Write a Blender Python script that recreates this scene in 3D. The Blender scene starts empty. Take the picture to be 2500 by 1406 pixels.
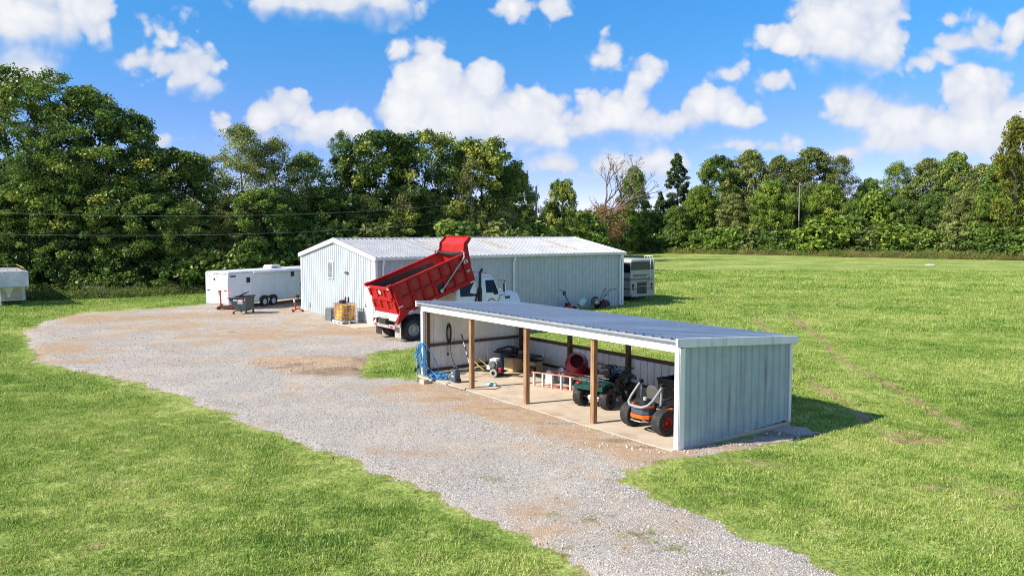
import bpy, bmesh, math, random
import numpy as np
from mathutils import Vector, Matrix, Euler

S = bpy.context.scene
C = S.collection
rad = math.radians

# ---------------------------------------------------------------- camera
F_PX, PITCH, CAM_H = 1885.4, 0.0742, 5.34          # focal length in px of a 2500 px wide frame
cam_d = bpy.data.cameras.new('camera'); cam = bpy.data.objects.new('camera', cam_d); C.objects.link(cam)
cam.location = (0, 0, CAM_H); cam.rotation_euler = (math.pi / 2 - PITCH, 0, 0)
cam_d.sensor_width = 36.0; cam_d.lens = 36.0 * F_PX / 2500.0
cam_d.clip_start = 0.1; cam_d.clip_end = 3000
S.camera = cam

def ray(px, py):
    """direction of the line of sight through a point of the photograph (2500 x 1406)"""
    a, b = (px - 1250) / F_PX, -(py - 703) / F_PX
    c, s = math.cos(PITCH), math.sin(PITCH)
    return Vector((a, c + b * s, -s + b * c))
def gnd(px, py, z=0.0):
    d = ray(px, py); t = (z - CAM_H) / d.z
    return Vector((d.x * t, d.y * t, z))
def at_y(px, py, Y):
    d = ray(px, py); t = Y / d.y
    return Vector((d.x * t, Y, CAM_H + d.z * t))

# ---------------------------------------------------------------- sun and sky
SUN_EL = rad(36.5)
SHX, SHY = 0.927, 0.375                              # where shadows fall
sun_d = bpy.data.lights.new('sun', 'SUN'); sun = bpy.data.objects.new('sun', sun_d); C.objects.link(sun)
sun_d.energy = 4.8; sun_d.angle = rad(0.55); sun_d.color = (1.0, 0.92, 0.79)
ldir = Vector((SHX * math.cos(SUN_EL), SHY * math.cos(SUN_EL), -math.sin(SUN_EL)))
sun.rotation_euler = ldir.to_track_quat('-Z', 'Y').to_euler()
S.view_settings.view_transform = 'Standard'; S.view_settings.look = 'None'
S.view_settings.exposure = 0.68; S.view_settings.gamma = 1.0

class NT:
    """small node-tree writer"""
    def __init__(s, tree): s.t = tree; s.n = tree.nodes; s.l = tree.links
    def new(s, kind, **kw):
        n = s.n.new(kind)
        for k, v in kw.items(): setattr(n, k, v)
        return n
    def put(s, sock, v):
        if hasattr(v, 'node'): s.l.new(v, sock)
        else: sock.default_value = v
    def math(s, op, a, b=0.0, c=None, clamp=False):
        n = s.new('ShaderNodeMath', operation=op, use_clamp=clamp)
        s.put(n.inputs[0], a); s.put(n.inputs[1], b)
        if c is not None: s.put(n.inputs[2], c)
        return n.outputs[0]
    def vec(s, op, a, b=None, scale=None):
        n = s.new('ShaderNodeVectorMath', operation=op)
        s.put(n.inputs[0], a)
        if b is not None: s.put(n.inputs[1], b)
        if scale is not None: s.put(n.inputs['Scale'], scale)
        return n.outputs[1] if op in ('LENGTH', 'DOT_PRODUCT', 'DISTANCE') else n.outputs[0]
    def noise(s, vec, scale, detail=4, rough=0.55, dist=0.0):
        n = s.new('ShaderNodeTexNoise'); s.put(n.inputs['Vector'], vec)
        n.inputs['Scale'].default_value = scale; n.inputs['Detail'].default_value = detail
        n.inputs['Roughness'].default_value = rough; n.inputs['Distortion'].default_value = dist
        return n.outputs['Fac']
    def voro(s, vec, scale, feature='F1', out='Distance', rnd=1.0, **kw):
        n = s.new('ShaderNodeTexVoronoi', feature=feature, **kw); s.put(n.inputs['Vector'], vec)
        n.inputs['Scale'].default_value = scale; n.inputs['Randomness'].default_value = rnd
        return n.outputs[out]
    def smooth(s, v, lo, hi, a=0.0, b=1.0):
        n = s.new('ShaderNodeMapRange', interpolation_type='SMOOTHSTEP')
        s.put(n.inputs['Value'], v); s.put(n.inputs['From Min'], lo); s.put(n.inputs['From Max'], hi)
        s.put(n.inputs['To Min'], a); s.put(n.inputs['To Max'], b)
        return n.outputs[0]
    def mix(s, fac, a, b, blend='MIX'):
        n = s.new('ShaderNodeMix', data_type='RGBA', blend_type=blend)
        s.put(n.inputs[0], fac); s.put(n.inputs[6], a if hasattr(a, 'node') else rgba(a)); s.put(n.inputs[7], b if hasattr(b, 'node') else rgba(b))
        return n.outputs[2]
    def ramp(s, fac, stops):
        n = s.new('ShaderNodeValToRGB'); s.put(n.inputs[0], fac); e = n.color_ramp.elements
        while len(e) < len(stops): e.new(0.5)
        for q, (p, c) in zip(e, stops): q.position = p; q.color = rgba(c)
        return n.outputs[0]
    def scaled(s, vec, sc):
        return s.vec('MULTIPLY', vec, sc)
def rgba(c): return (c[0], c[1], c[2], 1.0) if len(c) == 3 else tuple(c)

world = bpy.data.worlds.new('World'); S.world = world; world.use_nodes = True
w = NT(world.node_tree); w.n.clear()
sky = w.new('ShaderNodeTexSky', sky_type='NISHITA', sun_disc=False)
sky.sun_elevation = SUN_EL; sky.sun_rotation = math.atan2(-SHX, -SHY)
sky.altitude = 5000; sky.air_density = 1.0; sky.dust_density = 0.0; sky.ozone_density = 1.5
SKY_STRENGTH = 0.092
hsv = w.new('ShaderNodeHueSaturation'); w.l.new(sky.outputs[0], hsv.inputs['Color'])
hsv.inputs['Saturation'].default_value = 1.3; hsv.inputs['Value'].default_value = 1.6
dirv = w.new('ShaderNodeTexCoord').outputs['Generated']
sep = w.new('ShaderNodeSeparateXYZ'); w.l.new(dirv, sep.inputs[0])
haze_tint = w.ramp(sep.outputs[2], [(0.0, (.90, .60, .66)), (0.07, (.98, .68, .74)), (0.142, (1.08, .81, .83)), (0.216, (.98, 1.03, .95)), (0.289, (1.0, 1.18, 1.13))])
skycol = w.vec('MULTIPLY', hsv.outputs[0], haze_tint)
ys = w.math('MAXIMUM', sep.outputs[1], 0.05)
cmb = w.new('ShaderNodeCombineXYZ')
w.l.new(w.math('DIVIDE', sep.outputs[0], ys), cmb.inputs[0]); w.l.new(w.math('DIVIDE', sep.outputs[2], ys), cmb.inputs[1])
flat = cmb.outputs[0]
big = w.noise(dirv, 9, 5, 0.58); fine = w.noise(dirv, 60, 3, 0.65)
def bubbles(sc):
    n = w.new('ShaderNodeTexVoronoi', feature='F1', voronoi_dimensions='2D'); w.l.new(flatb, n.inputs['Vector']); n.inputs['Scale'].default_value = sc; return n.outputs['Distance']
wob = w.new('ShaderNodeTexNoise'); w.l.new(dirv, wob.inputs['Vector']); wob.inputs['Scale'].default_value = 30; wob.inputs['Detail'].default_value = 1
flatb = w.vec('ADD', flat, w.vec('SCALE', w.vec('SUBTRACT', wob.outputs['Color'], (0.5, 0.5, 0.5)), scale=0.03))
bub1, bub2 = bubbles(24), bubbles(62)
warp = w.new('ShaderNodeTexNoise'); w.l.new(dirv, warp.inputs['Vector']); warp.inputs['Scale'].default_value = 13; warp.inputs['Detail'].default_value = 2
wv = w.vec('SCALE', w.vec('SUBTRACT', warp.outputs['Color'], (0.5, 0.5, 0.5)), scale=0.040)
flatw = w.vec('ADD', flat, wv)
# cumulus banks as bearings on the sky: (photo x, photo y, half-width, half-height, density)
PUFFS = [(60, 55, 215, 95, 1), (215, 40, 70, 80, .9), (40, 150, 125, 75, 1), (0, 200, 110, 60, 1),
         (800, -8, 235, 62, .95), (930, 5, 100, 60, .9), (680, 5, 100, 55, .85),
         (465, 175, 68, 72, .95), (400, 160, 90, 38, .7), (495, 215, 52, 40, .8), (345, 150, 50, 30, .5),
         (712, 268, 68, 60, 1.2), (655, 285, 62, 46, 1.15), (800, 312, 125, 54, 1.1), (740, 340, 150, 50, 1), (735, 238, 38, 34, 1.1),
         (1045, 225, 92, 98, 1.3), (1180, 215, 66, 62, 1.25), (1120, 275, 190, 98, 1.25), (1280, 290, 128, 78, 1.2), (1000, 280, 85, 72, 1.15), (1200, 335, 215, 66, .9), (1035, 180, 42, 42, 1.2), (1340, 325, 70, 42, .9),
         (1510, 285, 115, 58, .85), (1590, 310, 85, 52, .75), (1440, 310, 80, 45, .7), (1490, 270, 50, 40, .8),
         (1735, 262, 78, 60, 1.15), (1800, 285, 75, 44, 1.0), (1690, 300, 70, 36, .8), (1725, 232, 32, 32, 1.0),
         (2060, 70, 135, 118, 1.25), (2150, 120, 72, 90, 1.1), (1930, 95, 90, 40, .85), (2000, 150, 60, 40, .7), (2110, 10, 110, 75, 1.1),
         (2090, 255, 78, 78, 1.2), (2180, 300, 120, 82, 1.2), (2375, 250, 98, 100, 1.25), (2330, 330, 235, 92, 1.15), (2440, 300, 110, 72, 1.1), (2370, 195, 45, 50, 1.1), (2220, 355, 190, 62, 1.0),
         (2330, 110, 80, 42, .6), (2400, 90, 78, 58, .7), (2300, 140, 62, 36, .6), (2480, 80, 46, 60, .9), (2240, 160, 50, 34, .5), (2310, 50, 40, 30, .4),
         (1255, 18, 66, 44, .65), (1330, 10, 60, 40, .55), (1575, 180, 52, 66, .55), (1500, 120, 40, 40, .38), (1765, 185, 48, 36, .45), (1880, 198, 52, 34, .5),
         (1345, 395, 105, 42, .8), (1500, 385, 85, 40, .7), (1615, 395, 68, 48, .85), (1815, 350, 85, 34, .7), (1900, 360, 60, 34, .65), (2080, 375, 70, 40, .8), (1420, 430, 260, 46, .55),
         (532, 312, 34, 46, .75), (410, 338, 66, 32, .65), (1040, 118, 66, 28, .32), (970, 122, 30, 26, .3), (395, 80, 50, 50, .22)]
SHADE = [(60, 130, 240, 60), (800, 40, 250, 44), (470, 232, 70, 44), (740, 365, 170, 66), (1180, 370, 260, 70), (1520, 345, 170, 46), (1770, 325, 120, 36),
         (2060, 175, 130, 62), (2280, 400, 300, 76), (2060, 330, 80, 50), (2200, 240, 60, 40), (2390, 140, 110, 32), (1420, 450, 300, 40)]
def blob(q, px, py, rx, ry):
    d = ray(px, py); cx, cz = d.x / d.y, d.z / d.y
    v = w.vec('MULTIPLY', w.vec('SUBTRACT', q, (cx, cz, 0)), (F_PX / rx / 1.03, F_PX / ry / 1.03, 0))
    return w.vec('LENGTH', v)
field = None
for px, py, rx, ry, k in PUFFS:
    m = w.math('MULTIPLY_ADD', blob(flatw, px, py, rx, ry), -k, k)
    field = m if field is None else w.math('MAXIMUM', field, m)
shade = None
for px, py, rx, ry in SHADE:
    m = w.math('SUBTRACT', 1.0, blob(flatw, px, py, rx, ry))
    shade = m if shade is None else w.math('MAXIMUM', shade, m)
# away from the view the same broken cumulus goes on all round the dome
around = w.math('SUBTRACT', w.noise(w.scaled(dirv, (1, 1, 1.8)), 3.4, 3, 0.55), 0.55)
around = w.math('MULTIPLY', around, 5.0)
near = w.vec('LENGTH', w.vec('MULTIPLY', w.vec('SUBTRACT', flat, (0, 0.1, 0)), (1 / 0.74, 1 / 0.40, 0)))
front = w.smooth(sep.outputs[1], 0.05, 0.25)
inview = w.math('MULTIPLY', w.smooth(near, 1.0, 1.35, 1, 0), front)
around = w.math('SUBTRACT', around, w.math('MULTIPLY', inview, 20.0))
field = w.math('MAXIMUM', field, around)
edge = w.math('ADD', w.math('MULTIPLY', w.math('SUBTRACT', big, 0.5), 1.3), w.math('MULTIPLY', w.math('SUBTRACT', 0.42, bub1), 0.44))
edge = w.math('ADD', edge, w.math('MULTIPLY', w.math('SUBTRACT', 0.42, bub2), 0.26))
edge = w.math('ADD', edge, w.math('MULTIPLY', w.math('SUBTRACT', fine, 0.5), 0.30))
dens = w.math('ADD', field, edge)
under = w.smooth(w.math('ADD', shade, w.math('MULTIPLY', edge, 0.45)), -0.05, 0.8)
mask = w.smooth(dens, 0.0, w.math('MULTIPLY_ADD', under, 0.85, 0.33))
lit = w.math('ADD', w.smooth(dens, 0.0, 0.9), w.math('MULTIPLY', under, -0.80))
lit = w.math('ADD', lit, w.math('MULTIPLY', w.math('SUBTRACT', 0.42, bub1), 0.75))
lit = w.math('ADD', lit, w.math('MULTIPLY', w.math('SUBTRACT', 0.42, bub2), 0.35))
lit = w.math('ADD', lit, w.math('MULTIPLY', w.math('SUBTRACT', big, 0.5), 1.1))
cloudcol = w.ramp(w.math('MULTIPLY_ADD', lit, 0.52, 0.22, clamp=True), [(0.0, (4.0, 4.6, 5.7)), (0.35, (4.9, 5.2, 5.9)), (0.7, (5.8, 5.95, 6.3)), (0.95, (6.55, 6.55, 6.6))])
wscale = w.vec('SCALE', cloudcol, scale=1.0)
final = w.mix(w.math('MULTIPLY', mask, 0.97), skycol, wscale)
bg = w.new('ShaderNodeBackground'); w.l.new(final, bg.inputs[0]); bg.inputs[1].default_value = SKY_STRENGTH
out = w.new('ShaderNodeOutputWorld'); w.l.new(bg.outputs[0], out.inputs[0])
S.cycles.use_denoising = True; S.cycles.denoising_prefilter = 'NONE'; S.cycles.sample_clamp_indirect = 6.0; S.cycles.max_bounces = 5; S.cycles.diffuse_bounces = 3; S.cycles.transparent_max_bounces = 8
world.cycles.sampling_method = 'MANUAL'; world.cycles.sample_map_resolution = 256
S.cycles.pixel_filter_type = 'BLACKMAN_HARRIS'; S.cycles.filter_width = 1.05

# ---------------------------------------------------------------- helpers
X, Y, Z = Vector((1, 0, 0)), Vector((0, 1, 0)), Vector((0, 0, 1))
class MB:
    def __init__(s): s.v = []; s.f = []
    def add(s, vs, fs):
        b = len(s.v); s.v += [tuple(p) for p in vs]; s.f += [tuple(i + b for i in f) for f in fs]; return s
    def box(s, x0, x1, y0, y1, z0, z1):
        return s.add([(x0, y0, z0), (x1, y0, z0), (x1, y1, z0), (x0, y1, z0), (x0, y0, z1), (x1, y0, z1), (x1, y1, z1), (x0, y1, z1)],
                     [(3, 2, 1, 0), (4, 5, 6, 7), (0, 1, 5, 4), (1, 2, 6, 5), (2, 3, 7, 6), (3, 0, 4, 7)])
    def cbox(s, c, d, rot=None):
        m = Matrix.Identity(3) if rot is None else Euler(rot).to_matrix(); c = Vector(c)
        q = [(-1, -1, -1), (1, -1, -1), (1, 1, -1), (-1, 1, -1), (-1, -1, 1), (1, -1, 1), (1, 1, 1), (-1, 1, 1)]
        return s.add([c + m @ Vector((a[0] * d[0] / 2, a[1] * d[1] / 2, a[2] * d[2] / 2)) for a in q],
                     [(3, 2, 1, 0), (4, 5, 6, 7), (0, 1, 5, 4), (1, 2, 6, 5), (2, 3, 7, 6), (3, 0, 4, 7)])
    def bar(s, p, q, a, b, up=(0, 0, 1)):
        p, q = Vector(p), Vector(q); d = (q - p).normalized(); u = Vector(up)
        if abs(d.dot(u)) > 0.98: u = Vector((1, 0, 0))
        sx = d.cross(u).normalized() * a / 2; sz = sx.cross(d).normalized() * b / 2
        vs = [e + i * sx + j * sz for e in (p, q) for i, j in ((-1, -1), (1, -1), (1, 1), (-1, 1))]
        return s.add(vs, [(0, 1, 2, 3), (7, 6, 5, 4), (0, 4, 5, 1), (1, 5, 6, 2), (2, 6, 7, 3), (3, 7, 4, 0)])
    def tube(s, pts, r, n=8, caps=True, closed=False):
        P = [Vector(p) for p in pts]; m = len(P); R = r if isinstance(r, (list, tuple)) else [r] * m
        T = []
        for i in range(m):
            a = P[i - 1] if (i or closed) else P[0]; b = P[(i + 1) % m] if (i < m - 1 or closed) else P[-1]
            t = b - a; T.append(t.normalized() if t.length > 1e-9 else Vector((0, 0, 1)))
        u = T[0].cross(Z if abs(T[0].z) < 0.9 else X).normalized(); vs = []
        for i in range(m):
            u = (u - T[i] * u.dot(T[i])).normalized(); w_ = T[i].cross(u)
            vs += [P[i] + (u * math.cos(k * 2 * math.pi / n) + w_ * math.sin(k * 2 * math.pi / n)) * R[i] for k in range(n)]
        fs = [(i * n + k, i * n + (k + 1) % n, (i + 1) % m * n + (k + 1) % n, (i + 1) % m * n + k) for i in range(m if closed else m - 1) for k in range(n)]
        if caps and not closed: fs += [tuple(range(n))[::-1], tuple(range((m - 1) * n, m * n))]
        return s.add(vs, fs)
    def lathe(s, prof, o=(0, 0, 0), axis='Z', n=24, rot=None):
        """prof: (radius, height) pairs turned about an axis through o"""
        o = Vector(o); vs = []; k = len(prof)
        M = {'Z': lambda r, h, c, q: Vector((r * c, r * q, h)), 'X': lambda r, h, c, q: Vector((h, r * c, r * q)), 'Y': lambda r, h, c, q: Vector((r * q, h, r * c))}[axis]
        E_ = Euler(rot).to_matrix() if rot else Matrix.Identity(3)
        for j in range(n):
            a = 2 * math.pi * j / n
            vs += [o + E_ @ M(r, h, math.cos(a), math.sin(a)) for r, h in prof]
        fs = [(j * k + i, (j + 1) % n * k + i, (j + 1) % n * k + i + 1, j * k + i + 1) for j in range(n) for i in range(k - 1)]
        return s.add(vs, fs)
    def prism(s, poly, h0, h1, plane='YZ'):
        """poly in the plane, pulled along the third axis from h0 to h1"""
        M = {'YZ': lambda a, b, h: (h, a, b), 'XZ': lambda a, b, h: (a, h, b), 'XY': lambda a, b, h: (a, b, h)}[plane]
        n = len(poly)
        vs = [M(a, b, h0) for a, b in poly] + [M(a, b, h1) for a, b in poly]
        fs = [tuple(range(n))[::-1], tuple(range(n, 2 * n))] + [(i, (i + 1) % n, n + (i + 1) % n, n + i) for i in range(n)]
        return s.add(vs, fs)
    def loft(s, rings, caps=True):
        n = len(rings[0]); vs = [p for r in rings for p in r]
        fs = [(i * n + k, i * n + (k + 1) % n, (i + 1) * n + (k + 1) % n, (i + 1) * n + k) for i in range(len(rings) - 1) for k in range(n)]
        if caps: fs += [tuple(range(n))[::-1], tuple(range((len(rings) - 1) * n, len(rings) * n))]
        return s.add(vs, fs)
    def ball(s, c, r, n=10, m=6):
        r = r if isinstance(r, (list, tuple)) else (r, r, r); c = Vector(c); vs = [c + Vector((0, 0, r[2]))]
        for i in range(1, m):
            t = math.pi * i / m
            vs += [c + Vector((r[0] * math.sin(t) * math.cos(2 * math.pi * k / n), r[1] * math.sin(t) * math.sin(2 * math.pi * k / n), r[2] * math.cos(t))) for k in range(n)]
        vs.append(c - Vector((0, 0, r[2]))); e = len(vs) - 1
        fs = [(0, 1 + k, 1 + (k + 1) % n) for k in range(n)] + [(1 + i * n + k, 1 + (i + 1) * n + k, 1 + (i + 1) * n + (k + 1) % n, 1 + i * n + (k + 1) % n) for i in range(m - 2) for k in range(n)]
        fs += [(e, 1 + (m - 2) * n + (k + 1) % n, 1 + (m - 2) * n + k) for k in range(n)]
        return s.add(vs, fs)
    def mesh(s, name, smooth=False):
        me = bpy.data.meshes.new(name); me.from_pydata(s.v, [], s.f); 
        bm = bmesh.new(); bm.from_mesh(me); bmesh.ops.recalc_face_normals(bm, faces=bm.faces); bm.to_mesh(me); bm.free()
        if smooth:
            me.shade_smooth() if smooth is True else me.set_sharp_from_angle(angle=rad(smooth))
            if smooth is not True:
                for p in me.polygons: p.use_smooth = True
                me.set_sharp_from_angle(angle=rad(smooth))
        return me
    def build(s, name, m, parent=None, smooth=False, bevel=0.0, seg=2):
        o = bpy.data.objects.new(name, s.mesh(name, smooth)); C.objects.link(o); o.parent = parent
        if m is not None: o.data.materials.append(m)
        if bevel:
            b = o.modifiers.new('bevel', 'BEVEL'); b.width = bevel; b.segments = seg; b.limit_method = 'ANGLE'; b.angle_limit = rad(35)
            b.harden_normals = False
        return o
def tag(o, label=None, cat=None, group=None, kind=None):
    for k, v in (('label', label), ('category', cat), ('group', group), ('kind', kind)):
        if v: o[k] = v
    return o
def thing(name, label, cat, loc=(0, 0, 0), rz=0.0, group=None):
    o = bpy.data.objects.new(name, None); C.objects.link(o); o.location = loc; o.rotation_euler = (0, 0, rz); o.empty_display_size = 0.2
    return tag(o, label, cat, group)
def clone(o, parent, loc=None):
    c = o.copy(); C.objects.link(c); c.parent = parent
    if loc is not None: c.location = loc
    return c
def clone_tree(o, parent=None):
    c = o.copy(); C.objects.link(c); c.parent = parent
    for ch in list(o.children): clone_tree(ch, c)
    return c
def text(name, body, size, m, parent, loc, rot, ext=0.002, align='CENTER', sx=1.0):
    cu = bpy.data.curves.new(name, 'FONT'); cu.body = body; cu.size = size; cu.extrude = ext; cu.align_x = align; cu.align_y = 'CENTER'; cu.resolution_u = 3
    tmp = bpy.data.objects.new(name + '_curve', cu); me = bpy.data.meshes.new_from_object(tmp); bpy.data.objects.remove(tmp)
    o = bpy.data.objects.new(name, me); C.objects.link(o); o.parent = parent; o.location = loc; o.rotation_euler = rot; o.scale = (sx, 1, 1)
    me.materials.clear(); me.materials.append(m); return o

# ---------------------------------------------------------------- materials
MATS = {}
def mat(name, base, rough=0.5, metal=0.0, var=0.12, vs=3.0, bump=0.0, bs=60.0, spec=0.5, dirt=None, dirt_amt=0.35, dirt_s=2.0, stretch=(1, 1, 1), coat=0.0, rvar=0.12):
    m = bpy.data.materials.new(name); m.use_nodes = True; t = NT(m.node_tree); b = t.n['Principled BSDF']; MATS[name] = m
    co = t.new('ShaderNodeTexCoord').outputs['Object']; co = t.scaled(co, stretch)
    n1 = t.noise(co, vs, 5, 0.6)
    f = t.smooth(n1, 0.25, 0.75, 1 - var, 1 + var * 0.6)
    col = t.vec('SCALE', tuple(base[:3]), scale=f)
    if dirt:
        d = t.smooth(t.noise(t.vec('ADD', co, (7, 3, 1)), dirt_s, 6, 0.65), 0.48, 0.75, 0.0, dirt_amt)
        col = t.mix(d, col, dirt)
    t.put(b.inputs['Base Color'], col)
    b.inputs['Metallic'].default_value = metal
    t.put(b.inputs['Roughness'], t.smooth(t.noise(co, vs * 2.3, 4), 0.3, 0.7, max(rough - rvar, 0.03), min(rough + rvar, 1)))
    b.inputs['Specular IOR Level'].default_value = spec; b.inputs['Coat Weight'].default_value = coat; b.inputs['Coat Roughness'].default_value = 0.12
    if bump:
        bn = t.new('ShaderNodeBump'); bn.inputs['Strength'].default_value = bump; bn.inputs['Distance'].default_value = 0.02
        t.put(bn.inputs['Height'], t.noise(co, bs, 4)); t.l.new(bn.outputs[0], b.inputs['Normal'])
    return m
def sheet_mat(name, base, streak, amt, rough=0.42, metal=0.25, lo=0.5, hi=0.78, panel=0.0):
    """painted sheet steel with dirt that has run down it; object Z is up"""
    m = bpy.data.materials.new(name); m.use_nodes = True; t = NT(m.node_tree); b = t.n['Principled BSDF']
    co = t.new('ShaderNodeTexCoord').outputs['Object']
    s1 = t.noise(t.scaled(co, (7, 7, 0.35)), 1.0, 5, 0.6); s2 = t.noise(co, 0.9, 4, 0.6)
    d = t.math('MULTIPLY', t.smooth(s1, lo, hi), t.smooth(s2, 0.35, 0.6, 0.25, 1.0))
    col = t.mix(t.math('MULTIPLY', d, amt), base, streak)
    f = t.smooth(t.noise(co, 2.2, 4), 0.3, 0.7, 0.93, 1.05)
    if panel:
        r = t.new('ShaderNodeObjectInfo').outputs['Random']
        f = t.math('MULTIPLY', f, t.math('MULTIPLY_ADD', r, panel, 1 - panel / 2))
    col = t.vec('SCALE', col, scale=f)
    t.put(b.inputs['Base Color'], col); b.inputs['Metallic'].default_value = metal
    t.put(b.inputs['Roughness'], t.smooth(s2, 0.3, 0.7, rough - 0.08, rough + 0.12))
    bn = t.new('ShaderNodeBump'); bn.inputs['Strength'].default_value = 0.12; bn.inputs['Distance'].default_value = 0.03
    t.put(bn.inputs['Height'], t.noise(co, 1.6, 3)); t.l.new(bn.outputs[0], b.inputs['Normal'])
    MATS[name] = m; return m

M_wall = sheet_mat('wall_steel', (0.45, 0.505, 0.535), (0.31, 0.33, 0.34), 0.14, panel=0.05, metal=0.0)
M_wall_dirty = sheet_mat('wall_steel_streaked', (0.40, 0.48, 0.50), (0.11, 0.125, 0.12), 0.6, lo=0.5, hi=0.72, panel=0.08, metal=0.05)
M_wall_in = sheet_mat('wall_steel_inside', (0.80, 0.80, 0.775), (0.55, 0.53, 0.48), 0.2, panel=0.06, metal=0.0)
M_trim = mat('white_trim', (0.83, 0.83, 0.82), 0.4, 0.05, 0.06, 2, dirt=(0.5, 0.48, 0.43), dirt_amt=0.18)
M_trim_stain = sheet_mat('white_trim_stained', (0.76, 0.78, 0.79), (0.22, 0.27, 0.27), 0.55, lo=0.5, hi=0.72, metal=0.0)
M_roof = sheet_mat('roof_steel', (0.35, 0.36, 0.38), (0.34, 0.33, 0.32), 0.3, rough=0.42, metal=0.2, panel=0.06)
M_roof2 = sheet_mat('carport_roof_steel', (0.47, 0.51, 0.55), (0.27, 0.29, 0.33), 0.35, rough=0.36, metal=0.3, panel=0.16)
M_sky_panel = mat('weathered_fibreglass', (0.36, 0.33, 0.30), 0.7, 0, 0.4, 2.4, dirt=(0.13, 0.10, 0.08), dirt_amt=0.9, dirt_s=2.2, bump=0.2, stretch=(4, 0.7, 1))
M_wood = mat('treated_wood', (0.36, 0.20, 0.095), 0.75, 0, 0.45, 5, bump=0.5, bs=24, stretch=(3, 3, 0.25), dirt=(0.09, 0.055, 0.03), dirt_amt=0.5, dirt_s=6)
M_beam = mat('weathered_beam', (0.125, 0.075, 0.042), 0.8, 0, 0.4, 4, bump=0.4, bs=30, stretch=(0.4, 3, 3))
M_conc = mat('concrete', (0.56, 0.465, 0.355), 0.85, 0, 0.16, 0.9, bump=0.25, bs=40, dirt=(0.33, 0.235, 0.15), dirt_amt=0.7, dirt_s=1.3)
M_rubber = mat('tyre_rubber', (0.022, 0.022, 0.023), 0.75, 0, 0.25, 8, bump=0.2, bs=90, dirt=(0.11, 0.09, 0.07), dirt_amt=0.45, dirt_s=6)
M_rim = mat('grey_rim', (0.42, 0.42, 0.43), 0.42, 0.6, 0.2, 6, dirt=(0.16, 0.12, 0.09), dirt_amt=0.5, dirt_s=8)
M_rim_w = mat('white_rim', (0.7, 0.72, 0.75), 0.4, 0.1, 0.1, 6)
M_red = mat('dump_red', (0.46, 0.015, 0.015), 0.5, 0.0, 0.28, 1.4, dirt=(0.21, 0.045, 0.03), dirt_amt=0.6, dirt_s=3.2, spec=0.2)
M_red_in = mat('dump_red_inside', (0.46, 0.015, 0.014), 0.45, 0, 0.2, 1.4, coat=0.1, dirt=(0.17, 0.05, 0.035), dirt_amt=0.45, dirt_s=2.0)
M_floor = mat('dirty_bed_floor', (0.075, 0.058, 0.045), 0.85, 0, 0.35, 2.2, bump=0.5, bs=26, dirt=(0.20, 0.06, 0.045), dirt_amt=0.6, dirt_s=1.5)
M_white = mat('white_paint', (0.76, 0.79, 0.80), 0.3, 0, 0.05, 1.5, coat=0.4, dirt=(0.5, 0.47, 0.42), dirt_amt=0.12)
M_white2 = mat('trailer_white', (0.80, 0.83, 0.89), 0.38, 0, 0.06, 0.8, dirt=(0.45, 0.44, 0.43), dirt_amt=0.22, dirt_s=1.1)
M_black = mat('black_paint', (0.016, 0.016, 0.017), 0.42, 0, 0.2, 6)
M_blackp = mat('black_plastic', (0.02, 0.02, 0.022), 0.55, 0, 0.2, 6, bump=0.1)
M_chassis = mat('chassis_black', (0.025, 0.023, 0.022), 0.7, 0, 0.3, 4, dirt=(0.16, 0.12, 0.09), dirt_amt=0.6, dirt_s=3)
M_glass = mat('dark_glass', (0.005, 0.011, 0.010), 0.08, 0, 0.0, 2, spec=0.3, rvar=0.0)
M_chrome = mat('bright_metal', (0.68, 0.69, 0.70), 0.22, 0.95, 0.08, 5)
M_galv = mat('galvanised', (0.50, 0.51, 0.52), 0.42, 0.8, 0.15, 12)
M_apron = mat('bare_steel_lip', (0.52, 0.48, 0.43), 0.5, 0.3, 0.2, 3, dirt=(0.25, 0.18, 0.13), dirt_amt=0.5)
M_amber = mat('amber_lens', (0.75, 0.24, 0.03), 0.25, 0, 0.05)
M_redlens = mat('red_lens', (0.62, 0.02, 0.03), 0.22, 0, 0.05)
M_reflect = mat('reflector_tape', (0.80, 0.74, 0.66), 0.35, 0, 0.1, 12)
M_dump = mat('dumpster_green', (0.034, 0.056, 0.062), 0.5, 0, 0.2, 1.8, dirt=(0.16, 0.15, 0.12), dirt_amt=0.35, dirt_s=2.5)
M_lid = mat('black_lid', (0.025, 0.028, 0.034), 0.5, 0, 0.15, 3)
M_jackred = mat('jack_red', (0.42, 0.035, 0.03), 0.45, 0, 0.2, 5, dirt=(0.16, 0.06, 0.04), dirt_amt=0.4, dirt_s=5)
M_orange = mat('mower_orange', (0.75, 0.13, 0.008), 0.35, 0, 0.08, 4, coat=0.3)
M_rops = mat('rollbar_grey', (0.30, 0.33, 0.36), 0.45, 0.1, 0.1, 4)
M_seat = mat('seat_vinyl', (0.11, 0.105, 0.095), 0.6, 0, 0.15, 6, bump=0.15)
M_atv = mat('atv_green', (0.008, 0.06, 0.05), 0.22, 0, 0.12, 4, coat=0.5)
M_atv_dark = mat('atv_dark', (0.010, 0.014, 0.016), 0.16, 0, 0.12, 4, coat=0.6)
M_blue = mat('blue_hose', (0.012, 0.22, 0.52), 0.4, 0, 0.15, 12)
M_bluegrey = mat('washer_blue_grey', (0.065, 0.082, 0.115), 0.45, 0, 0.12, 6)
M_yellow = mat('faded_yellow', (0.58, 0.36, 0.08), 0.5, 0, 0.2, 8)
M_tan = mat('tan_tank', (0.60, 0.42, 0.22), 0.5, 0, 0.2, 3, dirt=(0.42, 0.22, 0.06), dirt_amt=0.7, dirt_s=3)
M_bluebin = mat('dusty_blue_bin', (0.035, 0.09, 0.16), 0.55, 0, 0.2, 4)
M_drum = mat('dark_red_plastic', (0.27, 0.008, 0.022), 0.42, 0, 0.2, 3)
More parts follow.
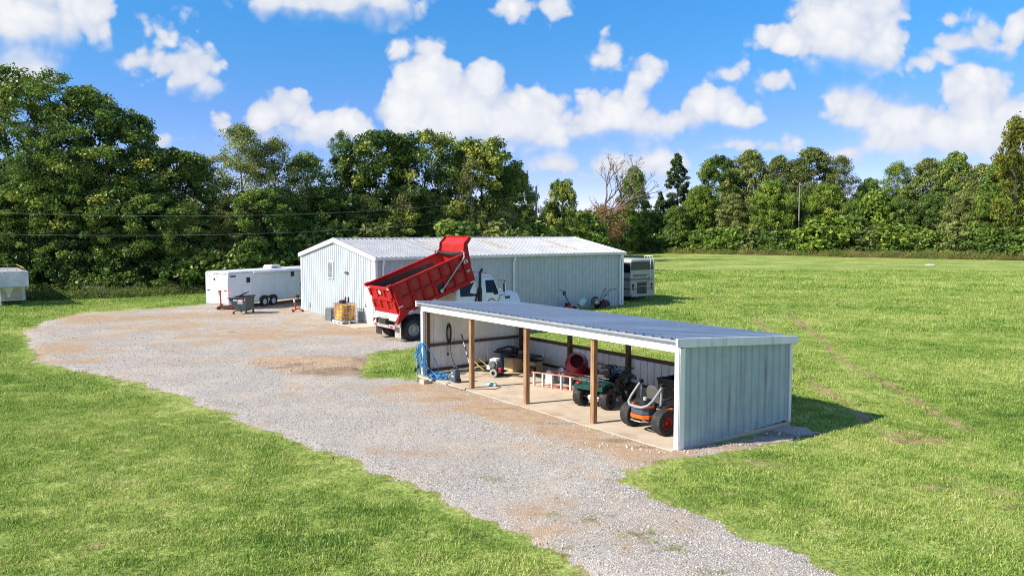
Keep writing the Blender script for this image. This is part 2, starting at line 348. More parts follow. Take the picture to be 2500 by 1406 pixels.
M_ladder = mat('ladder_rail', (0.72, 0.30, 0.22), 0.5, 0, 0.15, 5)
M_ladder_b = mat('ladder_back_rail', (0.42, 0.07, 0.05), 0.5, 0, 0.15, 5)
M_alu = mat('aluminium', (0.80, 0.78, 0.76), 0.32, 0.5, 0.1, 8)
M_jug = mat('milky_jug', (0.74, 0.77, 0.79), 0.45, 0, 0.08, 6)
M_teal = mat('pale_teal_bucket', (0.42, 0.58, 0.58), 0.5, 0, 0.1, 5)
M_engine = mat('engine_metal', (0.26, 0.25, 0.25), 0.45, 0.5, 0.4, 14, dirt=(0.05, 0.04, 0.035), dirt_amt=0.7, dirt_s=9)
M_rust = mat('rusty_brown', (0.12, 0.035, 0.02), 0.75, 0, 0.4, 8, bump=0.3)
M_rv = mat('rv_cream', (0.40, 0.41, 0.37), 0.35, 0, 0.06, 2)
M_rvd = mat('rv_grey', (0.05, 0.052, 0.05), 0.35, 0, 0.08, 2)
M_rvs = mat('rv_stripe', (0.18, 0.17, 0.135), 0.35, 0, 0.08, 2)
M_silver = mat('old_aluminium', (0.58, 0.62, 0.66), 0.45, 0.35, 0.14, 1.6, dirt=(0.33, 0.33, 0.33), dirt_amt=0.4, dirt_s=1.8)
M_pole = mat('pole_wood', (0.27, 0.24, 0.215), 0.85, 0, 0.35, 3, bump=0.5, bs=16, stretch=(3, 3, 0.2))
M_wire = mat('wire', (0.45, 0.48, 0.47), 0.5, 0.2, 0.1)
M_sign_red = mat('placard_red', (0.32, 0.02, 0.06), 0.45, 0, 0.1)
M_sign_wh = mat('placard_white', (0.78, 0.76, 0.76), 0.5, 0, 0.05)
M_condgrey = mat('cabinet_grey', (0.13, 0.15, 0.16), 0.5, 0.1, 0.15, 4)
M_rail_y = mat('yellow_rail', (0.68, 0.40, 0.12), 0.45, 0.1, 0.1)
# oil tank: thin plastic with amber liquid behind it
m = bpy.data.materials.new('amber_liquid_tank'); m.use_nodes = True; t = NT(m.node_tree); b = t.n['Principled BSDF']
co = t.new('ShaderNodeTexCoord').outputs['Object']
c1 = t.ramp(t.smooth(t.noise(t.scaled(co, (2.2, 2.2, 0.9)), 1.6, 5, 0.6), 0.36, 0.64), [(0, (0.26, 0.12, 0.03)), (0.4, (0.56, 0.25, 0.02)), (0.75, (0.82, 0.42, 0.02)), (1.0, (0.9, 0.55, 0.05))])
t.put(b.inputs['Base Color'], c1); b.inputs['Roughness'].default_value = 0.35; b.inputs['Subsurface Weight'].default_value = 0.15; b.inputs['Subsurface Radius'].default_value = (0.08, 0.04, 0.01)
M_oil = m

# ---------------------------------------------------------------- ground: lawn, gravel drive, pad
rng = np.random.default_rng(7)
_perm = np.random.default_rng(99).random((256, 256))
def vnoise(x, y):
    xi = np.floor(x).astype(int); yi = np.floor(y).astype(int); fx = x - xi; fy = y - yi
    fx = fx * fx * (3 - 2 * fx); fy = fy * fy * (3 - 2 * fy)
    g = lambda a, b: _perm[a % 256, b % 256]
    return (g(xi, yi) * (1 - fx) + g(xi + 1, yi) * fx) * (1 - fy) + (g(xi, yi + 1) * (1 - fx) + g(xi + 1, yi + 1) * fx) * fy
def fbm(x, y, o=4):
    r = 0; a = 0.5
    for i in range(o): r = r + a * vnoise(x * 2 ** i + 17 * i, y * 2 ** i + 5 * i); a *= 0.5
    return r / (1 - 0.5 ** o)
RZ = math.atan2(-0.8, 0.6)                      # heading shared by carport, workshop and truck
AX, AY = Vector((0.6, -0.8, 0)), Vector((0.8, 0.6, 0))
CP = Vector((3.99, 18.49, 0))                   # carport: front corner nearest the camera
BP = Vector((-7.63, 43.16, 0))                  # workshop: corner nearest the camera
def loc2(o, x, y, z=0.0): return o + AX * x + AY * y + Z * z

edge_px = [(1460, 1420), (1330, 1340), (1200, 1268), (1080, 1198), (1040, 1203), (951, 1166), (829, 1115), (722, 1064), (610, 1032), (512, 993), (390, 949), (273, 922), (161, 898), (95, 884),
           (83, 861), (68, 813), (98, 788), (210, 764), (341, 757), (500, 744), (560, 733), (640, 724), (740, 716)]
drive = [gnd(*p) for p in edge_px]
drive += [loc2(BP, -10.8, 1.0), loc2(BP, 0.4, 0.5), loc2(BP, 0.4, 8.0), loc2(BP, 7.0, 8.2), gnd(1035, 842), gnd(1000, 852), gnd(930, 857), gnd(888, 868), gnd(885, 900), gnd(900, 924), gnd(960, 929), gnd(1030, 931),
          loc2(CP, -11.9, 0.4), loc2(CP, 0.0, 0.4), loc2(CP, 0.45, 0.3), loc2(CP, 0.5, 3.9), gnd(1935, 1048), gnd(1890, 1070), gnd(1770, 1097), gnd(1685, 1110), gnd(1600, 1131), gnd(1540, 1150), gnd(1532, 1172), gnd(1565, 1203),
          gnd(1640, 1240), gnd(1760, 1292), gnd(1900, 1345), gnd(2070, 1420)]
drive = np.array([(p.x, p.y) for p in drive])
# continue the two lower ends towards the road behind the camera
drive = np.vstack([[(5.2, 4.0), (1.0, 7.0)], drive, [(7.5, 9.0), (9.5, 4.0)]])
def sd_poly(px, py, poly):
    """signed distance, positive inside"""
    d = np.full(px.shape, 1e9); ins = np.zeros(px.shape, bool); n = len(poly)
    for i in range(n):
        ax, ay = poly[i]; bx, by = poly[(i + 1) % n]; ex, ey = bx - ax, by - ay
        t = np.clip(((px - ax) * ex + (py - ay) * ey) / (ex * ex + ey * ey + 1e-12), 0, 1)
        d = np.minimum(d, np.hypot(px - ax - t * ex, py - ay - t * ey))
        c = ((ay > py) != (by > py)) & (px < ex * (py - ay) / (ey if abs(ey) > 1e-12 else 1e-12) + ax); ins ^= c
    return np.where(ins, d, -d)
def drive_sd(x, y):
    return sd_poly(x, y, drive) + (fbm(x * 0.9, y * 0.9) - 0.5) * 0.9 + (fbm(x * 3.7 + 9, y * 3.7) - 0.5) * 0.55
def spots(x, y, lst):
    """soft patches: (photo x, photo y, metres across, metres along, strength)"""
    r = np.zeros(x.shape)
    for px, py, rx, ry, k in lst:
        g = gnd(px, py); q = ((x - g.x) / rx) ** 2 + ((y - g.y) / ry) ** 2
        r = np.maximum(r, k * np.exp(-q * 1.2))
    return r
def along(x, y, pts, wid):
    d = np.full(x.shape, 1e9); P = [gnd(*p) for p in pts]
    for a, b in zip(P, P[1:]):
        ex, ey = b.x - a.x, b.y - a.y; t = np.clip(((x - a.x) * ex + (y - a.y) * ey) / (ex * ex + ey * ey), 0, 1)
        d = np.minimum(d, np.hypot(x - a.x - t * ex, y - a.y - t * ey))
    return np.exp(-(d / wid) ** 2)
def dirt_field(x, y):
    n = fbm(x * 0.55 + 3, y * 0.55); n2 = fbm(x * 2.1, y * 2.1 + 8)
    s = spots(x, y, [(620, 822, 3.2, 0.9, 1), (820, 812, 3.6, 1.0, 1.1), (740, 882, 2.6, 1.1, 1.7), (830, 884, 2.2, 1.1, 1.7), (700, 892, 1.6, .6, 1.2), (810, 905, 1.8, 0.9, 1.7), (700, 745, 4.5, 3.0, .9), (620, 770, 4.5, 2, .6), (820, 800, 3, 1.2, .8),
                      (1180, 1000, 1.6, .7, .9), (1290, 1020, 1.5, .6, .95), (1390, 1055, 1.2, .5, 1.0), (1500, 1085, 1.1, .45, 1.0), (1590, 1105, .8, .35, .9), (1090, 975, 1.5, .7, .6), (1000, 950, 2, .7, .6),
                      (300, 780, 5, 2.4, .55), (430, 800, 4, 1.5, .5), (120, 860, 1.8, 3.0, .8), (180, 885, 2.0, .8, .7), (1350, 1300, .8, .5, .5), (1290, 1260, .6, .4, .4), (1000, 1110, 1.5, .5, .35), (640, 1040, .5, .5, .6), (1660, 1105, .6, .3, .7), (1800, 1095, .8, .3, .6)])
    yard = np.clip((y - 33) / 8, 0, 1) * 0.30 + np.exp(-(((x - CP.x) * AY.x + (y - CP.y) * AY.y + 1.0) / 0.9) ** 2) * (((x - CP.x) * AX.x + (y - CP.y) * AX.y) > -11) * 0.6
    tk = 0.14 * np.maximum.reduce([along(x, y, [(1800 + o, 1406), (1500 + o, 1235), (1230 + o, 1110), (1000 + o * .8, 1015), (800 + o * .7, 950), (640 + o * .6, 890), (560 + o * .5, 830), (600 + o * .4, 780)], .42) for o in (-90, 90)])
    s = s + tk
    d = np.clip((s * 1.25 + (n - 0.53) * (0.9 + 0.8 * np.clip((y - 24) / 10, 0, 1)) + (n2 - 0.5) * 0.9) * 1.15 + yard, 0, 1)
    return d
def stain_field(x, y):
    n = fbm(x * 2.6 + 40, y * 2.6)
    s = spots(x, y, [(1260, 1000, 1.0, .22, .8), (1370, 1035, .9, .25, .8), (1500, 1078, .75, .22, 1.1), (1570, 1095, .6, .18, 1.0), (790, 912, 1.5, .7, 1.25), (850, 905, 1.0, .6, 1.25), (690, 900, 1.0, .35, .9), (560, 850, .5, .2, .5), (740, 893, 1.2, .25, .8), (360, 775, 2.0, .6, .5), (800, 775, 1.5, .5, .7), (540, 770, 1.2, .4, .4), (760, 770, 1.6, .6, .5), (1120, 975, .8, .3, .5), (955, 830, 1.2, .4, .4), (1800, 1082, 1.1, .5, .9), (1900, 1060, .9, .5, .9), (1720, 1092, .7, .3, .7)])
    return np.clip(s * 1.2 + (n - 0.55) * 1.3 * (s > 0.08), 0, 1)
def dry_field(x, y):
    n = fbm(x * 0.8 + 11, y * 0.8); n2 = fbm(x * 3.1, y * 3.1 + 30)
    s = spots(x, y, [(2230, 1062, 1.2, .5, .9), (2190, 1045, .8, .3, .9), (2280, 1188, .7, .25, .95), (2450, 1200, .6, .35, .7), (2330, 1162, .25, .2, .6), (1735, 730, 1.6, 1.0, .8), (2480, 1230, .5, .3, .6), (1690, 790, .7, .6, .5), (390, 1262, .35, .2, .7), (240, 1330, .3, .25, .8), (250, 1160, .25, .15, .6), (600, 1315, .2, .15, .5), (2080, 960, .4, .3, .7), (1845, 1130, .9, .3, .45), (2180, 960, .5, .3, .6), (330, 1400, .4, .3, .5)])
    tr = np.maximum(along(x, y, [(1835, 765), (1880, 815), (1930, 890), (2010, 950), (2090, 995), (2160, 1045)], 0.24), along(x, y, [(1925, 765), (2000, 822), (2050, 875), (2130, 920), (2200, 955), (2290, 1000), (2350, 1030)], 0.26))
    base = np.clip((n - 0.53) * 2.6, 0, 0.55) * np.clip(0.5 + (x + 4) / 16, 0.35, 1)
    return np.clip(np.maximum(s * (0.55 + n2 * 0.9), tr * 1.25 * np.clip(n2 * 3.2 - 0.95, 0.15, 1)) + base * n2, 0, 1)

def grid_mesh(name, xs, ys, zf, attrs, keep=None):
    gx, gy = np.meshgrid(xs, ys); x = gx.ravel(); y = gy.ravel(); nx, ny = len(xs), len(ys)
    z = zf(x, y)
    i = (np.arange(ny - 1)[:, None] * nx + np.arange(nx - 1)[None, :]).ravel()
    q = np.stack([i, i + 1, i + nx + 1, i + nx], 1)
    if keep is not None:
        k = keep(x, y); q = q[k[q].any(1)]
        used = np.zeros(len(x), bool); used[q.ravel()] = True; remap = np.cumsum(used) - 1
        q = remap[q]; x, y, z = x[used], y[used], z[used]
    me = bpy.data.meshes.new(name); me.vertices.add(len(x)); me.vertices.foreach_set('co', np.stack([x, y, z], 1).ravel())
    me.loops.add(q.size); me.loops.foreach_set('vertex_index', q.ravel().astype(np.int32))
    me.polygons.add(len(q)); me.polygons.foreach_set('loop_start', np.arange(0, q.size, 4, dtype=np.int32))
    me.update(calc_edges=True); me.shade_smooth()
    for n, fn in attrs.items():
        a = me.attributes.new(n, 'FLOAT', 'POINT'); a.data.foreach_set('value', fn(x, y).astype(np.float32))
    o = bpy.data.objects.new(name, me); C.objects.link(o); return o

def lawn_z(x, y):
    sx = (x - CP.x) * AX.x + (y - CP.y) * AX.y; sy = (x - CP.x) * AY.x + (y - CP.y) * AY.y
    z = (fbm(x * 0.35, y * 0.35) - 0.5) * 0.05
    near_b = np.exp(-np.maximum(0, np.abs(x + 2) - 16) / 6) * np.exp(-np.maximum(0, np.abs(y - 38) - 22) / 8)
    z = z * (1 - 0.8 * near_b)
    dip = np.clip((sy - 1.0) / 5.0, 0, 1) * np.exp(-((sx - 3.0) / 6.0) ** 2) * np.exp(-((sy - 6) / 7.0) ** 2)
    roll = (fbm(x * 0.03 + 5, y * 0.03) - 0.5) * 0.8 * np.clip((np.hypot(x - 5, y - 30) - 45) / 40, 0, 1)
    return z - 0.16 * dip * (sx > -0.2) + roll
xs = np.concatenate([np.linspace(-420, -62, 22)[:-1], np.arange(-62, 62, 0.3), np.linspace(62, 420, 22)])
ys = np.concatenate([np.linspace(-80, 7, 12)[:-1], np.arange(7, 75, 0.3), np.linspace(75, 180, 80)[1:], np.linspace(180, 600, 14)[1:]])
lawn = grid_mesh('lawn', xs, ys, lawn_z, {'dry': dry_field, 'worn': lambda x, y: np.clip(drive_sd(x, y) * 0.9 + 0.75, 0, 1)})
tag(lawn, kind='structure')
m = bpy.data.materials.new('lawn'); m.use_nodes = True; t = NT(m.node_tree); b = t.n['Principled BSDF']
pos = t.new('ShaderNodeNewGeometry').outputs['Position']
def lawn_colour(t, pos, attr=True):
    a = t.noise(pos, 0.16, 5, 0.6); c = t.noise(t.scaled(pos, (1.0, 1.0, 0)), 1.3, 5, 0.65); f = t.noise(pos, 14, 4, 0.7)
    col = t.ramp(t.smooth(t.math('ADD', t.math('MULTIPLY', a, 0.6), t.math('MULTIPLY', c, 0.4)), 0.36, 0.64), [(0, (0.195, 0.29, 0.055)), (0.5, (0.305, 0.385, 0.09)), (1, (0.43, 0.475, 0.145))])
    sp_ = t.noise(t.scaled(pos, (1, .6, 1)), 9, 6, 0.8)
    return t.vec('SCALE', col, scale=t.math('MULTIPLY', t.smooth(f, 0.25, 0.75, 0.6, 1.3), t.smooth(sp_, 0.36, 0.56, 0.42, 1.1)))
col = lawn_colour(t, pos)
at = t.new('ShaderNodeAttribute', attribute_name='dry').outputs['Fac']; wn = t.new('ShaderNodeAttribute', attribute_name='worn').outputs['Fac']
br = t.noise(pos, 6, 5, 0.7)
tan = t.ramp(br, [(0.3, (0.27, 0.19, 0.095)), (0.7, (0.42, 0.31, 0.17))])
col = t.mix(t.smooth(t.math('ADD', at, t.math('MULTIPLY', t.math('SUBTRACT', br, 0.5), 0.9)), 0.28, 0.75), col, tan)
col = t.mix(t.smooth(t.math('ADD', wn, t.math('MULTIPLY', t.math('SUBTRACT', br, 0.5), 0.8)), 0.5, 0.95), col, tan)
t.put(b.inputs['Base Color'], col); b.inputs['Roughness'].default_value = 0.9; b.inputs['Specular IOR Level'].default_value = 0.15
bn = t.new('ShaderNodeBump'); bn.inputs['Strength'].default_value = 0.6; bn.inputs['Distance'].default_value = 0.05
t.put(bn.inputs['Height'], t.noise(pos, 5.0, 8, 0.75)); t.l.new(bn.outputs[0], b.inputs['Normal'])
lawn.data.materials.append(m)

# gravel drive: a low spread of crushed stone that runs out under the grass at its edge
def drive_z(x, y):
    s = drive_sd(x, y)
    hump = spots(x, y, [(740, 878, 2.2, .7, .13), (830, 885, 1.6, .8, .15), (800, 905, 1.6, .5, .07)])
    return np.clip(s * 0.09, -0.06, 0.035) + 0.004 + (fbm(x * 1.7, y * 1.7) - 0.5) * 0.03 + hump * (s > 0) * (0.7 + 0.6 * fbm(x * 4, y * 4))
dx0, dy0 = drive.min(0); dx1, dy1 = drive.max(0)
drive_o = grid_mesh('gravel_drive', np.arange(dx0 - 1, dx1 + 1, 0.13), np.arange(max(dy0, 7) - 1, dy1 + 1, 0.13), drive_z, {'dirt': dirt_field, 'stain': stain_field}, keep=lambda x, y: drive_sd(x, y) > -0.45)
tag(drive_o, kind='structure')
m = bpy.data.materials.new('crushed_stone'); m.use_nodes = True; t = NT(m.node_tree); b = t.n['Principled BSDF']
pos = t.new('ShaderNodeNewGeometry').outputs['Position']
wob = t.new('ShaderNodeTexNoise'); t.l.new(pos, wob.inputs['Vector']); wob.inputs['Scale'].default_value = 20
pw = t.vec('ADD', pos, t.vec('SCALE', wob.outputs['Color'], scale=0.03))
cell = t.voro(pw, 36, 'F1', 'Color'); gap = t.voro(pw, 36, 'F1', 'Distance'); cell2 = t.voro(pw, 80, 'F1', 'Color')
sp = t.new('ShaderNodeSeparateColor'); t.l.new(cell, sp.inputs[0]); sp2 = t.new('ShaderNodeSeparateColor'); t.l.new(cell2, sp2.inputs[0])
stone = t.ramp(t.math('ADD', t.math('MULTIPLY', sp.outputs[0], 0.75), t.math('MULTIPLY', sp2.outputs[0], 0.25)), [(0.0, (0.17, 0.152, 0.138)), (0.18, (0.37, 0.34, 0.31)), (0.6, (0.55, 0.51, 0.465)), (1.0, (0.73, 0.69, 0.64))])
stone = t.mix(t.smooth(gap, 0.38, 0.66, 0.0, 0.5), stone, (0.17, 0.145, 0.12))
broad = t.noise(pos, 0.5, 5, 0.6)
stone = t.mix(t.smooth(broad, 0.42, 0.66, 0.08, 0.62), stone, (0.58, 0.50, 0.41))
da = t.new('ShaderNodeAttribute', attribute_name='dirt').outputs['Fac']; sa = t.new('ShaderNodeAttribute', attribute_name='stain').outputs['Fac']
dn = t.noise(pos, 3.2, 7, 0.7); dn2 = t.noise(pos, 22, 5, 0.7)
dirtc = t.ramp(t.math('ADD', t.math('MULTIPLY', dn, 0.6), t.math('MULTIPLY', dn2, 0.4)), [(0.3, (0.29, 0.18, 0.10)), (0.5, (0.46, 0.315, 0.195)), (0.72, (0.62, 0.475, 0.335))])
lowstone = t.math('MULTIPLY', t.math('SUBTRACT', 0.5, sp.outputs[1]), 0.85)
dm = t.smooth(t.math('ADD', t.math('ADD', da, t.math('MULTIPLY', t.math('SUBTRACT', dn, 0.5), 0.9)), lowstone), 0.25, 0.8)
col = t.mix(t.math('MULTIPLY', dm, 0.92), stone, dirtc)
col = t.mix(t.smooth(t.math('ADD', sa, t.math('MULTIPLY', t.math('SUBTRACT', dn, 0.5), 0.7)), 0.25, 0.95, 0, 0.72), col, t.ramp(t.math('ADD', t.math('MULTIPLY', dn2, .5), t.math('MULTIPLY', dn, .5)), [(0.36, (0.13, 0.085, 0.05)), (0.62, (0.38, 0.26, 0.17))]))
t.put(b.inputs['Base Color'], col); b.inputs['Roughness'].default_value = 0.92; b.inputs['Specular IOR Level'].default_value = 0.2
bn = t.new('ShaderNodeBump'); bn.inputs['Strength'].default_value = 1.0; bn.inputs['Distance'].default_value = 0.02
t.put(bn.inputs['Height'], t.math('ADD', t.math('MULTIPLY', gap, -0.9), t.math('MULTIPLY', dn2, 0.8))); t.l.new(bn.outputs[0], b.inputs['Normal'])
drive_o.data.materials.append(m)

# ---------------------------------------------------------------- scattered cover: grass tufts and loose stones
def scatter(name, pts, rot, sc, idx, protos, label, cat):
    me = bpy.data.meshes.new(name); n = len(pts); me.vertices.add(n); me.vertices.foreach_set('co', pts.astype(np.float32).ravel())
    for k, ty, a in (('turn', 'FLOAT_VECTOR', rot), ('size', 'FLOAT', sc), ('pick', 'INT', idx)):
        at_ = me.attributes.new(k, ty, 'POINT'); at_.data.foreach_set('vector' if ty == 'FLOAT_VECTOR' else 'value', np.ascontiguousarray(a.ravel()))
    o = bpy.data.objects.new(name, me); C.objects.link(o); tag(o, label, cat, kind='stuff')
    col_ = bpy.data.collections.new(name + '_source')
    for k, p in enumerate(protos): col_.objects.link(p); p.name = '%s_piece_%02d' % (name, k)
    g = bpy.data.node_groups.new(name, 'GeometryNodeTree')
    g.interface.new_socket('Geometry', in_out='INPUT', socket_type='NodeSocketGeometry'); g.interface.new_socket('Geometry', in_out='OUTPUT', socket_type='NodeSocketGeometry')
    T = NT(g); gi = T.new('NodeGroupInput'); go = T.new('NodeGroupOutput'); ip = T.new('GeometryNodeInstanceOnPoints'); ci = T.new('GeometryNodeCollectionInfo')
    ci.inputs['Collection'].default_value = col_; ci.inputs['Separate Children'].default_value = True; ci.inputs['Reset Children'].default_value = True
    def na(nm, ty):
        q = T.new('GeometryNodeInputNamedAttribute', data_type=ty); q.inputs['Name'].default_value = nm; return [s_ for s_ in q.outputs if s_.enabled][0]
    T.l.new(gi.outputs[0], ip.inputs['Points']); T.l.new(ci.outputs[0], ip.inputs['Instance']); ip.inputs['Pick Instance'].default_value = True
    T.l.new(na('pick', 'INT'), ip.inputs['Instance Index']); T.l.new(na('turn', 'FLOAT_VECTOR'), ip.inputs['Rotation']); T.l.new(na('size', 'FLOAT'), ip.inputs['Scale'])
    T.l.new(ip.outputs[0], go.inputs[0])
    md = o.modifiers.new('scatter', 'NODES'); md.node_group = g
    return o
def leaf_mat(name, stops, trans=0.35, world=0.0, hue=0.03, rough=0.55):
    """stops run from the darkest to the lightest leaf colour"""
    m = bpy.data.materials.new(name); m.use_nodes = True; t = NT(m.node_tree); b = t.n['Principled BSDF']
    tint = t.new('ShaderNodeAttribute', attribute_name='tint').outputs['Fac']
    oi = t.new('ShaderNodeObjectInfo').outputs['Random']; pos = t.new('ShaderNodeNewGeometry').outputs['Position']
    f = t.math('ADD', tint, t.math('MULTIPLY', t.math('SUBTRACT', oi, 0.5), 0.36))
    if world: f = t.math('ADD', f, t.math('MULTIPLY', t.math('SUBTRACT', t.noise(pos, 0.16, 5, 0.6), 0.5), world))
    if world: f = t.math('ADD', f, t.math('MULTIPLY', t.math('SUBTRACT', t.noise(pos, 1.1, 3, 0.6), 0.5), world * 0.7))
    col = t.ramp(f, stops)
    t.put(b.inputs['Base Color'], col); b.inputs['Roughness'].default_value = rough; b.inputs['Specular IOR Level'].default_value = 0.25
    tr = t.new('ShaderNodeBsdfTranslucent'); t.put(tr.inputs[0], t.mix(0.35, col, (0.22, 0.30, 0.02)))
    mx = t.new('ShaderNodeMixShader'); mx.inputs[0].default_value = trans; t.l.new(b.outputs[0], mx.inputs[1]); t.l.new(tr.outputs[0], mx.inputs[2])
    t.l.new(mx.outputs[0], t.n['Material Output'].inputs[0]); return m
G_LAWN = leaf_mat('grass_blades', [(0.05, (0.070, 0.165, 0.026)), (0.3, (0.205, 0.355, 0.055)), (0.55, (0.38, 0.515, 0.10)), (0.8, (0.54, 0.61, 0.165)), (1.0, (0.68, 0.62, 0.30))], 0.35, 1.3)
G_DRY = leaf_mat('dry_blades', [(0.1, (0.20, 0.17, 0.06)), (0.5, (0.33, 0.27, 0.12)), (0.9, (0.46, 0.36, 0.2))], 0.3, 0.2)
def tuft(seed, n, rad_, hgt, wid, m, flop=0.6):
    r = np.random.default_rng(seed); vs = []; fs = []; ti = []
    for k in range(n):
        a = r.random() * 6.283; q = rad_ * math.sqrt(r.random()); bx, by = q * math.cos(a), q * math.sin(a)
        h = hgt * (0.5 + 0.8 * r.random()); d = r.random() * 6.283; lean = flop * (0.2 + r.random()) * h; wx, wy = -math.sin(d) * wid / 2, math.cos(d) * wid / 2
        i = len(vs); mx, my = bx + math.cos(d) * lean * 0.35, by + math.sin(d) * lean * 0.35
        vs += [(bx - wx, by - wy, 0), (bx + wx, by + wy, 0), (mx + wx * .8, my + wy * .8, h * .6), (mx - wx * .8, my - wy * .8, h * .6), (bx + math.cos(d) * lean, by + math.sin(d) * lean, h * (1 - 0.25 * flop))]
        fs += [(i, i + 1, i + 2, i + 3), (i + 3, i + 2, i + 4)]; c = 0.5 + 0.24 * r.normal(); ti += [c, c]
    me = bpy.data.meshes.new('tuft'); me.from_pydata(vs, [], fs)
    a = me.attributes.new('tint', 'FLOAT', 'FACE'); a.data.foreach_set('value', np.clip(ti, 0, 1).astype(np.float32)); me.materials.append(m)
    return bpy.data.objects.new('tuft', me)
def in_view(x, y, margin=1.5): return (np.abs(x) < y * 0.70 + margin) & (y > 9.5)
def inside_building(x, y):
    def rect(o, x0, x1, y0, y1):
        lx = (x - o.x) * AX.x + (y - o.y) * AX.y; ly = (x - o.x) * AY.x + (y - o.y) * AY.y
        return (lx > x0) & (lx < x1) & (ly > y0) & (ly < y1)
    return rect(CP, -12.35, 0.25, -0.3, 4.75) | rect(BP, -10.9, 0.1, 0, 19.5)
def grass_points(x0, x1, y0, y1, dens, smin, smax):
    n = int((x1 - x0) * (y1 - y0) * dens); x = rng.uniform(x0, x1, n); y = rng.uniform(y0, y1, n)
    k = in_view(x, y) & ~inside_building(x, y); x, y = x[k], y[k]
    s = drive_sd(x, y); dr = dry_field(x, y); p = rng.random(len(x))
    isl = (fbm(x * 1.3 + 21, y * 1.3) > 0.60) * (s < 0.75)
    k = ((s < 0.12) | ((isl > 0) & (rng.random(len(x)) < 0.5))) & (p < isl * 0.45 + np.clip(1.15 - dr * 1.0, 0.12, 1) * np.clip(-s * 1.0 + 0.22, 0.10, 1)); x, y, s, dr = x[k], y[k], s[k], dr[k]
    clump = fbm(x * 1.4 + 60, y * 1.4)
    sc = (smin + (smax - smin) * rng.random(len(x))) * (0.55 + 0.9 * clump) * np.clip(0.55 - s * 0.5, 0.55, 1)
    return np.stack([x, y, lawn_z(x, y) - 0.005], 1), sc, dr + np.clip(0.55 + s * 0.6, 0, 0.6)
P = []; SC = []; DR = []
for a in ((-17, 17, 9.5, 24, 66, .68, 1.1), (-30, 30, 24, 40, 28, .9, 1.45), (-46, 46, 40, 66, 8, 1.4, 2.2), (8, 75, 66, 105, 2.6, 2.0, 3.2)):
    p, s_, d_ = grass_points(*a); P.append(p); SC.append(s_); DR.append(d_)
P = np.vstack(P); SC = np.concatenate(SC); DR = np.concatenate(DR)
tufts = [tuft(10 + i, 36, 0.19, (0.05, 0.06, 0.07, 0.055, 0.085)[i], 0.0115, G_LAWN, (1.0, .9, .8, 1.1, .6)[i]) for i in range(5)] + [tuft(30 + i, 22, 0.15, 0.05, 0.010, G_DRY, 1.1) for i in range(2)]
pick = np.where(rng.random(len(P)) < np.clip(DR * 0.9 + 0.02, 0, 0.85), rng.integers(5, 7, len(P)), rng.integers(0, 5, len(P))).astype(np.int32)
rot = np.stack([rng.normal(0, 0.08, len(P)), rng.normal(0, 0.08, len(P)), rng.random(len(P)) * 6.283], 1).astype(np.float32)
scatter('grass', P, rot, SC.astype(np.float32), pick, tufts, 'short green mown grass covering the lawn', 'grass')
# weed tufts growing in the drive
wp = [gnd(*q) for q in ((1530, 1308), (1578, 1306), (1585, 1320), (1640, 1343), (1658, 1348), (1340, 1262), (1258, 1198), (1462, 1264), (1425, 1276), (1218, 1176), (1180, 1170), (1640, 1170), (1610, 1130), (1745, 1400), (560, 812), (1370, 1340))]
P = []; SC = []
for g in wp:
    k = 14
    P.append(np.stack([g.x + rng.normal(0, .17, k), g.y + rng.normal(0, .09, k), np.full(k, 0.03)], 1)); SC.append(rng.uniform(.3, .75, k))
P = np.vstack(P); n = len(P)
tw = [tuft(60 + i, 26, 0.12, 0.07, 0.010, m_, 0.9) for i, m_ in enumerate((G_LAWN, G_DRY))]
scatter('weeds', P, np.stack([np.zeros(n), np.zeros(n), rng.random(n) * 6.28], 1).astype(np.float32), np.concatenate(SC).astype(np.float32), rng.integers(0, 2, n).astype(np.int32), tw, 'small olive weeds sprouting through the gravel drive', 'weeds')
# loose stones
m = bpy.data.materials.new('loose_stone'); m.use_nodes = True; t = NT(m.node_tree); b = t.n['Principled BSDF']
oi = t.new('ShaderNodeObjectInfo').outputs['Random']
t.put(b.inputs['Base Color'], t.ramp(oi, [(0, (0.12, 0.11, 0.105)), (0.12, (0.33, 0.305, 0.28)), (0.5, (0.50, 0.465, 0.425)), (0.85, (0.60, 0.565, 0.52)), (1, (0.72, 0.69, 0.65))])); b.inputs['Roughness'].default_value = 0.9
stones = []
for k in range(5):
    r_ = np.random.default_rng(k); bm = bmesh.new(); bmesh.ops.create_icosphere(bm, subdivisions=1, radius=1.0)
    for v in bm.verts: v.co = v.co * (0.75 + 0.5 * r_.random()); v.co.z *= 0.62; v.co.x *= 1.2
    me = bpy.data.meshes.new('stone'); bm.to_mesh(me); bm.free(); me.materials.append(m); stones.append(bpy.data.objects.new('stone', me))
def stone_points(x0, x1, y0, y1, dens, s0, s1):
    n = int((x1 - x0) * (y1 - y0) * dens); x = rng.uniform(x0, x1, n); y = rng.uniform(y0, y1, n)
    k = in_view(x, y, 0.6); x, y = x[k], y[k]; s = drive_sd(x, y); k = s > -0.1; x, y, s = x[k], y[k], s[k]
    k = ~inside_building(x, y) & (rng.random(len(x)) < np.clip(1.05 - dirt_field(x, y) * 1.05, 0.06, 1)); x, y = x[k], y[k]
    return np.stack([x, y, drive_z(x, y) + 0.004], 1), s0 + (s1 - s0) * rng.random(len(x)) ** 2.2
P = []; SC = []
for a in ((-6, 9, 9.5, 17, 430, .007, .019), (-14, 6, 15, 24, 300, .008, .021), (-22, 4, 24, 36, 80, .011, .026), (-34, 0, 36, 52, 12, .015, .035)):
    p, s_ = stone_points(*a); P.append(p); SC.append(s_)
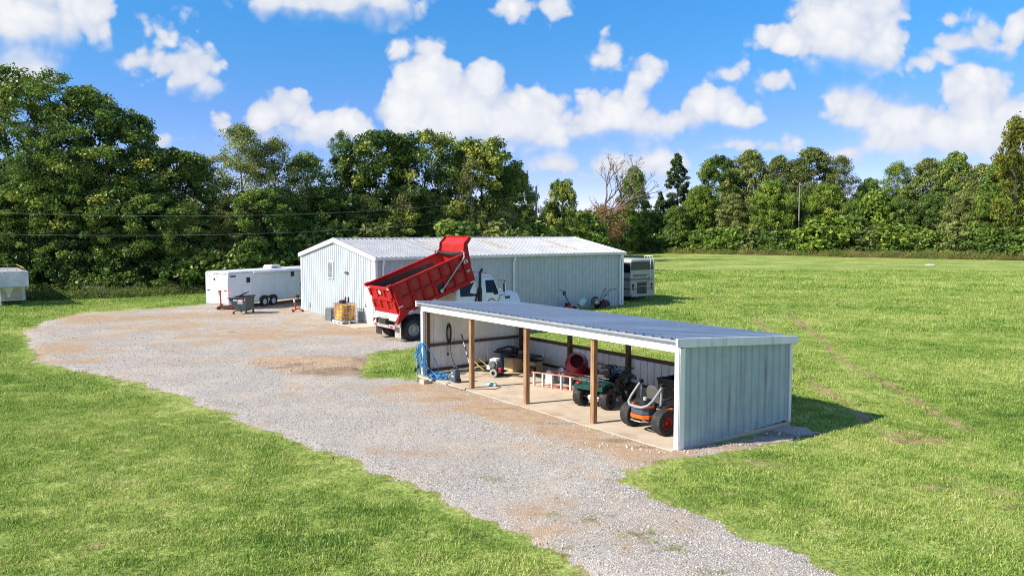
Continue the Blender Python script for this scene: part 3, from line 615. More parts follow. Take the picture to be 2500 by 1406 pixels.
# coarser rubble along the dirt hump and in front of the pad
for px, py, rx, ry, k in ((700, 890, 1.2, .3, 50), (800, 900, 1.2, .3, 60), (740, 908, 1.0, .3, 40), (1560, 1095, .8, .15, 30), (1640, 1105, .5, .2, 20), (1800, 1090, 1.0, .2, 20), (1900, 1066, .5, .25, 20), (1250, 965, .2, .2, 10)):
    g = gnd(px, py); x = g.x + rng.normal(0, rx, k); y = g.y + rng.normal(0, ry, k)
    kk = ~inside_building(x, y); x, y = x[kk], y[kk]
    P.append(np.stack([x, y, drive_z(x, y) + .01], 1)); SC.append(rng.uniform(.012, .042, len(x)))
P = np.vstack(P); SC = np.concatenate(SC); n = len(P)
scatter('loose_gravel', P, (rng.random((n, 3)) * np.array([0.8, 0.8, 6.28])).astype(np.float32), SC.astype(np.float32), rng.integers(0, 5, n).astype(np.int32), stones, 'loose pale grey crushed stone lying over the drive', 'gravel')

# concrete pad under the carport
pad = MB(); pad.box(-12.15, 0.12, -0.26, 2.1, -0.1, 0.055); pad.box(-12.15, 0.12, 2.108, 4.6, -0.1, 0.055)
pad_o = pad.build('concrete_pad', M_conc, None, bevel=0.012); pad_o.location = CP; pad_o.rotation_euler = (0, 0, RZ); tag(pad_o, kind='structure')
apron = MB().box(-1.6, 0.6, -1.5, -0.06, -0.05, 0.05).build('concrete_step', M_conc, None, bevel=0.01); apron.location = BP; apron.rotation_euler = (0, 0, RZ); tag(apron, kind='structure')

# ---------------------------------------------------------------- ribbed sheet steel
def ribs(s0, s1, pitch, h, base=0.075, top=0.035, off=0.0):
    """profile points (s, out) of a ribbed sheet from s0 to s1"""
    p = [(s0, 0.0)]; k = math.ceil((s0 - off) / pitch - 1e-6)
    while off + k * pitch < s1 + 1e-6:
        c = off + k * pitch
        for d, o in ((-base / 2, 0), (-top / 2, h), (top / 2, h), (base / 2, 0)):
            if s0 < c + d < s1: p.append((c + d, o))
        k += 1
    p.append((s1, 0.0)); return p
def sheet(name, prof, fn, t0, t1, m, parent, cuts=1):
    """fn(s, out, t) -> point; t0 and t1 may be functions of s"""
    f0 = t0 if callable(t0) else (lambda s: t0); f1 = t1 if callable(t1) else (lambda s: t1)
    vs = []; fs = []; n = len(prof)
    for j in range(cuts + 1):
        for s, o in prof: vs.append(fn(s, o, f0(s) + (f1(s) - f0(s)) * j / cuts))
    for j in range(cuts):
        fs += [(j * n + i, j * n + i + 1, (j + 1) * n + i + 1, (j + 1) * n + i) for i in range(n - 1)]
    mb = MB(); mb.add(vs, fs)
    me = bpy.data.meshes.new(name); me.from_pydata(mb.v, [], mb.f); me.materials.append(m)
    o = bpy.data.objects.new(name, me); C.objects.link(o); o.parent = parent; return o
PITCH_R = 0.305
def span(a, b, w_=0.915):
    n = max(1, round((b - a) / w_)); return [(a + (b - a) * i / n, a + (b - a) * (i + 1) / n) for i in range(n)]

# ---------------------------------------------------------------- carport
CL, CD, HF, HB = 12.02, 4.46, 2.72, 2.42
cp = thing('carport', 'open-fronted metal carport with brown posts, blue-grey roof and white trim', 'carport', CP, RZ)
slope = (HB - HF) / CD
rz_ = lambda y: HF + slope * y
gap_z = lambda y: 0.03 + 0.09 * max(0, (y - 0.8) / CD)
def proud(p): return [(s, o + 0.0) for s, o in p]
for a, b_ in span(0.06, CD - 0.02):          # end wall next to the mower
    sheet('wall_panel', ribs(a, b_, PITCH_R, 0.045, 0.07, 0.03, off=0.12), lambda s, o, t: (0.085 + o, s, t), lambda s: gap_z(s), lambda s: rz_(s) - 0.06, M_wall_dirty, cp)
for a, b_ in span(0.06, CD - 0.02):          # end wall by the hose
    sheet('wall_panel', ribs(a, b_, PITCH_R, 0.03, off=0.12), lambda s, o, t: (-CL - 0.075 - o, s, t), 0.08, lambda s: rz_(s) - 0.06, M_wall_in, cp)
for a, b_ in span(-CL - 0.07, 0.08):         # waist-high back wall
    sheet('wall_panel', ribs(a, b_, PITCH_R, 0.03), lambda s, o, t: (s, CD + 0.075 + o, t), 0.07, 1.12, M_wall_in, cp)
for a, b_ in span(-CL - 0.2, 0.2):           # roof
    sheet('roof_panel', ribs(a, b_, PITCH_R, 0.05, 0.09, 0.04), lambda s, o, t: (s, t, rz_(t) + o), -0.2, CD + 0.26, M_roof2, cp)
M_bounce = mat('bounce_sheet_pale', (0.70, 0.70, 0.68), 0.6)  # for the pale sheets added below the roof to bounce light into the carport
for x0 in (-CL, -9.0, -6.0, -3.0): MB().add([(x0, -.0, rz_(0) - .008), (x0 + 3.0, -.0, rz_(0) - .008), (x0 + 3.0, CD + .2, rz_(CD + .2) - .008), (x0, CD + .2, rz_(CD + .2) - .008)], [(3, 2, 1, 0)]).build('added_bounce_sheet', M_bounce, cp)
for x in (-9, -6, -3):
    MB().box(x - 0.07, x + 0.07, 0.0, 0.14, 0.05, rz_(0.07) - 0.17).build('post', M_wood, cp, bevel=0.006)
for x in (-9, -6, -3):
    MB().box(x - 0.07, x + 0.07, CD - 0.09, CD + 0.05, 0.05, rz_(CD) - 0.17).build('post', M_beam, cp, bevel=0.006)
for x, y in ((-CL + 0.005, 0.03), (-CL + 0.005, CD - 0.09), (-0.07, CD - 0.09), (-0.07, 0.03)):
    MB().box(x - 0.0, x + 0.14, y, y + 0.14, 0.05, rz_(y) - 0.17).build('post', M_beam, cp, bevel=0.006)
for z0, z1 in ((0.14, 0.24), (1.06, 1.17)):  # rails of the end walls
    MB().box(-CL - 0.035, -CL + 0.003, 0.17, CD - 0.1, z0, z1).build('girt', M_beam, cp)
    MB().box(0.03, 0.068, 0.17, CD - 0.1, z0, z1).build('girt', M_beam, cp)
for x0, x1 in ((-CL + 0.15, -9.075), (-8.925, -6.075), (-5.925, -3.075), (-2.925, -0.075)):
    MB().box(x0, x1, CD + 0.0, CD + 0.045, 1.03, 1.155).build('girt', M_beam, cp)
    MB().box(x0, x1, CD + 0.0, CD + 0.045, 0.13, 0.22).build('girt', M_beam, cp)
for y in (0.02, 1.15, 2.3, 3.4, CD - 0.06):    # purlins under the roof
    MB().add(*(lambda z: ([( -CL, y, z - .14), (0, y, z - .14), (0, y + .04, z - .14), (-CL, y + .04, z - .14), (-CL, y, z - .012), (0, y, z - .012), (0, y + .04, z - .012), (-CL, y + .04, z - .012)],
             [(3, 2, 1, 0), (4, 5, 6, 7), (0, 1, 5, 4), (1, 2, 6, 5), (2, 3, 7, 6), (3, 0, 4, 7)]))(rz_(y + 0.04))).build('purlin', M_beam, cp)
MB().box(-CL - 0.1, 0.13, -0.075, -0.01, HF - 0.31, HF - 0.035).build('fascia', M_trim, cp, bevel=0.004)
MB().prism([(-0.215, HF - 0.035), (-0.21, HF + 0.012), (-0.0, HF - 0.004), (-0.0, HF - 0.03), (-0.19, HF - 0.02)], -CL - 0.15, 0.2).build('drip_edge', M_roof, cp)
for x in (-CL - 0.105, 0.0):                  # corner trims
    MB().box(x, x + 0.135, -0.082, 0.03, 0.02, HF - 0.312).build('corner_trim', M_trim, cp, bevel=0.004)
MB().box(0.1365, 0.149, -0.05, 0.13, 0.02, HF - 0.2).build('corner_trim', M_trim, cp)
MB().box(0.03, 0.14, CD + 0.025, CD + 0.14, 0.06, HB - 0.2).build('corner_trim', M_trim, cp, bevel=0.004)
MB().box(-CL - 0.12, -CL - 0.02, CD + 0.025, CD + 0.13, 0.06, HB - 0.2).build('corner_trim', M_trim, cp, bevel=0.004)
for x in (0.15, -CL - 0.22):                  # sloping edge trims of the roof
    MB().add([(x, -0.23, rz_(-.23) - .17), (x, CD + .28, rz_(CD + .28) - .17), (x + .07, CD + .28, rz_(CD + .28) - .17), (x + .07, -.23, rz_(-.23) - .17),
              (x, -0.23, rz_(-.23) + .045), (x, CD + .28, rz_(CD + .28) + .045), (x + .07, CD + .28, rz_(CD + .28) + .045), (x + .07, -.23, rz_(-.23) + .045)],
             [(0, 1, 2, 3), (7, 6, 5, 4), (0, 4, 5, 1), (1, 5, 6, 2), (2, 6, 7, 3), (3, 7, 4, 0)]).build('rake_trim', M_trim_stain, cp, bevel=0.006)

# ---------------------------------------------------------------- workshop
BW, BL, EH, RH = 10.84, 19.38, 3.80, 4.80
bd = thing('metal_workshop', 'long low metal workshop with white gable end and ribbed pale roof', 'building', BP, RZ)
top = lambda x: EH + (RH - EH) * (1 - abs(x + BW / 2) / (BW / 2)) - 0.03
DX0, DX1, DZ = -1.32, -0.34, 2.22
for a, b_ in span(-BW, 0):
    for s0, s1, lo in ((a, min(b_, DX0), 0.02), (max(a, DX0), min(b_, DX1), DZ), (max(a, DX1), b_, 0.02)):
        if s1 - s0 > 0.03:
            pr = ribs(s0, s1, PITCH_R, 0.034)
            if s0 < -BW / 2 < s1: pr = sorted(pr + [(-BW / 2, 0.0)])
            sheet('wall_panel', pr, lambda s, o, t: (s, -o, t), lo, top, M_wall, bd)
for a, b_ in span(0, BL):
    sheet('wall_panel', ribs(a, b_, PITCH_R, 0.034), lambda s, o, t: (o, s, t), 0.02, EH - 0.05, M_wall, bd)
    sheet('wall_panel', ribs(a, b_, PITCH_R, 0.034), lambda s, o, t: (-BW - o, s, t), 0.02, EH - 0.05, M_wall, bd)
for a, b_ in span(-BW, 0):
    pr = ribs(a, b_, PITCH_R, 0.034)
    if a < -BW / 2 < b_: pr = sorted(pr + [(-BW / 2, 0.0)])
    sheet('wall_panel', pr, lambda s, o, t: (s, BL + o, t), 0.02, top, M_wall, bd)
OV = 0.16
for a, b_ in span(-0.12, BL + 0.12):
    sheet('roof_panel', ribs(a, b_, PITCH_R, 0.055, 0.10, 0.045), lambda s, o, t: (-BW / 2 + (BW / 2 + OV) * t, s, RH - (RH - EH) * (1 + OV / (BW / 2)) * t + 0.03 + o), 0.0, 1.0, M_roof, bd)
    sheet('roof_panel', ribs(a, b_, PITCH_R, 0.055, 0.10, 0.045), lambda s, o, t: (-BW / 2 - (BW / 2 + OV) * t, s, RH - (RH - EH) * (1 + OV / (BW / 2)) * t + 0.03 + o), 0.0, 1.0, M_roof, bd)
for k, y0 in enumerate((4.95, 9.95, 15.25)):
    for a in (y0, y0 + 0.44):
        o = sheet('skylight_panel', ribs(a, a + 0.42, PITCH_R, 0.055, 0.10, 0.045), lambda s, o, t: (-BW / 2 + (BW / 2 + OV) * t, s, RH - (RH - EH) * (1 + OV / (BW / 2)) * t + 0.036 + o), 0.14 + 0.08 * (a > y0), 0.60 + 0.05 * k + 0.12 * (a > y0), M_sky_panel, bd)
MB().prism([(-BW / 2 - 0.24, RH + 0.02), (-BW / 2, RH + 0.085), (-BW / 2 + 0.24, RH + 0.02), (-BW / 2, RH + 0.075)], -0.14, BL + 0.14, 'XZ').build('ridge_cap', M_roof, bd)
for s in (-1, 1):                               # gable edge trims
    for y0 in (-0.15, BL + 0.06):
        x0 = -BW / 2; x1 = -BW / 2 + s * (BW / 2 + OV + 0.02); z0 = RH + 0.09; z1 = EH - (RH - EH) * (OV / (BW / 2)) + 0.075
        MB().add([(x0, y0, z0 - .27), (x1, y0, z1 - .25), (x1, y0, z1), (x0, y0, z0), (x0, y0 + .09, z0 - .27), (x1, y0 + .09, z1 - .25), (x1, y0 + .09, z1), (x0, y0 + .09, z0)],
                 [(0, 1, 2, 3), (7, 6, 5, 4), (0, 4, 5, 1), (1, 5, 6, 2), (2, 6, 7, 3), (3, 7, 4, 0)]).build('rake_trim', M_trim, bd, bevel=0.005)
gx = OV + 0.0
for s in (0, 1):
    g_ = MB(); xg = lambda d: (gx + d) if s == 0 else (-BW - gx - d)
    g_.prism([(xg(0.0), EH - 0.13), (xg(0.115), EH - 0.115), (xg(0.13), EH + 0.035), (xg(0.115), EH + 0.035), (xg(0.10), EH - 0.1), (xg(0.015), EH - 0.11), (xg(0.015), EH - 0.03), (xg(0), EH - 0.03)], -0.13, BL + 0.13, 'XZ').build('gutter', M_trim_stain, bd)
for x, y in ((0.0, -0.045), (-BW - 0.045, -0.045), (0.0, BL - 0.11), (-BW - 0.045, BL - 0.11)):
    MB().box(x, x + 0.045, y, y + 0.155, 0.0, EH - 0.14).build('corner_trim', M_trim, bd)
MB().box(-0.16, 0.0, -0.045, -0.001, 0.0, EH - 0.12).build('corner_trim', M_trim, bd)
MB().box(-BW, -BW + 0.16, -0.045, -0.001, 0.0, EH - 0.12).build('corner_trim', M_trim, bd)
for y in (0.42, 9.6, 19.0):
    MB().tube([(0.25, y, EH - 0.12), (0.25, y, EH - 0.24), (0.11, y, EH - 0.5), (0.11, y, 0.28), (0.26, y - 0.02, 0.1)], 0.062, 8).build('downspout', M_trim, bd, smooth=40)
dr_ = MB().box(DX0 + 0.06, DX1 - 0.06, -0.05, -0.008, 0.05, DZ - 0.06).build('door', M_trim, bd)
MB().box(DX0 + 0.12, DX0 + 0.22, -0.085, -0.052, 0.96, 1.16).build('handle', M_condgrey, dr_)
MB().tube([(DX0 + .17, -0.07, 1.2), (DX0 + .17, -0.07, 1.23)], 0.03, 8).build('lock', M_condgrey, dr_)
fr = MB(); fr.box(DX0, DX0 + .055, -.06, .02, .02, DZ); fr.box(DX1 - .055, DX1, -.06, .02, .02, DZ); fr.box(DX0 + .055, DX1 - .055, -.06, .02, DZ - .055, DZ); fr.build('door_frame', M_trim, bd)
vx, vz0, vz1 = -6.0, 2.36, 3.46
vf = MB(); vf.box(vx - .42, vx - .36, -.09, -.0, vz0, vz1); vf.box(vx + .36, vx + .42, -.09, 0, vz0, vz1); vf.box(vx - .36, vx + .36, -.09, 0, vz1 - .06, vz1); vf.box(vx - .36, vx + .36, -.09, 0, vz0, vz0 + .06)
vent = vf.build('louvre_vent', M_trim, bd); MB().box(vx - .36, vx + .36, -.036, -.03, vz0 + .06, vz1 - .06).build('backing', M_condgrey, vent)
for k in range(9):
    z = vz0 + 0.085 + k * 0.111
    MB().cbox((vx, -.062, z + .03), (.715, .008, .105), (rad(-32), 0, 0)).build('slat', M_galv, vent)
lt = MB(); lt.box(-3.75, -3.61, -.07, -.034, 2.74, 2.88); flm = lt.build('floodlight', M_condgrey, bd)
for dx in (-.13, .13): MB().lathe([(0, -.02), (.035, -.02), (.065, .1), (.06, .11), (0, .1)], (-3.68 + dx, -.13, 2.8), 'Y', 10, (rad(40), 0, rad(60 * dx))).build('lamp_head', M_condgrey, flm, smooth=40)

# ---------------------------------------------------------------- wheels
def wheel(parent, c, r, w_, rr, mt, mr, side=1, name='wheel', lugs=0, dish=0.5, n=28, bolts=0, lug_h=0.02, lug_skew=0.35):
    """tyre turned about the local X axis, with its rim as a part of it; side is where the dish faces"""
    h = w_ / 2
    mb = MB(); mb.lathe([(rr, -h * .82), (rr + (r - rr) * .35, -h), (r * .93, -h * .96), (r * .985, -h * .8), (r, -h * .55), (r, h * .55), (r * .985, h * .8), (r * .93, h * .96), (rr + (r - rr) * .35, h), (rr, h * .82), (rr * .96, 0), (rr, -h * .82)], (0, 0, 0), 'X', n)
    for k in range(lugs):
        a = 2 * math.pi * k / lugs
        for sgn in (-1, 1):
            a2 = a + (math.pi / lugs if sgn > 0 else 0)
            p = Vector((sgn * h * .12, math.cos(a2) * r, math.sin(a2) * r)); q = Vector((sgn * h * .92, math.cos(a2 + lug_skew * .6) * (r - .012), math.sin(a2 + lug_skew * .6) * (r - .012)))
            mb.bar(p, q, w_ * .1, lug_h * 2, up=(0, math.cos(a2), math.sin(a2)))
    o = mb.build(name, mt, parent, smooth=42); o.location = c
    d = side * h
    rm = MB(); rm.lathe([(rr * .985, d * .86), (rr * .93, d * .9), (rr * .86, d * .62), (rr * .72, d * (.62 - dish * .9)), (rr * .34, d * (.62 - dish * .9)), (rr * .3, d * (.8 - dish * .5)), (rr * .2, d * (.86 - dish * .5)), (0, d * (.86 - dish * .5))], (0, 0, 0), 'X', 24)
    rm.lathe([(rr * .985, -d * .86), (rr * .8, -d * .5), (0, -d * .5)], (0, 0, 0), 'X', 18)
    for k in range(bolts):
        a = 2 * math.pi * k / bolts; rm.cbox((d * (.7 - dish * .9), math.cos(a) * rr * .5, math.sin(a) * rr * .5), (.04, .05, .05))
    rim = rm.build('rim', mr, o, smooth=35)
    return o

# ---------------------------------------------------------------- dump truck
TR = Vector((-5.44, 37.92, 0.035))
tr = thing('dump_truck', 'white-cabbed dump truck with its red bed tipped up beside the workshop', 'truck', TR, RZ)
for y in (0.0, 1.36):
    for s in (-1, 1):
        wheel(tr, (s * 1.06, y, .525), .525, .28, .30, M_rubber, M_rim, s, bolts=10, dish=.62)
        wheel(tr, (s * .74, y, .525), .525, .28, .30, M_rubber, M_rim, s, bolts=0, dish=.3)
    MB().tube([(-1.1, y, .525), (1.1, y, .525)], .075, 10).build('axle', M_chassis, tr, smooth=40)
    MB().ball((0, y, .53), (.24, .26, .24)).build('differential', M_chassis, tr, smooth=True)
for s in (-1, 1):
    wheel(tr, (s * 1.05, 5.85, .525), .525, .30, .30, M_rubber, M_rim, s, bolts=10, dish=-.35)
    MB().box(s * .43 - .04, s * .43 + .04, -1.15, 6.5, .82, 1.08).build('frame_rail', M_chassis, tr)
    MB().tube([(s * 1.05, 2.95, .78), (s * 1.05, 4.15, .78)], .31, 18).build('fuel_tank', M_chrome, tr, smooth=40)
    MB().box(s * .98 - .30, s * .98 + .30, -.76, -.745, .18, .98).build('mud_flap', M_apron if s > 0 else M_blackp, tr)
for y in (-1.1, .3, 2.2, 4.0): MB().box(-.39, .39, y, y + .12, .84, 1.06).build('cross_member', M_chassis, tr)
MB().tube([(0, 3.2, 1.05), (0, 3.22, 2.2)], [.11, .11], 12).build('hoist_cylinder', M_black, tr, smooth=40)
MB().tube([(0, 3.22, 2.2), (0, 3.23, 2.62)], [.075, .075], 12).build('hoist_rod', M_chrome, tr, smooth=40)
MB().box(-1.1, 1.1, -1.0, -.9, .62, .80).build('rear_bumper', M_apron, tr, bevel=.01)
for s in (-1, 1): MB().cbox((s * .8, -1.01, .71), (.22, .03, .1)).build('tail_light', M_redlens, tr)

# bed, built level along Y from its hinge and then tipped
BLn, BWd, BHt = 4.5, 1.20, 1.36
bed = MB(); bed.box(-BWd + .05, BWd - .05, .06, BLn - .06, .0, .06)
bed_o = bed.build('dump_bed', M_floor, tr); bed_o.location = (0, -.74, 1.33); bed_o.rotation_euler = (rad(19.5), 0, 0)
for s in (-1, 1):
    MB().box(s * .34 - .05, s * .34 + .05, .1, BLn - .15, -.2, -.004).build('bed_rail', M_red, bed_o)
    MB().box(s * (BWd - .045) - .015, s * (BWd - .045) + .015, .0, BLn, .0, BHt).build('side_wall', M_red_in, bed_o)
    xo = s * BWd
    def strip(y0, y1, z0, z1, d=.075, nm='side_rib'):
        MB().box(min(xo - s * .028, xo + s * d), max(xo - s * .028, xo + s * d), y0, y1, z0, z1).build(nm, M_red, bed_o, bevel=.018)
    MB().box(min(xo - s * .07, xo + s * .09), max(xo - s * .07, xo + s * .09), -.02, BLn, BHt - .005, BHt + .12).build('top_rail', M_red, bed_o, bevel=.02)
    strip(.02, BLn, -.10, .10, .085, 'bottom_rail'); strip(.34, BLn - .42, .62, .76, .065, 'middle_rib')
    strip(.0, .34, -.1, BHt - .008, .088, 'corner_plate'); strip(BLn - .42, BLn + .01, -.1, BHt - .008, .088, 'corner_plate')
    nrib = 6
    for k in range(1, nrib):
        yc = .34 + (BLn - .76) * k / nrib; strip(yc - .085, yc + .085, .103, .617); strip(yc - .085, yc + .085, .763, BHt - .008)
    for y, z in ((1.9, -.05), (4.32, -.05), (.12, .35), (.55, -.06)):
        MB().box(min(xo + s * .089, xo + s * .093), max(xo + s * .089, xo + s * .093), y - .13, y + .13, z - .03, z + .03).build('reflector', M_reflect, bed_o)
    MB().prism([(-.36, -.42), (.34, -.13), (.34, -.10), (.02, .1), (-.03, .1)], min(xo - s * .03, xo + s * .08), max(xo - s * .03, xo + s * .08)).build('corner_skirt', M_red, bed_o, bevel=.008)
for y0, z0, y1, z1, mm in ((4.17, .98, 4.39, 1.14, M_sign_wh), (4.21, 1.0, 4.33, 1.1, M_bluegrey), (4.17, .46, 4.39, .62, M_condgrey), (4.19, .56, 4.37, .6, M_sign_wh)):
    dpt = .0895 if mm in (M_sign_wh,) and z1 - z0 > .1 or mm is M_condgrey else .092
    MB().box(BWd + dpt, BWd + dpt + .003, y0, y1, z0, z1).build('decal', mm, bed_o)
for yk, zk in ((2.32, .16), (2.9, .36)): MB().box(BWd - .027, BWd - .02, yk, yk + .4, zk, zk + .4).build('patch', M_black, bed_o)
for s in (-1, 1): MB().add([(s * (BWd - .064), .02, .062), (s * (BWd - .064), BLn - .1, .062), (s * (BWd - .064), BLn - .7, 1.12), (s * (BWd - .064), .02, 1.3)], [(0, 1, 2, 3)]).build('mud_film', M_floor, bed_o)
# headboard and the canopy over the cab
MB().box(-BWd + .03, BWd - .03, BLn - .05, BLn, 0, BHt + .10).build('headboard', M_red_in, bed_o)
MB().add([(.25, BLn - .06, .06), (.62, BLn - .06, .06), (.62, BLn - .06, 1.15), (.25, BLn - .06, 1.15), (.25, BLn - .32, .06), (.62, BLn - .32, .06), (.62, BLn - .2, 1.1), (.25, BLn - .2, 1.1)], [(4, 5, 6, 7), (0, 4, 7, 3), (5, 1, 2, 6), (7, 6, 2, 3)]).build('hoist_cover', M_apron, bed_o)
y0 = BLn
prof = [(y0 - .02, BHt + .08), (y0 + .12, BHt + .50), (y0 + .52, BHt + .70)]
cs = MB()
for (a, za), (b_, zb) in zip(prof, prof[1:]):
    wa, wb = (1.13, 1.05)
    cs.add([(-wa, a, za), (wa, a, za), (wb, b_, zb), (-wb, b_, zb), (-wa, a, za - .03), (wa, a, za - .03), (wb, b_, zb - .03), (-wb, b_, zb - .03)], [(0, 1, 2, 3), (7, 6, 5, 4), (0, 4, 5, 1), (2, 6, 7, 3), (1, 5, 6, 2), (3, 7, 4, 0)])
can = cs.build('canopy', M_red_in, bed_o)
for s in (-1, 1):
    MB().prism([(y0 - .3, BHt + .11), (y0 - .06, BHt + .3), (y0 + .06, BHt + .58), (y0 + .52, BHt + .80), (y0 + .54, BHt + .62), (y0 + .24, BHt + .42), (y0 + .16, BHt - .1), (y0 + .10, BHt - .6), (y0 + .005, BHt - .6), (y0 + .005, BHt + .09)], min(s * 1.14, s * 1.17), max(s * 1.14, s * 1.17)).build('canopy_side', M_red, bed_o)
MB().box(-1.06, 1.06, y0 + .505, y0 + .53, BHt + .62, BHt + .78).build('canopy_lip', M_red, bed_o)
tp = [(-1.12 + 2.24 * k / 10, y0 - .17, BHt + .15 - .09 * math.sin(math.pi * k / 10)) for k in range(11)]
MB().tube(tp, [.055 + .045 * math.sin(math.pi * k / 10) for k in range(11)], 12).build('tarp_roll', M_blackp, bed_o, smooth=40)
MB().tube([(1.12, y0 - .17, BHt + .22), (1.3, y0 - .17, BHt + .2), (1.33, y0 - .25, BHt - .05), (1.33, 2.62, .3), (1.33, 2.45, .22)], .034, 8).build('tarp_arm', M_galv, bed_o, smooth=40)
MB().tube([(-1.12, y0 - .17, BHt + .22), (-1.42, y0 - .2, BHt + .2), (-1.44, y0 - .28, BHt - .3), (-1.33, 2.45, .22)], .028, 8).build('tarp_arm', M_black, bed_o, smooth=40)
MB().tube([(1.28, 2.45, .22), (1.36, 2.45, .22)], .09, 12).build('arm_pivot', M_galv, bed_o)
# tailgate with its raised ribs
TGH = BHt + .02
tg = MB().box(-BWd + .03, BWd - .03, -.045, -.005, .06, TGH).build('tailgate', M_red, bed_o)
def tstrip(x0, x1, z0, z1, d=.11): MB().box(x0, x1, -d, -.047, z0, z1).build('tailgate_rib', M_red, bed_o, bevel=.018)
tstrip(-BWd + .03, BWd - .03, TGH - .15, TGH); tstrip(-BWd + .03, BWd - .03, .06, .24); tstrip(-BWd + .2, BWd - .2, .66, .86, .1)
for xc in (-BWd + .12, -.36, .36, BWd - .12):
    tstrip(xc - .09, xc + .09, .243, .657, .106); tstrip(xc - .09, xc + .09, .863, TGH - .153, .106)
for s in (-1, 1):
    MB().cbox((s * (BWd - .02), -.06, TGH + .06), (.2, .26, .16)).build('hinge', M_red, bed_o, bevel=.03)
    MB().tube([(s * .72, -.12, .3), (s * .62, -.16, .5), (s * .88, -.15, .72)], .014, 6).build('chain', M_rust, bed_o)
MB().box(-.1, .14, -.117, -.111, 1.02, 1.2).build('decal', M_sign_wh, bed_o)
for s in (-1, 1): MB().box(s * .98 - .09, s * .98 + .09, -.117, -.111, TGH - .1, TGH - .04).build('reflector', M_reflect, bed_o)
MB().prism([(-.34, -.22), (-.05, .05), (-.0, .05), (-.0, -.02), (-.28, -.3)], -BWd + .02, BWd - .02).build('apron_plate', M_apron, bed_o, bevel=.006)

# cab
cb = MB()
def ring(y, w0, w1, z0, z1, zr, y2=None):
    """cross section of the cab: sills at w0, beltline at w0, roof edge at w1"""
    y2 = y if y2 is None else y2
    return [(-w0, y, z0), (w0, y, z0), (w0, y, z1), (w1, y2, zr - .14), (w1 - .14, y2, zr), (-w1 + .14, y2, zr), (-w1, y2, zr - .14), (-w0, y, z1)]
cb.loft([ring(2.5, 1.02, .9, 1.05, 2.15, 2.82), ring(2.58, 1.10, .98, .98, 2.15, 2.95), ring(3.9, 1.13, 1.03, .98, 2.16, 3.02), ring(4.7, 1.13, 1.0, .95, 2.14, 2.98), ring(5.22, 1.12, .94, 1.0, 2.1, 2.9, 4.92)])
cab = cb.build('cab', M_white, tr, smooth=25, bevel=.03)
MB().loft([[(x * k, y, z) for x, z in ((-1.0, 2.95), (1.0, 2.95), (.9, zt), (-.9, zt))] for y, k, zt in ((2.75, .92, 2.99), (3.3, 1, 3.1), (4.4, 1, 3.09), (4.85, .9, 3.0))]).build('roof_cap', M_white, cab, bevel=.03)
hd = MB()
def hring(y, w0, z0, zs, zt, k=.74): return [(-w0, y, z0), (w0, y, z0), (w0, y, zs), (w0 * k, y, zt), (-w0 * k, y, zt), (-w0, y, zs)]
hd.loft([hring(5.19, 1.0, 1.15, 1.85, 2.22), hring(5.7, .92, 1.15, 1.82, 2.18), hring(6.3, .84, 1.1, 1.75, 2.1), hring(6.7, .78, 1.0, 1.6, 1.98), hring(6.84, .72, .95, 1.5, 1.8)])
hood = hd.build('hood', M_white, tr, smooth=35, bevel=.04)
for s in (-1, 1):
    fd = MB(); pr = [(5.1, .72), (5.22, 1.15), (5.5, 1.42), (5.9, 1.54), (6.4, 1.48), (6.8, 1.28), (6.95, 1.0), (6.9, .72)]; inn = [(5.2, .72), (5.32, 1.08), (5.6, 1.3), (5.9, 1.38), (6.3, 1.3), (6.5, 1.05), (6.5, .72)]
    fd.prism(pr + inn[::-1], min(s * .72, s * 1.21), max(s * .72, s * 1.21)); fd.build('fender', M_white, hood, smooth=30, bevel=.05)
    MB().cbox((s * 1.0, 6.93, 1.08), (.3, .06, .2)).build('headlight', M_glass, hood, bevel=.02)
    MB().box(min(s * .895, s * .93), max(s * .895, s * .93), 5.62, 5.98, 1.74, 1.86).build('hood_vent', M_black, hood)
    MB().tube([(s * .6, 6.45, 2.06), (s * .6, 6.45, 2.12)], .035, 8).build('marker_light', M_white, hood)
MB().box(-.6, .6, 6.845, 6.87, 1.0, 1.72).build('grille', M_chrome, hood)
MB().box(-1.2, 1.2, 6.9, 7.05, .5, .85).build('front_bumper', M_chrome, tr, bevel=.03)
def side_panel(name, poly, m, parent, off, t=.012):
    """a panel on both flanks of the cab, following the slope of the glass above the beltline"""
    for s in (-1, 1):
        def xx(y, z): return s * ((1.125 if z <= 2.15 else 1.125 - (z - 2.15) / .72 * .115) + off)
        vs = [(xx(y, z), y, z) for y, z in poly] + [(xx(y, z) - s * t, y, z) for y, z in poly]; n = len(poly)
        MB().add(vs, [tuple(range(n)), tuple(range(n, 2 * n))[::-1]] + [(i, (i + 1) % n, n + (i + 1) % n, n + i) for i in range(n)]).build(name, m, parent)
side_panel('rear_window', [(2.72, 1.98), (3.66, 1.98), (3.68, 2.08), (3.66, 2.72), (3.6, 2.78), (2.8, 2.74), (2.72, 2.66)], M_glass, cab, .012)
side_panel('door', [(4.2, 1.05), (5.1, 1.05), (5.13, 2.1), (4.86, 2.84), (4.2, 2.86)], M_white, cab, .010)
side_panel('door_window', [(4.3, 2.12), (4.72, 2.12), (4.8, 2.0), (5.05, 2.02), (5.03, 2.15), (4.83, 2.76), (4.3, 2.76)], M_glass, cab, .018)
for z in (1.3, 1.5, 1.7, 1.85): side_panel('panel_crease', [(2.8, z), (3.7, z), (3.7, z + .018), (2.8, z + .018)], M_white2, cab, .014)
ws = [(-.93, 5.2, 2.16), (.93, 5.2, 2.16), (.86, 4.93, 2.84), (-.86, 4.93, 2.84)]
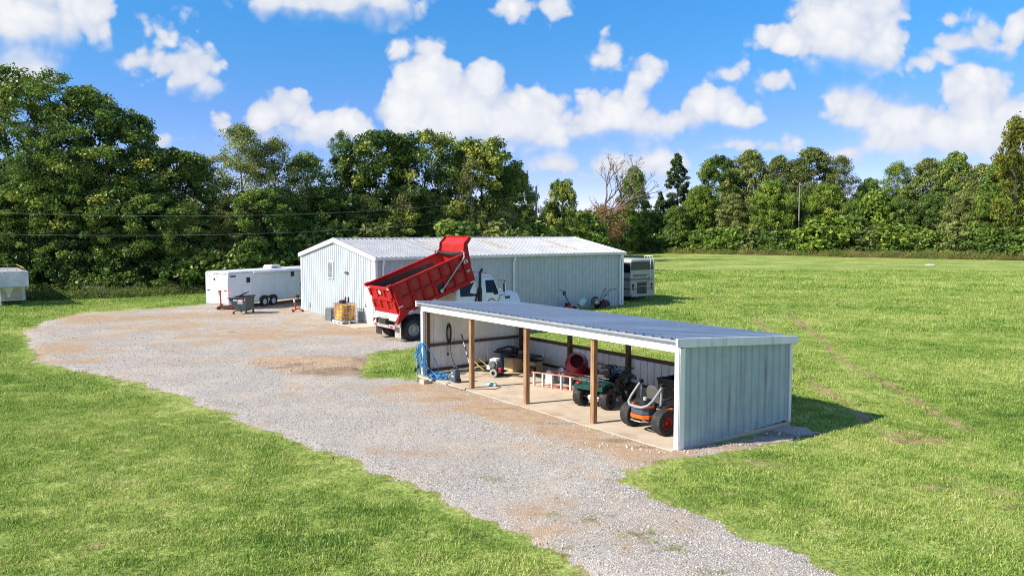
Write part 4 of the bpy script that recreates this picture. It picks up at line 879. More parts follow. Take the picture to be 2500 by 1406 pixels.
MB().add([(x, y + .025, z + .01) for x, y, z in ws] + [(x, y + .005, z + .01) for x, y, z in ws], [(0, 1, 2, 3), (7, 6, 5, 4), (0, 4, 5, 1), (1, 5, 6, 2), (2, 6, 7, 3), (3, 7, 4, 0)]).build('windscreen', M_glass, cab)
MB().box(-.85, .85, 2.475, 2.5, 2.2, 2.7).build('back_window', M_glass, cab)
for s in (-1, 1):
    st = MB(); st.tube([(s * 1.2, 3.86, .9), (s * 1.2, 3.86, 1.1), (s * 1.2, 3.86, 2.38)], .105, 14); st.tube([(s * 1.2, 3.86, 2.38), (s * 1.2, 3.86, 3.12), (s * 1.2, 3.92, 3.24), (s * 1.2, 4.0, 3.34)], .07, 12); st.build('exhaust_stack', M_chassis, tr, smooth=45)
    MB().bar((s * 1.18, 3.5, 1.35), (s * 1.18, 3.8, 2.42), .07, .05).build('stack_bracket', M_black, tr)
    mr_ = MB(); mr_.tube([(s * 1.13, 5.05, 2.72), (s * 1.45, 5.2, 2.74), (s * 1.5, 5.26, 2.68)], .016, 6); mr_.tube([(s * 1.13, 5.15, 1.95), (s * 1.42, 5.24, 2.0)], .016, 6); mr_.tube([(s * 1.45, 5.22, 2.74), (s * 1.43, 5.22, 1.98)], .014, 6); mb_ = mr_.build('mirror_arm', M_black, tr)
    MB().cbox((s * 1.48, 5.2, 2.38), (.2, .07, .48)).build('mirror', M_chrome, mb_, bevel=.02)
    MB().tube([(s * 1.15, 5.16, 1.9), (s * 1.18, 5.02, 1.62), (s * 1.2, 4.96, 1.55)], .014, 6).build('grab_handle', M_black, cab)
for k in (-2, -1, 0, 1, 2): MB().cbox((k * .34, 4.55, 3.11), (.12, .1, .05)).build('roof_marker', M_amber, cab, bevel=.01)
MB().lathe([(0, .0), (.09, 0), (.1, .07), (.05, .13), (0, .13)], (.7, 3.0, 3.08), 'Z', 10).build('beacon', M_white, cab)
lr = (math.pi / 2, 0, math.pi / 2)
text('lettering', 'J', .34, M_drum, cab, (1.162, 4.62, 1.56), lr, sx=.8)
for k in range(9):      # the curved line of small letters above and below the initial reads as dark arcs
    a = rad(35 + 110 * k / 8)
    for sg, rr_ in ((1, .235), (-1, .235)):
        MB().cbox((1.154, 4.62 + math.cos(a) * rr_, 1.56 + sg * math.sin(a) * rr_), (.012, .036, .05), (-(a - math.pi / 2) * -1 * sg, 0, 0)).build('emblem_stroke', M_drum, cab) if (sg > 0 or 2 <= k <= 6) else None

# ---------------------------------------------------------------- enclosed trailer
TD = rad(63 - 90)
tl = thing('enclosed_trailer', 'long white enclosed cargo trailer parked behind the workshop gable', 'trailer', (-18.9, 51.4, .03), TD)
# local: Y forward, X to the right; rear right corner at the origin
W_, L_, Z0, Z1 = 2.15, 8.6, .36, 2.5
MB().box(-W_, 0, 0, L_, Z0, Z1).build('box_body', M_white2, tl, bevel=.04)
MB().prism([(-W_ - .02, Z1 + .004), (.02, Z1 + .004), (-.12, Z1 + .06), (-W_ / 2, Z1 + .085), (-W_ + .12, Z1 + .06)], 0, L_, 'XZ').build('roof', M_white2, tl)
MB().box(.002, .03, 0, L_, Z1 - .09, Z1 + .02).build('roof_rail', M_silver, tl); MB().box(.002, .03, .05, L_, Z0 - .02, Z0 + .07).build('skirt_rail', M_silver, tl)
MB().tube([(.1, 2.1, Z1 - .1), (.1, 7.4, Z1 - .1)], .085, 12).build('awning_roll', M_trim, tl, smooth=40)
MB().box(.003, .05, 2.05, 2.13, .5, Z1 - .15).build('awning_arm', M_trim, tl); MB().box(.003, .05, 7.3, 7.38, .5, Z1 - .15).build('awning_arm', M_trim, tl)
for y in (1.15, 3.0, 4.2, 5.4, 6.4): MB().box(.002, .006, y, y + .012, Z0 + .1, Z1 - .12).build('panel_seam', M_silver, tl)
for y0, z0 in ((1.55, 1.75), (5.85, 1.95)):
    wf = MB().box(.003, .035, y0, y0 + .34, z0, z0 + .36).build('window', M_black, tl, bevel=.01); MB().box(.036, .04, y0 + .05, y0 + .29, z0 + .05, z0 + .31).build('pane', M_glass, wf)
sd = MB().box(.003, .03, 6.75, 7.25, Z0 + .1, Z1 - .25).build('side_door', M_white, tl); MB().box(.031, .06, 6.8, 6.86, 1.25, 1.4).build('handle', M_blackp, sd)
MB().box(.003, .02, .12, .62, Z1 - .32, Z1 - .2).build('maker_plate', M_bluegrey, tl)
rd = MB().box(-W_ + .1, -.1, -.035, -.001, Z0 + .05, Z1 - .17).build('ramp_door', M_white, tl, bevel=.01)
for x in (-1.85, -.3): MB().box(x - .12, x + .12, -.07, -.037, 1.28, 1.33).build('door_latch', M_black, rd)
for x in (-1.75, -1.1): MB().box(x - .03, x + .03, -.05, -.037, Z1 - .3, Z1 - .24).build('hinge', M_black, rd)
MB().lathe([(0, 0), (.085, 0), (.085, .02), (0, .02)], (-1.28, -.06, Z1 - .45), 'Y', 14).build('badge', M_black, rd)
MB().box(-1.15, -.95, -.045, -.037, Z1 - .48, Z1 - .42).build('badge', M_silver, rd)
MB().box(-2.0, -1.7, -.045, -.037, .62, .85).build('number_plate', M_sign_wh, rd)
for x in (-W_ + .02, -.09): MB().box(x, x + .07, -.03, -.001, Z0, Z1).build('corner_post', M_silver, tl)
MB().box(-W_ + .1, -.1, -.04, -.001, Z1 - .15, Z1 - .01).build('header', M_silver, tl)
for x in (-1.9, -1.25, -1.07, -.9, -.25): MB().box(x - .035, x + .035, -.06, -.042, Z1 - .1, Z1 - .06).build('marker_light', M_redlens, tl)
MB().box(-.02, .012, -.032, -.0, .7, 1.6).build('tail_strip', M_redlens, tl)
for y in (3.15, 4.0):
    wheel(tl, (.0, y, .33), .345, .2, .19, M_rubber, M_rim_w, 1, bolts=5, dish=.3); wheel(tl, (-W_, y, .33), .345, .2, .19, M_rubber, M_rim_w, -1, dish=.3)
arch = [(2.68, .36), (2.72, .62), (2.95, .78), (3.3, .78), (3.57, .7), (3.85, .78), (4.2, .78), (4.43, .62), (4.47, .36)]
MB().prism(arch, .012, .03).build('wheel_well', M_black, tl); MB().prism([(3.4, .36), (3.57, .62), (3.75, .36)], .031, .05).build('well_trim', M_silver, tl)
ac = MB(); ac.loft([[(x, y, z) for x, y in ((-1.45, a), (-.7, a), (-.7, b_), (-1.45, b_))] for a, b_, z in ((4.6, 5.6, Z1 + .06), (4.6, 5.6, Z1 + .2), (4.7, 5.45, Z1 + .32))]); aco = ac.build('roof_unit', M_trim, tl, bevel=.03)
for k in range(5): MB().box(-.699, -.69, 4.72, 5.25, Z1 + .1 + k * .022, Z1 + .112 + k * .022).build('grille_bar', M_condgrey, aco)
MB().bar((-W_ / 2, L_, .5), (-W_ / 2, L_ + 1.2, .5), .12, .12).build('drawbar', M_chassis, tl)

# ---------------------------------------------------------------- dumpster
g = gnd(570, 770)
dp = thing('dumpster', 'dark green wheeled dumpster with black lids and red placard', 'dumpster', (-17.25, 48.75, .03), rad(-4)); dp.scale = (.84, .72, .93)
# profile in XZ (slanted front at the left), pulled along Y
pr = [(-.32, .22), (.42, .22), (.52, 1.16), (-.92, 1.1), (-.82, 1.0)]
o = MB().prism(pr, 0, 1.75, 'XZ').build('bin', M_dump, dp, bevel=.015)
MB().bar((-.80, -.02, .98), (.1, -.02, .34), .05, .09).build('brace', M_dump, dp); MB().bar((-.95, -.03, 1.1), (.55, -.03, 1.16), .07, .07).build('rim_bar', M_dump, dp)
MB().bar((.56, -.02, 1.16), (.56, 1.77, 1.16), .07, .07).build('rim_bar', M_dump, dp)
MB().add([(.52, .05, 1.24), (-.12, .05, 1.22), (-.12, .85, 1.22), (.52, .85, 1.26), (.52, .05, 1.27), (-.12, .05, 1.25), (-.12, .85, 1.25), (.52, .85, 1.29)], [(0, 1, 2, 3), (7, 6, 5, 4), (0, 4, 5, 1), (1, 5, 6, 2), (2, 6, 7, 3), (3, 7, 4, 0)]).build('lid', M_lid, dp)
MB().bar((-.28, .45, 1.2), (.42, .45, 1.5), .78, .035).build('lid', M_lid, dp); MB().bar((-.9, 1.3, 1.16), (.5, 1.3, 1.22), .8, .03).build('lid', M_lid, dp)
MB().box(.42, .6, .0, 1.75, 1.2, 1.25).build('lid_hinge', M_lid, dp)
pl = MB().box(-.17, .21, -.012, -.003, .72, 1.02).build('placard', M_sign_wh, dp); MB().box(-.15, .19, -.018, -.013, .74, 1.0).build('placard_field', M_sign_red, pl)
for z, h_, x0, x1 in ((.92, .09, -.12, .16), (.83, .022, -.13, .17), (.79, .022, -.12, .16)):
    MB().box(x0, x1, -.022, -.019, z - h_ / 2, z + h_ / 2).build('lettering_line', M_sign_wh, pl)
MB().box(-.52, -.24, -.012, -.003, .93, 1.0).build('sticker', M_sign_wh, dp); MB().box(.36, .40, -.012, -.003, .95, 1.06).build('sticker', M_sign_wh, dp)
for x, y in ((-.5, .08), (-.5, 1.65), (.46, .12), (.46, 1.65)):
    MB().bar((x, y, .22), (x + (.18 if x < 0 else -.06), y, .26), .1, .05).build('caster_bracket', M_black, dp)
    MB().lathe([(.02, -.025), (.085, -.03), (.095, 0), (.085, .03), (.02, .025)], (x - .03, y, .1), 'Y', 14).build('caster', M_rubber, dp, smooth=40); MB().bar((x - .02, y, .1), (x + .02, y, .24), .07, .03).build('caster_fork', M_black, dp)

# ---------------------------------------------------------------- jacks
g = gnd(540, 757)
jk = thing('floor_jack', 'red long-bodied floor jack with upright handle in front of trailer doors', 'jack', (g.x, g.y, .03), rad(4))
MB().loft([[(x, y, z) for y, z in ((-.16, .1), (.16, .1), (.13, h_), (-.13, h_))] for x, h_ in ((-.1, .3), (.35, .26), (.8, .34), (1.15, .24))]).build('frame', M_rust, jk, bevel=.02)
MB().box(.62, 1.12, -.19, -.17, .12, .36).build('side_plate', M_jackred, jk); MB().lathe([(.0, .34), (.09, .34), (.1, .4), (0, .4)], (1.0, 0, 0), 'Z', 12).build('saddle', M_chassis, jk)
MB().tube([(.02, 0, .2), (.0, 0, 1.15)], [.095, .085], 12).build('handle', M_jackred, jk, smooth=40); MB().box(-.14, .1, -.09, .09, 1.15, 1.3).build('handle_grip', M_jackred, jk, bevel=.02); MB().tube([(-.08, 0, 1.05), (-.22, 0, 1.04)], .02, 6).build('lever', M_chassis, jk)
for x, y in ((-.12, -.2), (-.12, .2), (1.05, -.2), (1.05, .2)): MB().lathe([(.02, -.04), (.11, -.04), (.12, 0), (.11, .04), (.02, .04)], (x, y, .12), 'Y', 16).build('wheel', M_chassis, jk, smooth=40)
g = gnd(727, 762)
ja = thing('transmission_jack', 'red and white standing jack tool beside the workshop corner', 'jack', (g.x, g.y, .03), rad(20))
b = MB(); b.bar((-.3, -.25, .08), (0, 0, .2), .07, .05); b.bar((.3, -.25, .08), (0, 0, .2), .07, .05); b.bar((-.3, .3, .08), (0, 0, .2), .07, .05); b.bar((.3, .3, .08), (0, 0, .2), .07, .05); b.build('base_leg_frame', M_jackred, ja)
MB().tube([(-.12, 0, .18), (-.2, 0, .62)], .05, 10).build('column', M_jackred, ja, smooth=40); MB().tube([(-.2, 0, .62), (-.22, 0, .85)], .05, 10).build('sleeve', M_trim, ja, smooth=40); MB().tube([(-.22, 0, .85), (-.2, 0, 1.05), (-.12, 0, 1.1)], .042, 8).build('handle', M_jackred, ja)
MB().tube([(.1, 0, .2), (.05, 0, .95)], .02, 6).build('pump_rod', M_chassis, ja); MB().cbox((.02, 0, 1.0), (.22, .2, .2)).build('head', M_black, ja, bevel=.03)
for x, y in ((-.3, -.25), (.3, -.25), (-.3, .3), (.3, .3)): MB().lathe([(.01, -.025), (.07, -.025), (.07, .025), (.01, .025)], (x, y, .07), 'Y', 12).build('wheel', M_chassis, ja)

# ---------------------------------------------------------------- liquid tote, cabinet, fuel can box
tt = thing('liquid_tote', 'caged plastic tank of amber liquid on a pallet by the workshop door', 'tank', loc2(BP, -2.55, -1.5, .04), RZ)
MB().box(.06, 1.14, .06, .94, .2, 1.1).build('bottle', M_oil, tt, bevel=.09, seg=3)
MB().lathe([(.16, 1.1), (.16, 1.15), (0, 1.15)], (.6, .5, 0), 'Z', 18).build('cap', M_jug, tt)
def cage_bar(p, q, r=.011): MB().tube([p, q], r, 6).build('cage_bar', M_galv, tt)
for k in range(8):
    x = .03 + 1.14 * k / 7; cage_bar((x, .03, .17), (x, .03, 1.14)); cage_bar((x, .97, .17), (x, .97, 1.14))
for k in range(1, 6):
    y = .03 + .94 * k / 6; cage_bar((.03, y, .17), (.03, y, 1.14)); cage_bar((1.17, y, .17), (1.17, y, 1.14))
for z in (.2, .42, .66, .9, 1.14):
    for p, q in (((.02, .02), (1.18, .02)), ((1.18, .02), (1.18, .98)), ((1.18, .98), (.02, .98)), ((.02, .98), (.02, .02))): cage_bar((p[0], p[1], z), (q[0], q[1], z), .012 if z < 1.1 else .018)
cage_bar((.4, .02, 1.14), (.4, .98, 1.14), .016); cage_bar((.8, .02, 1.14), (.8, .98, 1.14), .016)
MB().box(.004, .015, .1, .62, .44, .86).build('label_plate', M_silver, tt); MB().box(-.001, .003, .28, .45, .52, .8).build('label', M_sign_wh, tt)
pal = MB(); pal.box(0, 1.2, 0, 1.0, .13, .165); [pal.box(0, 1.2, y, y + .1, .0, .03) for y in (0, .45, .9)]; [pal.box(x, x + .12, y, y + .1, .03, .13) for x in (0, .54, 1.08) for y in (0, .45, .9)]; pal.build('pallet', M_trim, tt)
bx_ = thing('tool_tray', 'black tray with red lid standing on top of the amber tank', 'tray', loc2(BP, -2.0, -1.1, 1.2), RZ)
MB().box(-.22, .22, -.15, .15, 0, .14).build('tray', M_blackp, bx_, bevel=.02); MB().box(-.12, .18, -.1, .1, .142, .19).build('red_cloth', M_sign_red, bx_, bevel=.02)
for x in (.12, .24): MB().lathe([(.055, .142 if x < .2 else 0), (.055, .27), (.02, .32), (.02, .36), (0, .36)], (x, .12 if x < .2 else .24, .02), 'Z', 10).build('bottle', M_blackp, bx_, smooth=40)
cab2 = thing('grey_cabinet', 'low grey plastic cabinet on the ground behind the amber tank', 'cabinet', loc2(BP, -3.75, -.95, .03), RZ)
MB().loft([[(x * k, y * k, z) for x, y in ((-.45, -.32), (.45, -.32), (.45, .32), (-.45, .32))] for z, k in ((0, 1.06), (.05, 1.0), (.68, .92), (.74, .8))]).build('body', M_condgrey, cab2, bevel=.03); MB().box(-.2, -.14, -.318, -.30, .4, .47).build('latch', M_chrome, cab2)

# ---------------------------------------------------------------- motorhome
rv = thing('motorhome', 'cream and dark grey motorhome parked with its rear towards the carport', 'motorhome', loc2(BP, -1.3, BL + 2.1, .0), RZ)
# local: +X is the rear end (towards the camera), Y across; rear left corner at the origin
RW, RL = 2.55, 9.5
def rr(x, z0, z1, w0=0.0): return [(x, w0, z0), (x, RW - w0, z0), (x, RW, z0 + .25), (x, RW, z1 - .2), (x, RW - .22, z1), (x, .22, z1), (x, 0, z1 - .2), (x, 0, z0 + .25)]
MB().loft([rr(-RL, .5, 3.05, .05), rr(-RL + .4, .42, 3.22), rr(-.35, .42, 3.22), rr(-.05, .46, 3.16, .05), rr(.0, .5, 3.05, .1)]).build('body', M_rv, rv, smooth=30)
MB().box(-.0, .02, .05, RW - .05, 2.4, 3.02).build('rear_window_band', M_rvd, rv, bevel=.03); MB().box(.003, .016, .03, RW - .03, 1.62, 1.8).build('rear_stripe', M_rvs, rv)
for s, y0 in ((0, -.018), (1, RW + .003)):
    MB().box(-RL + .8, -.02, y0, y0 + .015, 2.2, 2.95).build('side_window_band', M_glass, rv); MB().box(-RL + .3, -.02, y0, y0 + .015, 1.6, 1.82).build('side_stripe', M_rvs, rv); MB().box(-RL + .3, -.02, y0, y0 + .015, .95, 1.02).build('side_stripe', M_rvd, rv)
text('lettering', 'EXPEDITION', .27, M_black, rv, (.02, .98, 1.98), (math.pi / 2, 0, math.pi / 2), sx=.95)
gr = MB().box(.003, .03, .72, 1.72, .62, 1.42).build('engine_grille', M_black, rv, bevel=.02)
for k in range(6): MB().box(.031, .045, .78 + k * .155, .81 + k * .155, .66, 1.14).build('grille_bar', M_condgrey, gr)
MB().box(.031, .05, .68, 1.76, 1.16, 1.2).build('grille_trim', M_rv, gr); MB().box(.031, .05, .68, 1.76, 1.44, 1.5).build('grille_trim', M_rvd, gr)
for y in (.14, 2.14):
    for z in (1.28, 1.08): MB().lathe([(0, .01), (.11, .01), (.12, -.0), (.1, .03), (0, .045)], (.02, y + .13, z), 'X', 16).build('tail_light', M_redlens if z < 1.1 else M_blackp, rv, smooth=40)
    MB().box(.02, .03, y, y + .3, .9, .93).build('scuff_strip', M_rvd, rv)
MB().box(.0, .08, .05, RW - .05, .42, .62).build('rear_bumper', M_rv, rv, bevel=.03); MB().box(.003, .02, .05, .7, .96, 1.0).build('rear_stripe', M_rvd, rv); MB().box(.003, .02, 1.75, RW - .05, .96, 1.0).build('rear_stripe', M_rvd, rv)
ld = MB()
for y in (2.0, 2.32): ld.tube([(.08, y, .95), (.1, y, 3.2), (.0, y, 3.42), (-.5, y, 3.42), (-.55, y, 3.2)], .018, 6)
lad = ld.build('roof_ladder', M_trim, rv)
for k in range(7): MB().tube([(.09, 2.0, 1.15 + k * .31), (.09, 2.32, 1.15 + k * .31)], .014, 6).build('rung', M_trim, lad)
MB().tube([(.05, .55, .5), (.16, .62, .4)], .05, 8).build('tail_pipe', M_chrome, rv)
for x in (-1.9, -7.9):
    wheel(rv, (0, .0, 0), .5, .28, .28, M_rubber, M_rim, -1); rv.children[-1].rotation_euler = (0, 0, math.pi / 2); rv.children[-1].location = (x, .2, .5)
    q = clone_tree(rv.children[-1], rv); q.location = (x, RW - .2, .5); q.rotation_euler = (0, 0, -math.pi / 2)
MB().box(-RL + 1, -.4, .5, RW - .5, .22, .44).build('underbody', M_chassis, rv)
MB().loft([[(x, y, z) for x, y in ((-3.4, a), (-2.4, a), (-2.4, b_), (-3.4, b_))] for a, b_, z in ((.9, 1.7, 3.22), (.95, 1.65, 3.45))]).build('roof_unit', M_trim, rv, bevel=.04)

# ---------------------------------------------------------------- gooseneck trailer at the edge of the wood
gt = thing('gooseneck_trailer', 'old silver gooseneck stock trailer with yellow roof rail near the wood', 'trailer', (-35.85, 54.7, 0), rad(36))
# local: nose towards -Y, X across (centre at 0)
MB().box(-1.2, 1.2, -1.7, .0, 1.42, 2.5).build('nose', M_silver, gt, bevel=.03); MB().box(-1.08, 1.08, 0.003, 6.5, .38, 2.46).build('box_body', M_silver, gt, bevel=.03)
MB().box(-1.0, 1.0, -.06, -.001, .42, 1.4).build('front_panel', M_apron, gt); MB().box(.84, 1.06, -.1, -.0, .36, 1.4).build('corner_post', M_silver, gt); MB().box(-1.06, .84, -.1, -.062, .36, .44).build('sill', M_silver, gt)
nk = MB(); nk.loft([[(x * k, -1.35 + y * k, z) for x, y in ((-.3, -.3), (.3, -.3), (.3, .3), (-.3, .3))] for z, k in ((1.41, 1.0), (1.3, .95), (.98, .32), (.72, .26))]); nk.build('gooseneck', M_silver, gt)
MB().box(-.42, .42, -1.75, -.9, 1.37, 1.419).build('neck_plate', M_apron, gt); MB().tube([(-.45, -.9, 1.4), (-.45, -.9, .45)], .065, 10).build('jack_leg', M_silver, gt, smooth=40); MB().tube([(-.45, -.9, .45), (-.45, -.9, .0)], .05, 10).build('jack_foot', M_galv, gt, smooth=40)
rl = MB(); rl.tube([(-1.1, -1.6, 2.72), (.95, -1.6, 2.72), (.95, 5.8, 2.72), (-1.1, 5.8, 2.72)], .025, 6, closed=True); ro = rl.build('roof_rail', M_rail_y, gt)
for x in (-1.0, -.55, .0, .5, .95): MB().tube([(x, -1.6, 2.5), (x, -1.6, 2.72)], .02, 6).build('rail_post', M_rail_y, ro)
for x in (-.8, -.2, .35, .85): MB().box(x - .05, x + .05, -1.72, -1.702, 2.42, 2.46).build('marker_light', M_redlens, gt)
MB().tube([(1.08, .6, .62), (1.5, .5, .64), (1.52, .5, .5)], .02, 6).build('tie_bar', M_galv, gt)
for y in (3.2, 4.1):
    wheel(gt, (1.12, y, .36), .36, .2, .2, M_rubber, M_rim, 1); wheel(gt, (-1.12, y, .36), .36, .2, .2, M_rubber, M_rim, -1)
# picnic bench seen dimly under the trees
g = gnd(228, 729)
pb = thing('metal_bench_frame', 'thin pipe bench frame standing dimly under the trees', 'bench', (g.x, g.y, 0), rad(8))
MB().tube([(-.9, 0, .45), (.95, 0, .48)], .03, 6).build('seat_rail', M_condgrey, pb)
for x in (-.75, .35, .8): MB().tube([(x, 0, .0 if x != .35 else .0), (x, 0, .9)], .025, 6).build('upright', M_condgrey, pb)
MB().tube([(-.75, .1, .9), (.8, .1, .9)], .022, 6).build('top_rail', M_condgrey, pb)

# ---------------------------------------------------------------- tiller, mower and bucket by the workshop wall
tv = loc2(BP, .75, 16.6)
ti_ = thing('garden_tiller', 'dark rusty garden tiller with raised handlebars against the workshop wall', 'tiller', tv, RZ + rad(90))
# local X along wall
MB().cbox((-.55, 0, .55), (.5, .4, .42)).build('engine', M_engine, ti_, bevel=.05); MB().lathe([(0, 0), (.17, 0), (.17, .1), (0, .1)], (-.55, 0, .76), 'Z', 14).build('recoil_cover', M_black, ti_); MB().cbox((-.62, -.21, .52), (.16, .02, .14)).build('plate', M_silver, ti_)
MB().loft([[(x, y, z) for y, z in ((-.28, .18), (.28, .18), (.25, h_), (-.25, h_))] for x, h_ in ((.05, .5), (.35, .62), (.6, .46))]).build('tine_hood', M_rust, ti_, bevel=.03)
for y in (-.3, .3): wheel(ti_, (0, 0, 0), .24, .12, .1, M_rubber, M_rust, 1, lugs=10); ti_.children[-1].rotation_euler = (0, 0, math.pi / 2); ti_.children[-1].location = (-.1, y, .24)
for k in range(6): MB().bar((.35 + .2 * math.cos(k), -.2 + .08 * k, .2 + .18 * math.sin(k)), (.35, -.2 + .08 * k, .2), .03, .06).build('tine', M_rust, ti_)
for s in (-1, 1): MB().tube([(-.1, s * .1, .5), (.25, s * .15, 1.0), (.55, s * .28, 1.3), (.95 - .3 * (s > 0), s * .33, 1.36), (1.1 - .3 * (s > 0), s * .33, 1.25)], .02, 6).build('handlebar', M_black, ti_)
MB().tube([(.2, 0, .9), (.7, 0, .92)], .018, 6).build('shift_lever', M_black, ti_)
mv = loc2(BP, .85, 13.6)
tm = thing('trimmer_mower', 'orange-red walk-behind trimmer mower with one tall black handle', 'mower', mv, RZ + rad(90))
MB().loft([[(x, y, z) for y, z in ((-.28, .14), (.28, .14), (.22, h_), (-.22, h_))] for x, h_ in ((-.5, .26), (-.2, .42), (.15, .4), (.4, .22))]).build('deck', mat('mower_red', (.48, .05, .02), .45), tm, bevel=.04)
MB().cbox((-.1, 0, .5), (.3, .3, .2)).build('engine', M_black, tm, bevel=.04)
MB().tube([(.15, 0, .35), (-.35, 0, 1.1), (-.45, 0, 1.3)], .03, 8).build('handle_tube', M_black, tm); MB().cbox((-.42, 0, 1.25), (.2, .12, .26)).build('control_box', M_black, tm, bevel=.03); MB().tube([(-.45, 0, 1.35), (-.75, -.02, 1.48), (-.95, -.02, 1.54)], .022, 6).build('handlebar', M_black, tm)
for y in (-.3, .3): wheel(tm, (0, 0, 0), .2, .07, .1, M_rubber, M_black, 1); tm.children[-1].rotation_euler = (0, 0, math.pi / 2); tm.children[-1].location = (.2, y, .2)
bk = thing('white_bucket', 'pale bucket tipped over between the trimmer mower and the tiller', 'bucket', loc2(BP, .95, 14.5, .05), RZ + rad(90))
MB().lathe([(0, 0), (.2, 0), (.25, .5), (.27, .5), (.27, .53), (.24, .53), (.19, .02), (0, .02)], (-.1, 0, .35), 'Z', 20, (0, rad(48), 0)).build('pail', M_teal, bk, smooth=35)

# ---------------------------------------------------------------- utility poles and wires
def pole(label, x, y, h, arm=None):
    p = thing('utility_pole', label, 'pole', (x, y, 0), 0, 'utility poles')
    MB().tube([(0, 0, -.3), (.03, 0, h * .5), (.0, 0, h)], [.17, .145, .115], 10).build('shaft', M_pole, p, smooth=40)
    return p
P1 = Vector((2.75, 88, 0)); P2H = 13.9
p1 = pole('wooden utility pole with a grey transformer behind the workshop roof', P1.x, P1.y, 10.3)
MB().lathe([(0, 0), (.2, 0), (.22, .05), (.22, .72), (.2, .8), (.06, .84), (0, .84)], (.4, -.1, 7.3), 'Z', 14).build('transformer', M_silver, p1, smooth=40)
MB().bar((.1, 0, 7.7), (.35, -.05, 7.7), .08, .1).build('bracket', M_galv, p1); MB().cbox((-.25, 0, 9.75), (.5, .09, .1)).build('crossarm', M_pole, p1); MB().tube([(.08, 0, 10.25), (.08, 0, 10.6)], .05, 8).build('insulator', M_jug, p1); MB().tube([(-.45, 0, 9.8), (-.45, 0, 10.0)], .045, 8).build('insulator', M_silver, p1)
MB().tube([(.2, -.1, 8.2), (.22, -.1, 8.6), (.1, -.05, 9.6)], .02, 5).build('lead', M_black, p1)
q2 = at_y(1952, 470, 169); P2 = Vector((q2.x, 169, 0))
p2 = pole('bare grey utility pole rising from the hedge across the field', P2.x, P2.y, 15.7)
MB().cbox((.0, -.1, 15.2), (.5, .1, .3)).build('bracket', M_galv, p2)
def wire(label, a, b_, sag, r=.008):
    a, b_ = Vector(a), Vector(b_); n = 40
    pts = [a.lerp(b_, k / n) - Z * (sag * 4 * (k / n) * (1 - k / n)) for k in range(n + 1)]
    o = MB().tube(pts, r, 5).build('power_line', M_wire); return tag(o, label, 'wire', 'power lines')
wire('upper power line slung across the dark left wood', (P1.x, P1.y, 9.4), (-58, 38, 8.6), 2.5)
wire('lower power line slung across the dark left wood', (P1.x, P1.y, 7.4), (-58, 38, 6.9), 2.2)
g = gnd(2272, 648)
MB_ = MB().lathe([(0, 0), (.75, 0), (.7, .14), (0, .2)], (g.x, g.y, .0), 'Z', 14).build('well_cover', M_trim); tag(MB_, 'small white round cover lying far out on the lawn', 'cover')

# ---------------------------------------------------------------- things kept in the carport
PZ = .056
def inport(x, y, z=PZ): return loc2(CP, x, y, z)
# zero-turn mower, seen from behind; local Y forward
zm = thing('zero_turn_mower', 'orange zero-turn mower with folded grey roll bar at the carport end', 'mower', inport(-1.6, .72), RZ + rad(-3))
for s in (-1, 1):
    wheel(zm, (s * .60, 0, .335), .335, .31, .17, M_rubber, M_jackred, s, lugs=26, lug_h=.006, lug_skew=.18, dish=.5, bolts=5)
    wheel(zm, (s * .42, 1.75, .15), .15, .14, .07, M_rubber, M_blackp, s)
    MB().bar((s * .42, 1.75, .2), (s * .42, 1.5, .5), .06, .06).build('caster_fork', M_black, zm); MB().bar((s * .42, 1.5, .5), (s * .38, .4, .46), .08, .08).build('frame_rail', M_black, zm)
    fd = MB(); fd.loft([[(s * .30, y, z), (s * .60, y, z + .005), (s * .61, y, z - .025), (s * .30, y, z - .03)] for y, z in ((.02, .70), (.2, .745), (.55, .74), (.8, .66))]); fd.build('fender', M_blackp, zm, bevel=.01)
    MB().tube([(s * .3, .7, .6), (s * .33, .78, .95), (s * .12, .8, 1.02)], .017, 6).build('steering_lever', M_black, zm)
    MB().tube([(s * .3, .25, .78), (s * .35, .5, .86)], .035, 8).build('armrest', M_blackp, zm)
eng = MB().cbox((0, -.12, .55), (.5, .42, .34)).build('engine', M_black, zm, bevel=.05); MB().lathe([(0, .0), (.19, 0), (.19, .1), (.15, .13), (0, .13)], (0, -.1, .72), 'Z', 18).build('air_shroud', M_blackp, eng, smooth=40); MB().lathe([(0, 0), (.05, 0), (.05, .08), (0, .08)], (.1, -.2, .85), 'Z', 10).build('filler_cap', M_silver, eng)
def bow(z, h_, m, nm, r=.36, d=.42):
    pts = [(-r, -.12), (-r * .92, -.28), (-r * .6, -d), (0, -d - .03), (r * .6, -d), (r * .92, -.28), (r, -.12)]
    MB().loft([[(x, y, z), (x, y, z + h_), (x * .88, y * .88 + .02, z + h_), (x * .88, y * .88 + .02, z)] for x, y in pts]).build(nm, m, zm, bevel=.012)
bow(.66, .06, M_orange, 'guard_top'); bow(.38, .1, M_orange, 'guard_bottom'); bow(.49, .16, M_bluegrey, 'guard_band', .345, .4); bow(.30, .03, M_galv, 'bumper_bar', .33, .45)
MB().box(-.3, .3, -.2, .6, .3, .42).build('chassis', M_black, zm)
MB().box(-.62, .62, .75, 1.5, .16, .3).build('mowing_deck', M_orange, zm, bevel=.05); MB().box(-.25, .25, 1.2, 1.7, .32, .38).build('foot_plate', M_black, zm)
MB().loft([[(x * k, y, z) for x, y, z in ((-.24, .28, .58), (.24, .28, .58), (.26, .78, .6), (-.26, .78, .6))] if False else [(-.25 * k, .28, zz), (.25 * k, .28, zz), (.25 * k, .8, zz), (-.25 * k, .8, zz)] for k, zz in ((.9, .55), (1, .6), (1, .66), (.9, .7))]).build('seat_cushion', M_seat, zm, bevel=.03)
bkp = [(-.24, .70), (-.25, .95), (-.2, 1.1), (-.1, 1.17), (.1, 1.17), (.2, 1.1), (.25, .95), (.24, .70)]
